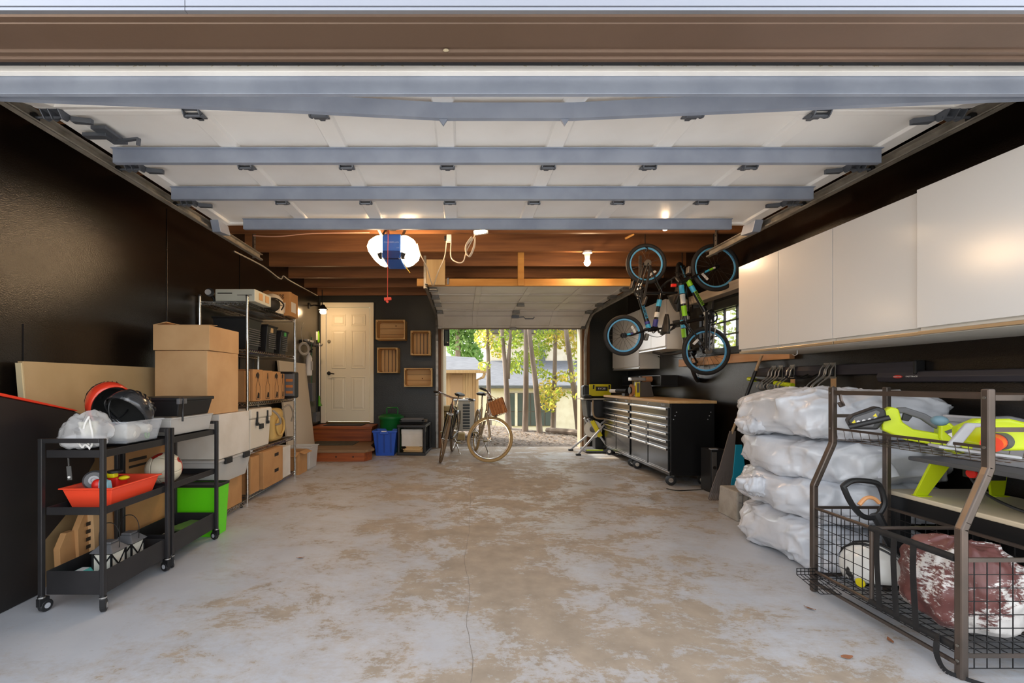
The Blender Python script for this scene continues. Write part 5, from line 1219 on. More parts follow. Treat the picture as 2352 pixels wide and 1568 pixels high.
# ------------------------------------------------------------------ RIGHT SIDE: wall cabinets
def wall_cabinet(label, xf, y0, y1, z0, z1, doors, group, strip=None, lip=.04):
    c = wthing('wall_cabinet', label, 'cabinet', (XR, (y0+y1)/2, z0), group)
    B().box(xf+.022, XR-.002, y0+.001, y1-.001, z0, z1-.004).out('body', m_cabside, c, bev=.002)
    n = doors; w_ = (y1-y0)/n
    for i in range(n):
        B().box(xf, xf+.019, y0+i*w_+.0015, y0+(i+1)*w_-.0015, z0+lip, z1).out('door', m_whitegloss, c, bev=.0015)
    B().box(xf+.004, xf+.022, y0+.002, y1-.002, z0+.002, z0+lip*.55).out('grip_profile', strip or m_alu, c, bev=.003)
    return c
m_strip = mat('grip_profile_warm_reflection', '#b9a88e', .3, metal=.75)  # aluminium grip with the orange reflection tinted into its base colour
gl = 'glossy white wall cabinets above the white bags'
wall_cabinet('narrowest-looking glossy white cabinet at the far end, beside the grid window', 2.40, 3.342, 3.82, 1.405, 2.16, 1, gl, m_strip)
wall_cabinet('second glossy white wall cabinet from the grid window', 2.40, 2.852, 3.340, 1.405, 2.16, 1, gl, m_strip)
wall_cabinet('third glossy white wall cabinet from the grid window', 2.40, 2.302, 2.850, 1.405, 2.16, 1, gl, m_strip)
wall_cabinet('glossy white wall cabinet nearest the camera, standing slightly proud', 2.375, 1.70, 2.300, 1.405, 2.165, 1, gl, m_strip)
gl = 'white wall cabinets above the tool chests'
wall_cabinet('lower-hanging white cabinet in the far right corner above the tool chest', 2.63, 6.565, 7.70, 1.365, 2.24, 2, gl)
wall_cabinet('shorter white cabinet above the tool chest behind the hanging bikes', 2.63, 5.70, 6.56, 1.595, 2.24, 2, gl)
o = B().tube([(2.55, 3.35, 1.404), (2.55, 3.35, 1.375), (2.54, 3.36, 1.365), (2.53, 3.37, 1.375)], .004, 6).out('cup_hook', m_alu, smooth=True); tag(o, 'small metal hook screwed under the white cabinets', 'hook')
ws = wthing('wall_shelf', 'dark wall bracket shelf with bits behind the tool chest', 'shelf', (2.9, 6.3, 1.1))
B().box(2.70, XR-.002, 6.0, 7.5, 1.10, 1.12).out('board', m_blackm, ws, bev=.003)
for y in (6.02, 7.45): B().box(2.72, XR-.002, y, y+.02, 1.12, 1.26).out('bracket', m_blackm, ws)
B().bar((2.72, 6.03, 1.255), (2.72, 7.46, 1.255), .012, .012).out('rail', m_blackm, ws)
o = B().box(2.74, 2.86, 6.9, 7.1, 1.121, 1.21).out('tin', mat('brass_tin', '#6b5a3a', .4, metal=.5), bev=.006); tag(o, 'dull brass tin on the dark wall shelf', 'tin')

# ------------------------------------------------------------------ tool chests
m_chest = mat('gloss_black_steel', '#131313', .18, coat=.5); m_chside = mat('satin_black_steel', '#0f0f10', .38)
m_butcher = wood('butcher_block_top', '#c49a63', '#d6b07c', 1, scale=8, rough=.45)
m_hand = mat('polished_aluminium_pull', '#d5d3cf', .22, metal=1)
def chest(label, y0, y1):
    c = wthing('tool_chest', label, 'tool chest', (2.55, (y0+y1)/2, 0), 'rolling black tool chests')
    xf = 2.30
    B().box(xf+.012, 2.80, y0, y1, .125, .925).out('body', m_chside, c, bev=.004)
    B().box(xf-.015, 2.82, y0-.012 if y0 < 5 else y0, y1, .926, .958).out('worktop', m_butcher, c, bev=.004)
    B().box(xf, xf+.012, y0, y1, .88, .925).out('top_fascia', m_chest, c)
    B().box(xf, xf+.012, y0, y1, .125, .165).out('plinth', m_chest, c)
    B().bar((xf-.003, y0, .16), (xf-.003, y1, .16), .006, .008).out('plinth_trim', m_hand, c)
    text('HUSKY', 'lettering', m_lgrey, c, .034, basis((xf-.001, y0+.16, .902), (0, -1, 0), (0, 0, 1)))
    B().cyl((xf+.001, (y0+y1)/2, .905), (xf-.006, (y0+y1)/2, .905), .008, n=10).out('lock', m_hand, c)
    ym = (y0+y1)/2
    rows = [(.775, .875, 1), (.685, .77, 1), (.60, .68, 2), (.515, .595, 2), (.43, .51, 2), (.17, .425, 2)]
    for z0, z1, n in rows:
        for i in range(n):
            a = y0+.03+(y1-y0-.06)*i/n; b_ = y0+.03+(y1-y0-.06)*(i+1)/n
            if n == 2: a += .012*(i == 1); b_ -= .012*(i == 0)
            d = B().box(xf-.006, xf+.012, a, b_, z0, z1).out('drawer', m_chest, c, bev=.002)
            B().prism([(xf-.030, z1-.004), (xf-.006, z1-.001), (xf-.006, z1-.026), (xf-.022, z1-.030), (xf-.031, z1-.022)], 'Y', a+.004, b_-.004).tf(Matrix.Identity(4)).out('pull', m_hand, d, bev=.003)
            B().box(xf-.0075, xf-.006, a+.01, b_-.01, z0+.006, z0+.010).out('edge_trim', m_hand, d)
    for x in (xf+.07, 2.73):
        for y in (y0+.08, y1-.08): caster(c, x, y, .058, 1.3 if x < 2.5 else .6)
    return c
ch1 = chest('near black tool chest with butcher block top and silver pulls', 4.88, 5.995)
for (y, z) in ((4.8795, .83), (4.8795, .79), (4.8795, .75)):
    for x in (2.36, 2.74): B().cyl((x+(z-.79)*.4, y, z), (x+(z-.79)*.4, y-.002, z), .006, n=8).out('side_hole', m_lgrey, ch1)
ch2 = chest('far black tool chest with butcher block top beside the saw stand', 6.005, 7.12)
for p in ch1.children: pass
# belt and disc sander
sd = wthing('belt_sander', 'grey and yellow belt and disc sander on the far tool chest', 'sander', (2.5, 6.2, .958))
m_sand = mat('sanding_belt', '#a0714d', .9); m_dgrey = mat('dark_grey_casting', '#4d4844', .5)
B().add([(2.46, 6.10, .959), (2.66, 6.10, .959), (2.66, 6.36, .959), (2.46, 6.36, .959), (2.475, 6.12, 1.17), (2.62, 6.12, 1.17), (2.62, 6.34, 1.17), (2.475, 6.34, 1.17)], [(0, 3, 2, 1), (4, 5, 6, 7), (0, 1, 5, 4), (1, 2, 6, 5), (2, 3, 7, 6), (3, 0, 4, 7)]).out('base', m_dgrey, sd, bev=.006)
B().box(2.405, 2.462, 6.09, 6.14, .963, 1.16).out('side_panel', m_yellow, sd, bev=.004)
B().box(2.415, 2.452, 6.086, 6.091, 1.02, 1.15).out('label_plate', m_greyp, sd)
B().bar((2.33, 6.14, 1.205), (2.55, 6.14, 1.205), .09, .05).out('belt_frame', m_alu, sd, bev=.01)
B().cyl((2.50, 6.14, 1.205), (2.64, 6.14, 1.205), .04, n=20).out('belt_roller', m_sand, sd, smooth=True)
B().cyl((2.475, 6.14, 1.205), (2.50, 6.14, 1.205), .042, n=20).out('roller_cap', m_blackp, sd, smooth=True)
B().cyl((2.375, 6.20, 1.05), (2.40, 6.20, 1.05), .085, n=28).out('sanding_disc', m_sand, sd, smooth=True)
B().cyl((2.355, 6.20, 1.05), (2.374, 6.20, 1.05), .05, n=20).out('disc_guard', m_blackp, sd, smooth=True)
o = wthing('heat_gun', 'black hand tool with a white nozzle lying on the far tool chest', 'tool', (2.33, 6.7, .958))
B().cyl((2.45, 6.55, 1.03), (2.36, 6.72, 1.03), .035, n=14).box(2.40, 2.46, 6.50, 6.62, .960, 1.0).out('body', m_blackp, o, smooth=True)
B().cyl((2.36, 6.72, 1.03), (2.30, 6.83, 1.03), .028, n=12).out('nozzle', m_white, o, smooth=True)

# ------------------------------------------------------------------ saw on folding stand by the rear opening
ts = wthing('table_saw', 'black table saw on a folding stand beside the rear opening', 'table saw', (2.2, 7.3, 0))
B().box(1.97, 2.44, 7.16, 7.58, .875, .897).out('table_top', mat('cast_grey_top', '#9c958b', .45, metal=.4), ts, bev=.005)
B().taper(2.03, 2.42, 7.20, 7.54, .58, .875, .03, .02).out('motor_housing', m_blackp, ts, bev=.02)
B().tube(catmull([(2.12, 7.14, .87), (2.12, 7.14, .70), (2.15, 7.14, .60), (2.25, 7.14, .57), (2.44, 7.14, .57)], 5), .014, 8).out('stand_tube', mat('tan_tube', '#9a8468', .45, metal=.4), ts, smooth=True)
for i, (p0, p1) in enumerate((((1.83, 7.47, .015), (2.42, 7.33, .56)), ((1.83, 6.98, .015), (2.40, 7.18, .56)), ((2.44, 7.50, .015), (2.05, 7.40, .56)), ((2.44, 7.18, .015), (2.06, 7.24, .56)))):
    k = B().cyl(p0, p1, .017, n=10).out('leg', m_lgrey, ts, smooth=True)
    B().bar(Vector(p0)+Vector((-.03, 0, 0)), Vector(p0)+Vector((.05, 0, .0)), .05, .03).out('foot', m_blackp, k, bev=.006)
B().box(2.10, 2.13, 7.17, 7.19, .62, .84).out('side_strip', m_lgrey, ts)
ms_ = wthing('miter_saw', 'yellow and black circular saw with a pale disc under the table saw', 'saw', (2.2, 7.35, 0))
B().box(2.02, 2.40, 7.20, 7.55, .012, .06).box(2.05, 2.08, 7.25, 7.3, 0, .012).box(2.33, 2.36, 7.25, 7.3, 0, .012).out('base_plate', m_greyp, ms_, bev=.006)
B().box(2.03, 2.30, 7.185, 7.20, .045, .06).out('base_stripe', m_lime, ms_)
B().lathe([(.0, -.012), (.145, -.012), (.145, .012), (.0, .012)], (2.17, 7.30, .385), (-.35, -.93, .1), 32).out('blade_guard', mat('pale_disc', '#c3bcae', .4), ms_, smooth=True)
B().lathe([(.055, .012), (.05, .05), (.03, .06)], (2.17, 7.30, .385), (-.35, -.93, .1), 20).out('motor', m_dgrey, ms_, smooth=True)
B().bar((2.13, 7.23, .53), (2.27, 7.22, .27), .06, .075).out('arm', m_yellow, ms_, bev=.015)
B().tube([(2.09, 7.22, .58), (2.14, 7.22, .55)], .022, 8).out('grip', m_blackp, ms_, smooth=True)
B().box(2.20, 2.34, 7.28, 7.45, .06, .30).out('pivot_column', m_blackp, ms_, bev=.01)
tb = wthing('tool_bag', 'yellow and black tool bag lying on the table saw', 'bag', (2.27, 7.47, .897))
B().box(2.03, 2.49, 7.40, 7.56, .8985, 1.115).out('body', m_blackp, tb, bev=.035, seg=3)
B().box(2.13, 2.50, 7.385, 7.40, .93, 1.125).out('front_panel', m_yellow, tb, bev=.01)
B().box(2.24, 2.44, 7.379, 7.386, 1.02, 1.09).out('name_patch', m_blackp, tb, bev=.003)
text('RYOBI', 'lettering', m_white, tb, .045, basis((2.34, 7.3785, 1.055), (1, 0, 0), (0, 0, 1)))
for x in (2.20, 2.46): B().bar((x, 7.376, 1.05), (x+.005, 7.376, 1.12), .006, .025, up=(1, 0, 0)).out('buckle_strap', m_blackp, tb)
o = B().box(1.99, 2.12, 7.18, 7.36, .899, .955).out('glove', mat('dark_glove', '#24221f', .9), bev=.025, seg=3); tag(o, 'dark work glove on the table saw in front of the bag', 'glove')

# ------------------------------------------------------------------ floor items by the right wall
bx = wthing('speaker_box', 'tall black boxy speaker standing beside the near tool chest', 'speaker', (2.68, 4.66, 0))
B().box(2.60, 2.78, 4.60, 4.80, 0, .455).out('cabinet', m_blackp, bx, bev=.008)
B().box(2.61, 2.66, 4.592, 4.60, .03, .43).out('front_trim', m_dgrey, bx, bev=.003)
B().cyl((2.632, 4.592, .27), (2.632, 4.586, .27), .018, n=14).out('badge', m_chrome, bx)
B().box(2.61, 2.68, 4.61, 4.66, .455, .463).out('top_plate', m_lgrey, bx)
cable('power_cord', 'thin black cord lying on the floor by the near caster', [(2.60, 4.7, .02), (2.45, 4.72, .006), (2.30, 4.70, .006), (2.22, 4.78, .006)], .005, m_blackp)
cbk = wthing('concrete_block', 'pale concrete block on the floor beside the white bags', 'block', (2.27, 3.8, 0))
B().add([(2.285, 3.66, 0), (2.50, 3.66, 0), (2.50, 3.94, 0), (2.285, 3.94, 0), (2.297, 3.68, .245), (2.49, 3.68, .245), (2.49, 3.93, .245), (2.297, 3.93, .245)], [(0, 3, 2, 1), (4, 5, 6, 7), (0, 1, 5, 4), (1, 2, 6, 5), (2, 3, 7, 6), (3, 0, 4, 7)]).out('block', mat('pale_concrete', '#a9a298', .9, c2='#948c80', scale=9, bump=.5, bscale=50), cbk, bev=.012)
b = B()
for i in range(5):
    x = 2.32+i*.045; b.bar((x, 3.655, .02), (x+.02, 3.668, .24), .004, .004)
for i in range(4): b.bar((2.30, 3.653, .03+i*.065), (2.51, 3.655, .025+i*.063), .004, .004)
b.out('wire_basket', m_greyp, cbk)
def rake(label, x, y, z_ap, tip_dx, spread, m, pole_to, h0=0.0):
    t = wthing('leaf_rake', label, 'rake', (x, y, 0), 'leaf rakes')
    ap = Vector((x, y, z_ap)); n = 15; xs_ = [x+tip_dx+spread*(i/(n-1)-.5) for i in range(n)]
    b = B().prism([(x-.03, z_ap), (x+.03, z_ap), (x+tip_dx*.55+spread*.30, z_ap*.42), (x+tip_dx*.55-spread*.30, z_ap*.42)], 'Y', y-.006, y+.006)
    b.out('fan_plate', m, t, bev=.002)
    b = B()
    for i, xx in enumerate(xs_):
        s0 = Vector((x+tip_dx*.55+spread*.30*(2*i/(n-1)-1), y, z_ap*.43)); b.bar(s0, (xx, y-.01, .012+h0), .010, .007, up=(0, 1, 0)).bar((xx, y-.01, .012+h0), (xx, y-.04, .004+h0), .010, .006)
    b.out('tines', m, t)
    if pole_to:
        p1 = Vector(pole_to); d = p1-ap
        B().cyl(ap-d*.05, ap+d*.42, .013, n=10).out('pole', wood('pale_pole', '#a88d6c', '#bfa482', 2), t, smooth=True)
        B().cyl(ap+d*.42, ap+d*.80, .016, n=10).out('grip_sleeve', m_blackp, t, smooth=True)
        B().cyl(ap+d*.80, p1, .013, n=10).out('pole_end', MATS['pale_pole'], t, smooth=True)
    return t
rake('grey plastic leaf rake standing against the right wall', 2.68, 4.36, .68, -.12, .25, mat('taupe_plastic', '#6f655f', .5), (2.86, 4.20, 1.42))
rake('teal blue plastic leaf rake next to the grey rake', 2.665, 4.24, .56, .01, .22, mat('teal_plastic', '#1f93ad', .45), None)
st_ = wthing('string_trimmer', 'black tool with lime grips hanging under the wall track', 'trimmer', (2.8, 3.95, .7))
B().tube(catmull([(2.86, 4.32, 1.19), (2.84, 4.15, 1.175), (2.83, 4.0, 1.155), (2.84, 3.85, 1.14)], 4), .012, 8).tube([(2.83, 4.12, 1.17), (2.84, 4.12, .9), (2.85, 4.12, .35)], .014, 8).out('shaft', m_blackp, st_, smooth=True)
for (p0, p1) in (((2.865, 4.40, 1.195), (2.855, 4.28, 1.185)), ((2.83, 3.98, 1.155), (2.84, 3.78, 1.135))): B().cyl(p0, p1, .02, n=10).out('grip', m_lime, st_, smooth=True)
# stacked white bags
def wrinkly(b, c, sd_, k_=1):
    c = Vector(c); s = Vector((sd_*3.3, sd_*1.9, sd_*.7))
    for v in b.v:
        q = v-c; a = math.atan2(q.y, q.x)
        w = Vector((a*2.2, q.z*3.0+a*1.1, q.length*2))
        r1 = 1-2*abs(mnoise.noise(w*1.6+s)); r2 = 1-2*abs(mnoise.noise(Vector((q.x*5, q.y*5+q.z*7, q.z*8))+s*2)); r3 = 1-2*abs(mnoise.noise(q*12+s*3))
        dsp = .020*max(r1, 0)**3+.020*max(r2, 0)**4+.010*max(r3, 0)**4-.010
        dd = Vector((q.x, q.y, q.z*1.2))
        if dd.length > 1e-5 and q.z > -.135: v += dd.normalized()*dsp*k_
    return b
m_bag = mat('white_poly_bag', '#d5d7dc', .24, c2='#c9ccd2', scale=5, bump=.9, bscale=6, alpha=1)
blabs = ['topmost white plastic bag in the stack, domed on top', 'second white plastic bag from the top with a knotted tie', 'third white plastic bag from the top, bulging to the left', 'lowest white plastic bag resting on the floor']
spec = [((2.49, 2.98, .955), (.45, .45, .155), 3), ((2.50, 2.98, .675), (.44, .45, .140), 6), ((2.485, 2.98, .43), (.43, .44, .140), 9), ((2.46, 2.99, .145), (.40, .43, .160), 14)]
for i, (c, r, sd_) in enumerate(spec):
    t = wthing('plastic_bag', blabs[i], 'bag', (c[0], c[1], c[2]-r[2]), 'stacked white plastic bags')
    def wr(q, r=r, i=i):
        q.x += .03*math.sin(q.y*9+i*2)*(q.z/r[2]); return q
    wrinkly(blob(c, r, .55, .22, 4.2, sd_, 150, 64, .88, .07, wr), c, sd_).out('film', m_bag, t, smooth=True, angle=180)
    if i == 1:
        k = B().lathe([(.012, 0), (.02, .02), (.028, .06), (.045, .11), (.05, .15)], (2.41, 2.545, .765), (.15, -.25, -1), 12)
        k.out('knot', m_bag, t, smooth=True)
        B().torus((2.41, 2.545, .765), (.15, -.25, -1), .016, .009, 14, 6).out('tie', m_bag, t, smooth=True)
    if i == 2:
        wrinkly(blob((2.05, 3.05, .45), (.11, .09, .06), .8, .6, 9, 21, 60, 30, 0, .2), (2.05, 3.05, .45), 4).out('gathered_end', m_bag, t, smooth=True, angle=180)
    if i == 0:
        wrinkly(blob((2.07, 3.10, .86), (.11, .12, .05), .8, .6, 9, 22, 60, 30, 0, .2), (2.07, 3.10, .86), 6).out('gathered_end', m_bag, t, smooth=True, angle=180)

# wall tracks with hooks
rl = wthing('wall_track', 'charcoal wall rail carrying wire hooks above the white bags', 'wall rail', (2.9, 3.5, 1.22))
m_rail = mat('charcoal_rail', '#38343a', .45)
def rail(parent, y0, y1, z0, z1):
    zc = (z0+z1)/2; h = (z1-z0)/2
    B().prism([(XR-.004, z0), (XR-.05, z0+.004), (XR-.062, zc), (XR-.05, z1-.004), (XR-.004, z1)], 'Y', y0, y1).out('cover', m_rail, parent, bev=.004)
rail(rl, 2.82, 4.35, 1.215, 1.30)
B().box(XR-.064, XR-.002, 2.80, 2.82, 1.213, 1.302).out('end_cap', m_blackp, rl, bev=.006)
r2 = wthing('wall_track', 'plain charcoal wall rail with a red logo nearest the camera', 'wall rail', (2.9, 2.4, 1.16))
rail(r2, 1.66, 3.07, 1.160, 1.235)
B().lathe([(.0, 0), (.03, 0), (.032, .002), (.0, .003)], (0, 0, 0), (0, 0, 1), 20).tf(basis((XR-.0625, 2.915, 1.198), (0, -1, 0), (0, 0, 1)) @ Matrix.Diagonal((1.0, .32, 1, 1))).out('logo_oval', m_red, r2)
text('Rubbermaid', 'lettering', m_white, r2, .0105, basis((XR-.0665, 2.915, 1.198), (0, -1, 0), (0, 0, 1)))
text('FASTTRACK', 'lettering', m_white, r2, .014, basis((XR-.0635, 2.825, 1.198), (0, -1, 0), (0, 0, 1)))
hl = ['first', 'second', 'third', 'fourth', 'fifth']
for i, y in enumerate((4.07, 3.98, 3.84, 3.48, 3.42)):
    t = wthing('rail_hook', hl[i]+' grey double wire hook counted from the far end of the rail', 'hook', (2.86, y, 1.15), 'wire hooks on the wall rail')
    B().prism([(XR-.066, 1.315), (XR-.070, 1.315), (XR-.073, 1.19), (XR-.069, 1.19)], 'Y', y-.028, y+.028).out('bracket', m_galv, t, bev=.003)
    B().prism([(XR-.074, 1.285), (XR-.088, 1.275), (XR-.088, 1.215), (XR-.074, 1.205)], 'Y', y-.014, y+.014).out('lock_block', m_blackp, t, bev=.004)
    for s_ in (-.022, .022):
        B().tube(catmull([(XR-.072, y+s_, 1.30), (XR-.10, y+s_, 1.26), (XR-.115, y+s_, 1.21), (XR-.19, y+s_, 1.15), (XR-.21, y+s_, 1.12), (XR-.19, y+s_, 1.098), (XR-.13, y+s_, 1.09), (XR-.08, y+s_, 1.13)], 4), .0045, 6).out('wire', m_alu, t, smooth=True)
    if i in (2, 4): B().box(XR-.070, XR-.066, y-.03, y+.02, 1.06, 1.20).out('card_tag', m_cardlight, t)
t = wthing('rail_hook', 'dark long-pronged hook in the middle of the wall rail', 'hook', (2.86, 3.64, 1.2), 'wire hooks on the wall rail')
for s_ in (-.05, .05): B().tube(catmull([(XR-.064, 3.62+s_, 1.23), (XR-.12, 3.64+s_, 1.20), (XR-.20, 3.66+s_, 1.195), (XR-.23, 3.67+s_, 1.225)], 4), .006, 6).out('prong', m_blackm, t, smooth=True)

# ------------------------------------------------------------------ bench with router table
bn = wthing('workbench', 'low black bench with a cream top along the right wall', 'bench', (2.67, 2.1, 0))
B().box(2.41, 2.935, 1.66, 2.515, .528, .553).out('top', mat('cream_laminate', '#d3c4a9', .45), bn, bev=.006)
B().box(2.42, 2.93, 1.67, 2.505, .45, .527).out('apron', m_blackm, bn, bev=.003)
for x in (2.46, 2.90):
    for y in (1.70, 2.47): B().box(x-.03, x+.03, y-.03, y+.03, 0, .45).out('leg', m_blackm, bn)
rt = wthing('router_table', 'lime legged router table standing on the cream bench top', 'router table', (2.66, 2.1, .553))
B().box(2.44, 2.86, 1.80, 2.41, .735, .757).out('table_top', m_greyp, rt, bev=.006)
for (x, y, dx, dy) in ((2.50, 2.31, -.06, .05), (2.80, 2.31, .05, .05), (2.50, 1.83, -.06, -.05), (2.80, 1.83, .05, -.05)):
    w_ = .035
    B().add([(x+dx-.025, y+dy, .555), (x+dx+.045, y+dy, .555), (x+.06, y, .735), (x-.05, y, .735), (x+dx-.025, y+dy-.012, .555), (x+dx+.045, y+dy-.012, .555), (x+.06, y-.012, .735), (x-.05, y-.012, .735)], [(0, 1, 2, 3), (7, 6, 5, 4), (0, 4, 5, 1), (1, 5, 6, 2), (2, 6, 7, 3), (3, 7, 4, 0)]).out('leg', m_lime, rt, bev=.002)
    B().box(x+dx-.02, x+dx+.05, y+dy-.03, y+dy+.01, .5535, .5575).out('foot', m_lime, rt)
m_fence = mat('pale_grey_fence', '#b7b9c0', .4)
B().box(2.62, 2.66, 1.78, 2.40, .758, .985).out('fence', m_fence, rt, bev=.004)
B().box(2.595, 2.62, 1.78, 2.38, .955, .975).out('fence_track', m_alu, rt)
B().box(2.617, 2.6205, 2.24, 2.33, .885, .90).out('fence_slot', m_card, rt)
B().box(2.50, 2.60, 2.10, 2.20, .69, .735).out('switch_box', m_blackp, rt, bev=.004)
B().cyl((2.495, 2.15, .715), (2.485, 2.15, .715), .022, n=14).out('stop_button', m_red, rt, smooth=True)
B().cyl((2.66, 2.0, .735), (2.66, 2.0, .60), .06, n=20).out('router_motor', m_dgrey, rt, smooth=True)
B().cyl((2.66, 2.0, .64), (2.66, 2.0, .615), .063, n=20).out('router_band', m_lime, rt, smooth=True)
for k_, pts in enumerate((((2.52, 2.2, .72), (2.54, 2.15, .63), (2.56, 2.05, .58), (2.60, 1.98, .562), (2.62, 1.90, .562)), ((2.64, 1.95, .62), (2.57, 1.93, .64), (2.53, 1.92, .60), (2.56, 1.90, .565), (2.62, 1.88, .562)))):
    cable('power_cord', ['black cord hanging from the router table switch onto the bench', 'thick black cord curling under the router motor'][k_], pts, .007, m_blackp)
b = B()
for k in range(5): b.torus((2.62+.005*k, 1.87-.006*k, .563+.011*k), (.1*(k % 3-1), .08*(k % 2), 1), .075-.004*(k % 3), .0065, 28, 6)
o = b.out('cord_coil', m_blackp, smooth=True); tag(o, 'coiled black power cord lying on the cream bench top', 'cable')

# ------------------------------------------------------------------ sports storage rack
m_rack = mat('bronze_steel', '#5c544e', .3, metal=.7, c2='#6d6058', scale=5)
sr = wthing('sports_rack', 'bronze steel wire sports rack in the right foreground', 'storage rack', (2.15, 2.08, 0))
XA, XB, XC, YN, YFar = 1.955, 2.06, 2.36, 1.723, 2.446
for y in (YN, YFar):
    P_ = [(XA, 0), (XA, .585)]+[(XA+.012, .612), (XB-.012, .795)]+[(XB, .825), (XB, 1.135)]
    b = B()
    for p, q in zip(P_, P_[1:]):
        e_ = (Vector((q[0], 0, q[1]))-Vector((p[0], 0, p[1]))).normalized()*.007
        b.bar((p[0]-(e_.x if p[1] > 0 else 0), y, p[1]-(e_.z if p[1] > 0 else 0)), (q[0]+(e_.x if q[1] < 1.1 else 0), y, q[1]+(e_.z if q[1] < 1.1 else 0)), .03, .03, up=(0, 1, 0))
    b.out('front_post', m_rack, sr, bev=.006)
    B().box(XC-.014, XC+.014, y-.014, y+.014, 0, 1.135).out('back_post', m_rack, sr, bev=.005)
    for (xa, z, h) in ((XB, 1.10, .022), (XB, .975, .018), (XA, .465, .016), (XA, .09, .016)): B().bar((xa, y, z), (XC, y, z), .008, h).out('side_bar', m_rack, sr)
    for z in (1.10, .905, .13, .07): B().cyl((XB-.016 if z > .5 else XA-.016, y-.001, z), (XB-.019 if z > .5 else XA-.019, y-.001, z), .006, n=8).out('bolt', m_galv, sr)
for (x, z, w_, h) in ((XB, 1.105, .012, .022), (XB, .905, .006, .012), (XC, 1.105, .012, .022), (XC, .905, .006, .012), (XC, .465, .014, .014), (XC, .114, .014, .014), (XA-.016, .06, .012, .014)): B().bar((x, YN, z), (x, YFar, z), w_, h).out('long_bar', m_rack, sr)
for z in (.465, .114):
    B().cyl((XA, YFar, z), (XA, 2.10, z), .009, n=10).out('front_rail', m_rack, sr, smooth=True)
    B().cyl((XA-.004, 2.10, z), (XA-.004, YN+.015, z), .015, n=12).out('foam_rail', m_rubber, sr, smooth=True)
B().cyl((XA, 2.10, .114), (XA, 2.10, .465), .009, n=10).out('middle_post', m_rack, sr, smooth=True)
B().cyl((XA, 2.10, .465), (XC, 2.10, .465), .009, n=10).out('divider_bar', m_rack, sr, smooth=True)
def mesh(name, o_, u, v, nu, nv, r=.0014):
    o_ = Vector(o_); u = Vector(u); v = Vector(v); b = B()
    for i in range(nu+1): b.bar(o_+u*(i/nu), o_+u*(i/nu)+v, r*2, r*2)
    for j in range(nv+1): b.bar(o_+v*(j/nv), o_+v*(j/nv)+u, r*2, r*2)
    return b.out(name, m_blackm, sr, kind='stuff')
mesh('mesh_panel', (XA, YFar, .10), (XC-XA, 0, 0), (0, 0, .37), 8, 7)
mesh('mesh_panel', (XA, YN, .04), (XC-XA, 0, 0), (0, 0, .42), 8, 8)
mesh('mesh_panel', (XC, YN, .10), (0, YFar-YN, 0), (0, 0, .37), 14, 7)
mesh('mesh_panel', (XA, 2.10, .10), (0, YFar-2.10, 0), (0, 0, .37), 7, 7)
mesh('mesh_floor', (XA, YN, .09), (XC-XA, 0, 0), (0, YFar-YN, 0), 8, 16)
mesh('mesh_ledge', (XA-.11, YFar-.02, .10), (.11, 0, 0), (0, 0, .035), 5, 2, .0014)
mesh('mesh_ledge', (XA-.11, YFar-.02, .10), (.11, 0, 0), (0, -.16, -.03), 5, 4, .0014)
b = B()
for i in range(15):
    y = YN+.02+(YFar-YN-.04)*i/14
    b.tube([(XB, y, .905), (XB+.012, y, .845), (XC-.012, y, .845), (XC, y, .905)], .0016, 4)
for x in (XB+.012, XB+.09, XB+.17, XC-.012): b.bar((x, YN, .845), (x, YFar, .845), .003, .003)
b.out('basket_wires', m_rack, sr, kind='stuff')
for (x, y, s_) in ((XB+.03, YFar, 1), (XC-.15, YN, -1)):
    B().tube([(x, y-.012, 1.10), (x, y-.02, 1.06), (x+.005, y-.03, 1.035), (x-.02, y-.04, 1.03), (x-.03, y-.04, 1.05)], .008, 6).out('hook', m_rack, sr, smooth=True)
for y in (2.055, 1.975, 1.89):
    b = B(); P_ = catmull([(XA-.016, y, .47), (XA-.022, y-.003, .36), (XA-.02, y-.008, .22), (XA-.016, y-.012, .10)], 5)
    for p, q in zip(P_, P_[1:]): b.bar(p, q, .026, .002, up=(1, 0, 0))
    b.out('elastic_strap', m_rubber, sr)
b = B(); P_ = catmull([(XA-.01, 1.80, .13), (XA-.035, 1.78, .11), (XA-.04, 1.775, .06), (XA-.03, 1.75, .012), (XA+.01, 1.70, .006), (XA+.06, 1.66, .004)], 6)
for p, q in zip(P_, P_[1:]): b.bar(p, q, .02, .002, up=(1, .2, 0))
b.out('loose_strap', m_rubber, sr)
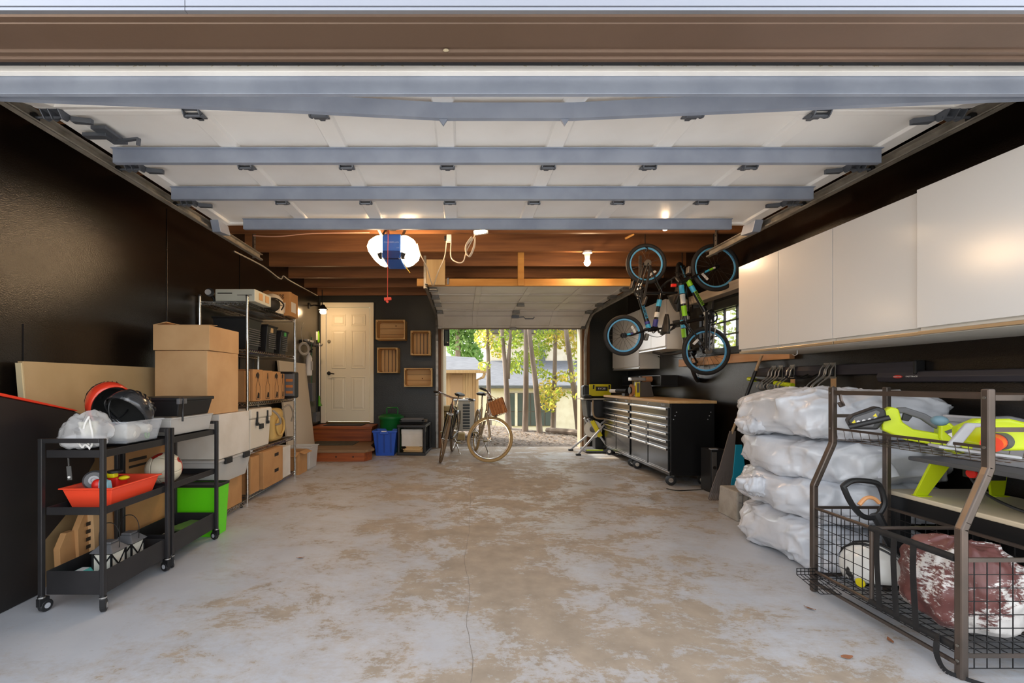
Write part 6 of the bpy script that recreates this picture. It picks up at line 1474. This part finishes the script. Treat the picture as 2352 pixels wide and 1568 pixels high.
# contents of the rack
def splatter():
    m = bpy.data.materials.new('maroon_splattered_nylon'); m.use_nodes = True; nt = m.node_tree; N = nt.nodes; L = nt.links; p = N['Principled BSDF']; p.inputs['Roughness'].default_value = .42
    tc = N.new('ShaderNodeTexCoord'); mp = N.new('ShaderNodeMapping'); mp.inputs['Scale'].default_value = (1, 1, 2.2); L.new(tc.outputs['Object'], mp.inputs[0])
    a = N.new('ShaderNodeTexNoise'); a.inputs['Scale'].default_value = 34; a.inputs['Detail'].default_value = 8; a.inputs['Roughness'].default_value = .75; L.new(mp.outputs[0], a.inputs[0])
    c = N.new('ShaderNodeTexNoise'); c.inputs['Scale'].default_value = 4; L.new(tc.outputs['Object'], c.inputs[0])
    s = N.new('ShaderNodeMath'); s.operation = 'MULTIPLY_ADD'; s.inputs[1].default_value = 1.5; L.new(c.outputs[0], s.inputs[0]); L.new(a.outputs[0], s.inputs[2])
    r = N.new('ShaderNodeValToRGB'); r.color_ramp.elements[0].position = .575; r.color_ramp.elements[1].position = .615
    k = N.new('ShaderNodeMath'); k.operation = 'MULTIPLY'; k.inputs[1].default_value = .5; L.new(s.outputs[0], k.inputs[0]); L.new(k.outputs[0], r.inputs[0])
    r.color_ramp.elements[0].color = (*lin('#6e4440'), 1); r.color_ramp.elements[1].color = (*lin('#dcd8d3'), 1)
    L.new(r.outputs[0], p.inputs['Base Color'])
    b = N.new('ShaderNodeBump'); b.inputs['Strength'].default_value = .5; b.inputs['Distance'].default_value = .01; n = N.new('ShaderNodeTexNoise'); n.inputs['Scale'].default_value = 9; L.new(tc.outputs['Object'], n.inputs[0]); L.new(n.outputs[0], b.inputs['Height']); L.new(b.outputs[0], p.inputs['Normal'])
    return m
mb = wthing('duffel_bag', 'maroon bag splattered with white paint inside the sports rack', 'bag', (2.16, 1.91, .095))
wrinkly(blob((2.165, 1.905, .285), (.170, .160, .185), .75, .35, 6, 17, 110, 60, .95, .12), (2.165, 1.905, .285), 5, .6).out('body', splatter(), mb, smooth=True, angle=180)
blob((2.10, 1.98, .43), (.06, .05, .04), .8, .3, 12, 18, 24, 14, 0, .15).out('bunched_top', mat('maroon_nylon', '#7a504a', .4), mb, smooth=True, angle=180)
m_hw = mat('white_yellow_helmet', '#dcdcd6', .25, c2='#2a2b2b', scale=7, lo=.60, hi=.62, coat=.4)
Mh = Matrix.Translation((2.12, 2.27, .19)) @ Matrix.Rotation(math.radians(20), 4, 'Z') @ Matrix.Rotation(math.radians(-12), 4, 'X')
wh_ = helmet('bike_helmet', 'white helmet with yellow and black marks in the sports rack', Matrix.Translation((2.12, 2.27, .19)) @ Matrix.Rotation(math.radians(20), 4, 'Z') @ Matrix.Rotation(math.radians(-12), 4, 'X'), m_hw, m_foam, (.115, .15, .14), 3)
o = B().lathe([(.0, .0), (.022, .002), (.022, .006), (0, .008)], (2.012, 2.22, .15), (-1, -.3, 0), 14).tf(Mh.inverted()).out('side_disc', m_yellow, wh_, smooth=True)
shv = wthing('shovel', 'black D-handled shovel standing in the sports rack', 'shovel', (2.2, 2.25, .1))
hp = [(2.00, 2.31, .615), (2.055, 2.31, .645), (2.165, 2.31, .635), (2.20, 2.31, .60), (2.215, 2.31, .52), (2.17, 2.31, .455), (2.10, 2.31, .46), (2.04, 2.31, .53)]
B().tube(catmull(hp+[hp[0]], 4)[:-1], .014, 8, closed=True).out('grip', m_blackp, shv, smooth=True)
B().tube(catmull([(2.075, 2.30, .52), (2.11, 2.30, .555), (2.15, 2.30, .555), (2.18, 2.30, .53)], 4), .010, 8).out('grip_insert', mat('peach_insert', '#d69a66', .5), shv, smooth=True)
B().tube([(2.17, 2.31, .47), (2.22, 2.28, .33), (2.27, 2.25, .15)], .022, 8, rs=[.026, .022, .018]).out('shaft', m_blackp, shv, smooth=True)
# lime trimmer / saw tools in the basket
def prof_tool(M_, parent, name, poly, t0, t1, m, bev=.01, **kw):
    return B().prism(poly, 'Y', t0, t1).tf(M_).out(name, m, parent, bev=bev, seg=3, **kw)
tt = wthing('cordless_saw', 'lime cordless tool with black guard lying in the rack basket', 'power tool', (2.2, 2.2, .85))
Mt = Matrix.Translation((2.215, 2.165, .935)) @ Matrix.Rotation(math.radians(-34), 4, 'Z') @ Matrix.Rotation(math.radians(10), 4, 'Y')
prof_tool(Mt, tt, 'body', [(-.11, -.035), (-.02, -.062), (.10, -.062), (.125, -.02), (.09, -.004), (.0, -.004), (-.045, .022), (-.07, .085), (-.10, .088), (-.13, .05)], -.034, .034, m_lime, .010)
prof_tool(Mt, tt, 'handle', [(-.075, .088), (-.04, .096), (.03, .080), (.095, .045), (.085, .015), (.07, .018), (.02, .050), (-.045, .066), (-.07, .06)], -.019, .019, m_greyp, .008)
prof_tool(Mt, tt, 'trigger', [(-.045, .066), (-.01, .058), (-.02, .03), (-.045, .03)], -.010, .010, m_blackp, .003)
prof_tool(Mt, tt, 'battery_foot', [(.075, .05), (.11, .058), (.20, -.02), (.205, -.05), (.165, -.085), (.115, -.08), (.085, -.02)], -.045, .040, m_lime, .012)
prof_tool(Mt, tt, 'rating_label', [(.098, .012), (.125, .034), (.168, -.004), (.142, -.028)], -.0468, -.0455, m_greyp, 0)
prof_tool(Mt, tt, 'label_text_block', [(.110, .002), (.122, .012), (.158, -.018), (.144, -.026)], -.0474, -.0468, m_white, 0)
prof_tool(Mt, tt, 'battery_socket', [(.135, -.055), (.165, -.045), (.172, -.065), (.15, -.075)], -.0462, -.0452, m_blackp, 0)
prof_tool(Mt, tt, 'guard', [(-.25, -.015), (-.225, -.055), (-.13, -.035), (-.105, .03), (-.12, .072), (-.15, .08), (-.235, .015)], -.055, .05, m_blackp, .010)
prof_tool(Mt, tt, 'guard_face', [(-.232, -.014), (-.218, -.040), (-.15, -.022), (-.138, .055), (-.152, .06), (-.226, .006)], -.0565, -.0552, m_greyp, 0)
for k in range(4): B().cyl((-.208+.020*k, -.058, -.012+.010*k), (-.208+.020*k, -.0562, -.012+.010*k), .0075, n=12).tf(Mt).out('warning_icon', m_white, tt)
for (u_, w_) in ((-.224, -.022), (-.152, .028)): prof_tool(Mt, tt, 'warning_mark', [(u_-.009, w_), (u_+.009, w_), (u_, w_+.017)], -.0575, -.0564, m_yellow, 0)
B().cyl((-.24, -.062, -.045), (-.10, -.062, .035), .013, n=12).tf(Mt).out('guard_tube', m_blackp, tt, smooth=True)
t2 = wthing('jigsaw', 'lime and grey power saw with orange collar in the rack basket', 'power tool', (2.2, 1.9, .85))
Mt = Matrix.Translation((2.225, 1.835, .925)) @ Matrix.Rotation(math.radians(-24), 4, 'Z') @ Matrix.Rotation(math.radians(6), 4, 'Y')
prof_tool(Mt, t2, 'body', [(-.12, -.03), (.02, -.045), (.10, -.03), (.13, .03), (.10, .075), (.02, .09), (-.07, .075), (-.13, .03)], -.03, .03, m_lime, .014)
prof_tool(Mt, t2, 'handle', [(-.05, .085), (.03, .10), (.12, .085), (.15, .03), (.12, .03), (.09, .065), (.02, .075), (-.04, .065)], -.02, .02, m_greyp, .012)
prof_tool(Mt, t2, 'side_plate', [(.14, -.05), (.24, -.05), (.26, .03), (.22, .075), (.15, .06)], -.035, .035, m_lgrey, .01)
prof_tool(Mt, t2, 'lime_frame', [(.12, -.05), (.145, -.05), (.165, .06), (.22, .085), (.21, .10), (.14, .08)], -.04, .04, m_lime, .006)
B().cyl((-.02, -.045, -.01), (-.06, -.10, -.02), .032, n=18).tf(Mt).out('collar', m_orange, t2, smooth=True)
B().cyl((.01, -.02, -.005), (-.02, -.045, -.01), .036, n=18).tf(Mt).out('neck', m_greyp, t2, smooth=True)
prof_tool(Mt, t2, 'shoe', [(-.19, -.065), (.06, -.07), (.06, -.058), (-.19, -.053)], -.05, .04, m_lgrey, .004)
prof_tool(Mt, t2, 'adjust_arm', [(-.17, -.05), (-.13, -.05), (-.09, .04), (-.06, .045), (-.06, .06), (-.12, .055)], -.06, -.04, m_lgrey, .006)
B().ell((-.17, .02, .05), (.03, .025, .022), 12, 8).tf(Mt).out('knob', mat('blue_grey_knob', '#5f7d88', .5), t2, smooth=True)

for i, (x_, y_) in enumerate(((px(1945, 1.85), 1.85), (px(2045, 1.97), 1.97), (px(1860, 2.25), 2.25), (px(690, 2.9), 2.9))):
    b = B().grid(lambda u, v: Vector((x_+(u-.5)*.05, y_+(v-.5)*.022*math.sin(PI*min(max(u, .05), .95)), .004+.006*abs(u-.5)+.004*v)), 6, 4)
    b.tf(Matrix.Translation((x_, y_, 0)) @ Matrix.Rotation(i*1.1, 4, 'Z') @ Matrix.Translation((-x_, -y_, 0)))
    o = b.out('dry_leaf', mat('dry_leaf_brown', '#8a5a3c', .8), solid=.001); tag(o, ['curled dry leaf on the floor close to the front of the sports rack', 'small dry leaf on the floor beside the middle of the sports rack', 'dry leaf on the floor by the far post of the sports rack', 'dry leaf lying alone on the open floor at the left'][i], 'leaf', 'dry leaves on the garage floor')
# ------------------------------------------------------------------ bicycles
m_spoke = mat('steel_spokes', '#a9a7a2', .3, metal=.9)
m_dspoke = mat('dark_spokes', '#5a5550', .35, metal=.8)
def wheel(root, name, c, R, tr, mt, mr, T, rimw=.0115, nsp=20, reflector=None, dark=False):
    c = Vector(c); ax = Vector((0, 1, 0))
    w = B().torus(c, ax, R-tr, tr, 44, 10).tf(T).out(name, mt, root, smooth=True)
    B().torus(c, ax, R-2*tr-rimw*.6, rimw, 44, 6, rimw*.9).tf(T).out('rim', mr, w, smooth=True)
    b = B(); Rr = R-2*tr-rimw
    for i in range(nsp):
        a = 2*PI*i/nsp; a2 = a+(.5 if i % 2 else -.5); s = .03 if (i//2) % 2 else -.03
        b.bar(c+Vector((math.cos(a2)*.02, s, math.sin(a2)*.02)), c+Vector((math.cos(a)*Rr, 0, math.sin(a)*Rr)), .0022, .0022)
    b.tf(T).out('spokes', m_dspoke if dark else m_spoke, w)
    B().cyl(c-ax*.045, c+ax*.045, .016, n=12).cyl(c-ax*.034, c-ax*.028, .028, n=14).cyl(c+ax*.028, c+ax*.034, .028, n=14).tf(T).out('hub', m_blackm if dark else m_chrome, w, smooth=True)
    if reflector is not None:
        a = reflector; d = Vector((math.cos(a), 0, math.sin(a))); e = Vector((-d.z, 0, d.x))
        B().bar(c+d*Rr*.72-e*.045, c+d*Rr*.72+e*.045, .012, .026, up=d).tf(T).out('reflector', m_white, w, bev=.004)
    return w
def bicycle(name, label, M_, R, wb, tr, mats, steer, group, kind='city', handle=None, stripes=(), step=False, bsk=False, seat_up=.0, kick=True, text_lab=None):
    mf, mt, mr, mb_ = mats
    t = thing(name, label, 'bicycle', group=group, M=M_)
    I = Matrix.Identity(4)
    ha = math.radians(69); s = Vector((-math.cos(ha), 0, math.sin(ha)))
    hub = Vector((wb, 0, R)); A = hub+Vector((-.045, 0, -.017))
    k = R/.345
    hb = A+s*(R+.055*k); ht = hb+s*(.15*k); hs = ht+s*(.11*k)
    T = Matrix.Translation(hb) @ Matrix.Rotation(steer, 4, s) @ Matrix.Translation(-hb)
    bb = Vector((.44*k*wb/1.08*1.0, 0, R*.84)) if kind == 'city' else Vector((.40*wb, 0, R*1.05))
    su = Vector((-.30, 0, .95)).normalized()
    stt = bb+su*(.50*k if kind == 'city' else .30); sad = stt+su*(.20*k+seat_up)
    rear = Vector((0, 0, R)); tb = .016 if kind == 'city' else .021
    wheel(t, 'rear_wheel', rear, R, tr, mt, mr, I, dark=kind != 'city', reflector=.9 if kind != 'city' else None)
    wheel(t, 'front_wheel', hub, R, tr, mt, mr, T, dark=kind != 'city', reflector=2.4 if kind != 'city' else None)
    b = B().tube([hb+s*.02, bb], tb*1.2, 10).tube([bb-su*.02, stt], tb, 10).cyl(hb, ht, tb*1.35, n=12).cyl(bb+Vector((0, -.035, 0)), bb+Vector((0, .035, 0)), tb*1.5, n=12)
    if step: b.tube(catmull([ht-s*.05, bb+Vector((.16*k, 0, .20*k)), bb+su*(.16*k)], 6), tb, 10)
    else: b.tube([ht-s*.02, stt-su*.05], tb, 10)
    b.out('frame', mf, t, smooth=True)
    for y in (-.05, .05):
        B().tube([bb+Vector((-.03, y*.6, 0)), rear+Vector((0, y, 0))], .009, 8).tube([stt-su*.04+Vector((0, y*.3, 0)), rear+Vector((0, y, 0))], .008, 8).out('rear_stay', mf, t, smooth=True)
        B().tube([hb-s*.0+Vector((0, y*.9, 0)), hub+Vector((-.02, y, .06)), hub+Vector((0, y, 0))], .011, 8).tf(T).out('fork_blade', mf, t, smooth=True)
    B().bar(hb+Vector((0, -.055, 0)), hb+Vector((0, .055, 0)), .03, .035).tf(T).out('fork_crown', m_chrome if kind == 'city' else mf, t, bev=.006)
    for (seg, m2) in stripes:
        (pa, pb, f0, f1) = seg; P0 = {'hb': hb+s*.02, 'bb': bb, 'st': stt-su*.05, 'ht': ht-s*.02, 'hub': hub+Vector((0, -.05, 0)), 'fk': hb+Vector((0, -.045, 0))}
        a, c = P0[pa], P0[pb]; TT = T if pa in ('hub', 'fk') else I
        B().cyl(a+(c-a)*f0, a+(c-a)*f1, tb*1.28 if pa != 'hub' else .0135, n=10).tf(TT).out('frame_band', m2, t, smooth=True)
    # saddle
    B().cyl(stt, sad, .0125, n=10).out('seat_post', m_chrome if kind == 'city' else m_blackm, t, smooth=True)
    L_ = .26*k if kind == 'city' else .21
    b = B().grid(lambda u, v: sad+Vector(((u-.42)*L_, (v-.5)*(.15*(1-u)**.7+.035), .035+.02*math.sin(u*PI)*0-.03*abs(v-.5)*2*abs(v-.5)*2+(.015*(1-u)))), 10, 7)
    b.out('saddle', mb_, t, smooth=True, solid=.03)
    # cranks
    B().torus(bb+Vector((0, -.05, 0)), (0, 1, 0), .075*k if kind == 'city' else .062, .008, 28, 6).cyl(bb+Vector((0, -.054, 0)), bb+Vector((0, -.046, 0)), .03, n=14).out('chainring', m_blackm if kind != 'city' else m_chrome, t, smooth=True)
    b = B()
    for i in range(5):
        a = 2*PI*i/5; b.bar(bb+Vector((0, -.05, 0)), bb+Vector((math.cos(a)*.06, -.05, math.sin(a)*.06)), .004, .014)
    b.out('chainring_spider', m_blackm, t)
    ca = .5; cl_ = .165*k if kind == 'city' else .115
    for sg, y in ((1, -.07), (-1, .07)):
        e = bb+Vector((math.cos(ca)*cl_*sg, y, math.sin(ca)*cl_*sg))
        cr_ = B().bar(bb+Vector((0, y*.9, 0)), e, .012, .022).out('crank_arm', m_blackm if kind != 'city' else m_chrome, t, bev=.003)
        B().box(e.x-.045, e.x+.045, e.y+(-.085 if y < 0 else .005), e.y+(-.005 if y < 0 else .085), e.z-.011, e.z+.011).out('pedal', m_blackp if kind != 'city' else mat('amber_pedal', '#7a6a3a', .5), cr_, bev=.004)
    b = B(); rr_ = .065
    b.tube([bb+Vector((0, -.048, rr_)), rear+Vector((0, -.048, .03)), rear+Vector((-.03, -.048, 0)), rear+Vector((0, -.048, -.03)), bb+Vector((0, -.048, -rr_))], .005, 5)
    b.out('chain', m_galv, t)
    if kind != 'city': B().prism([(bb.x+.05, bb.z+.075), (rear.x+.02, rear.z+.045), (rear.x+.02, rear.z+.02), (bb.x+.05, bb.z+.045)], 'Y', -.062, -.054).out('chain_guard', m_blackp, t, bev=.003)
    B().cyl(rear+Vector((0, -.055, 0)), rear+Vector((0, -.035, 0)), .035, n=16).out('sprocket', m_galv, t, smooth=True)
    # handlebar
    hw = handle or .27
    stem = B().tube([ht, hs, hs+Vector((.06*k, 0, .0))], .012, 8).tf(T).out('stem', m_chrome if kind == 'city' else m_blackm, t, smooth=True)
    hc = hs+Vector((.06*k, 0, 0))
    P_ = [hc+Vector((-.13*k, -hw, .02)), hc+Vector((-.04, -hw*.75, .03)), hc+Vector((0, -hw*.3, .01)), hc, hc+Vector((0, hw*.3, .01)), hc+Vector((-.04, hw*.75, .03)), hc+Vector((-.13*k, hw, .02))]
    h_ = B().tube(catmull(P_, 4), .011, 8).tf(T).out('handlebar', m_chrome if kind == 'city' else m_blackm, t, smooth=True)
    for a, c in ((P_[0], P_[1]), (P_[6], P_[5])):
        B().cyl(a, a+(c-a)*.85, .017, n=10).tf(T).out('grip', mb_ if kind == 'city' else m_blackp, h_, smooth=True)
        q = a+(c-a)*.9
        B().tube(catmull([q+Vector((0, 0, -.01)), q+Vector((.05, 0, -.035)), a+(c-a)*.4+Vector((.045, 0, -.05))], 4), .006, 6).tf(T).out('brake_lever', m_chrome if kind == 'city' else m_blackm, h_, smooth=True)
    B().tube(catmull([hc+Vector((.02, -hw*.5, 0)), hc+Vector((.10*k, -.02, -.02)), hb+Vector((.05, .02, .06)), hb+Vector((.03, .03, -.02))], 5), .0035, 5).tf(T).out('brake_cable', m_blackp if kind != 'city' else mat('red_cable', '#8d4332', .5), h_, smooth=True)
    B().box(hub.x-.05*k-.06, hub.x-.03*k, -.03, .03, hub.z+R+.0, hub.z+R+.035).tf(T).out('brake', m_galv, t, bev=.006)
    if kick:
        B().tube([bb+Vector((-.12, .05, -.02)), bb+Vector((-.14, .17, -bb.z+.02))], .009, 8).bar(bb+Vector((-.16, .175, -bb.z+.015)), bb+Vector((-.11, .18, -bb.z+.008)), .02, .016).out('kickstand', m_chrome if kind == 'city' else m_blackm, t, smooth=True)
    if kind == 'city':
        for (c_, a0, a1, TT) in ((rear, .3, 2.9, I),):
            b = B(); P2 = [c_+Vector((math.cos(a0+(a1-a0)*i/14)*(R+.012), 0, math.sin(a0+(a1-a0)*i/14)*(R+.012))) for i in range(15)]
            for p, q in zip(P2, P2[1:]): b.bar(p, q, .045, .003, up=(p+q)/2-c_)
            b.tf(TT).out('mudguard', m_lgrey if step else mf, t, smooth=True)
    if bsk:
        Tb = T @ Matrix.Translation(hc+Vector((.15, 0, -.10))) @ Matrix.Rotation(math.radians(52), 4, 'Y') @ Matrix.Rotation(math.radians(20), 4, 'Z')
        m_w = bpy.data.materials.new('wicker'); m_w.use_nodes = True; N = m_w.node_tree.nodes; L = m_w.node_tree.links; pp = N['Principled BSDF']; pp.inputs['Roughness'].default_value = .6
        tc = N.new('ShaderNodeTexCoord'); br = N.new('ShaderNodeTexBrick'); br.inputs['Scale'].default_value = 14; br.inputs['Color1'].default_value = (*lin('#a5642a'), 1); br.inputs['Color2'].default_value = (*lin('#c07a34'), 1); br.inputs['Mortar'].default_value = (*lin('#5f3617'), 1)
        L.new(tc.outputs['Object'], br.inputs['Vector']); L.new(br.outputs['Color'], pp.inputs['Base Color'])
        bu = N.new('ShaderNodeBump'); bu.inputs['Strength'].default_value = .5; L.new(br.outputs['Fac'], bu.inputs['Height']); bu.invert = True; L.new(bu.outputs[0], pp.inputs['Normal'])
        bk = B().tub(-.115, .115, -.145, .145, -.11, .11, .015, .015, .008, .008, .015).tf(Tb).out('basket', m_w, t, bev=.006)
        b = B()
        for zz in (-.07, -.03, .01, .05): b.tube([(-.125, -.155, zz), (.125, -.155, zz), (.125, .155, zz), (-.125, .155, zz)], .006, 5, closed=True)
        b.tf(Tb).out('woven_band', mat('wicker_band', '#94581f', .6), bk, smooth=True)
    if text_lab:
        a, c = hb+s*.02, bb; d = (c-a).normalized(); up = Vector((0, -1, 0)).cross(d)
        mid = a+(c-a)*.5
        B().bar(mid-d*.085+Vector((0, -.0245, 0)), mid+d*.085+Vector((0, -.0245, 0)), .002, .03, up=up).out('decal_plate', text_lab, t)
        B().bar(mid-d*.078+Vector((0, -.0262, 0)), mid+d*.078+Vector((0, -.0262, 0)), .001, .022, up=up).out('decal_centre', m_blackp, t)
        b = B()
        for i in range(9):
            q = mid-d*.062+d*(.0155*i)+Vector((0, -.0268, 0)); b.bar(q-up*.006, q+up*(.006 if i % 2 else .002), .0006, .006, up=d)
        b.out('decal_letters', text_lab, t)
    return t
def frame_M(origin, d, u):
    d = Vector(d).normalized(); u = Vector(u); u = (u-d*u.dot(d)).normalized(); y = u.cross(d)
    return Matrix(((d.x, y.x, u.x, origin[0]), (d.y, y.y, u.y, origin[1]), (d.z, y.z, u.z, origin[2]), (0, 0, 0, 1)))
m_bkblack = mat('gloss_black_frame', '#141416', .25, coat=.3); m_champ = mat('champagne_frame', '#b9aa92', .35, metal=.5)
m_tan = mat('tan_tyre', '#a58a5c', .7); m_blueRim = mat('sky_blue_rim', '#5fa9d8', .35); m_saddle = mat('black_saddle', '#1c1a19', .5)
m_bblue = mat('cyan_band', '#3fa9d4', .4); m_bgreen = mat('green_band', '#86c81e', .4); m_bwhite = mat('white_band', '#d8d6d0', .4); m_bpurple = mat('indigo_band', '#3a3a86', .4)
g1 = 'bicycles parked at the rear opening'
# left city bicycle: leaning right, facing the camera
R_, wb_ = .345, 1.08
d = Vector((-.13, -.99, 0)).normalized(); fc_ = Vector((-.31, 6.36, 0)); og = fc_-d*wb_
bicycle('bicycle', 'black city bicycle facing the camera beside the black shelf unit', frame_M(og, d, Vector((.15, 0, 1))), R_, wb_, .020, (m_bkblack, mat('tan_black_tyre', '#6d5a44', .7), m_chrome, m_saddle), math.radians(12), g1, 'city', .30)
d = Vector((.10, -.995, 0)).normalized(); fc_ = Vector((.33, 6.42, 0)); og = fc_-d*wb_
bicycle('bicycle', 'champagne step-through bicycle with wicker basket and cream tyres', frame_M(og, d, Vector((.09, 0, 1))), R_, wb_, .021, (m_champ, m_tan, m_chrome, m_saddle), math.radians(68), g1, 'city', .27, step=True, bsk=True)
# hanging kids bikes
g2 = 'kids bikes hanging from the joists'
def hang(rear_px, front_px, Y, u, name, label, mats, steer, stripes, R, lab, dy=0, handle=.24):
    r0 = Vector((px(rear_px[0], Y), Y, pz(rear_px[1], Y))); f0 = Vector((px(front_px[0], Y+dy), Y+dy, pz(front_px[1], Y+dy)))
    d = (f0-r0).normalized(); wb = (f0-r0).length; M0 = frame_M((0, 0, 0), d, u); og = r0-(M0 @ Vector((0, 0, R)))
    M0.translation = og
    return bicycle(name, label, M0, R, wb, .0215, mats, steer, g2, 'kid', handle, stripes=stripes, kick=False, text_lab=lab)
km = (m_bkblack, m_tyre, m_blueRim, m_saddle)
hang((1484, 606), (1433, 770), 4.86, Vector((.954, 0, -.30)), 'kids_bike', 'black and blue kids bike hanging by its rear wheel at the left', km, math.radians(4),
     [(('hb', 'bb', .86, .98), m_bwhite), (('hb', 'bb', .02, .14), m_bblue), (('hb', 'bb', .15, .22), m_bpurple), (('ht', 'st', .62, .8), m_bblue), (('ht', 'st', .32, .46), m_bwhite), (('ht', 'st', .06, .26), m_bpurple), (('hub', 'fk', .06, .2), m_bblue), (('hub', 'fk', .2, .3), m_bpurple)], .226, m_bblue)
hang((1622, 806), (1643, 614), 4.66, Vector((-.99, 0, .138)), 'kids_bike', 'green and blue kids bike hanging by its front wheel nearest the cabinets', km, math.radians(3),
     [(('hb', 'bb', .02, .16), m_bgreen), (('hb', 'bb', .17, .32), m_bblue), (('hb', 'bb', .84, .98), m_bwhite), (('ht', 'st', .1, .3), m_bblue), (('ht', 'st', .32, .55), m_bwhite), (('ht', 'st', .6, .85), m_bgreen), (('hub', 'fk', .12, .2), m_bwhite), (('hub', 'fk', .2, .34), m_bgreen), (('hub', 'fk', .34, .5), m_bblue)], .258, m_bgreen)
hang((1567, 645), (1592, 836), 5.48, Vector((-.62, -.78, -.1)), 'kids_bike', 'green banded kids bike hanging behind the other two bikes', km, math.radians(8),
     [(('hb', 'bb', .05, .2), m_bgreen), (('hb', 'bb', .22, .36), m_bblue), (('hb', 'bb', .84, .98), m_bwhite), (('ht', 'st', .3, .5), m_bgreen), (('ht', 'st', .52, .7), m_bblue), (('hub', 'fk', .12, .3), m_bgreen)], .238, m_bgreen, handle=.33)
for (x, Y, zt, lab) in ((px(1482, 4.86), 4.86, pz(572, 4.86), 'black bike hook holding the left kids bike'), (px(1567, 5.48), 5.48, pz(612, 5.48), 'black bike hook holding the rearmost kids bike'), (px(1640, 4.66), 4.66, pz(570, 4.66), 'black bike hook holding the kids bike by the cabinets')):
    o = B().tube(catmull([(x, Y, 2.96), (x, Y, zt+.05), (x+.012, Y-.035, zt), (x+.015, Y+.01, zt-.02), (x+.01, Y+.03, zt+.01)], 5), .006, 8).out('bike_hook', m_blackm, smooth=True); tag(o, lab, 'hook', 'bike hooks')
o = B().cyl((px(1436, 4.6), 4.60, pz(548, 4.6)), (px(1452, 4.6), 4.55, pz(541, 4.6)), .012, n=8).out('wooden_peg', m_yellowwood, smooth=True); tag(o, 'short wooden peg sticking out of a joist above the bikes', 'peg')
o = B().box(px(1541, 4.55), px(1552, 4.55), 4.53, 4.56, pz(659, 4.55), pz(652, 4.55)).out('tail_light', m_red, bev=.004); tag(o, 'small red bike tail light among the hanging bikes', 'light')
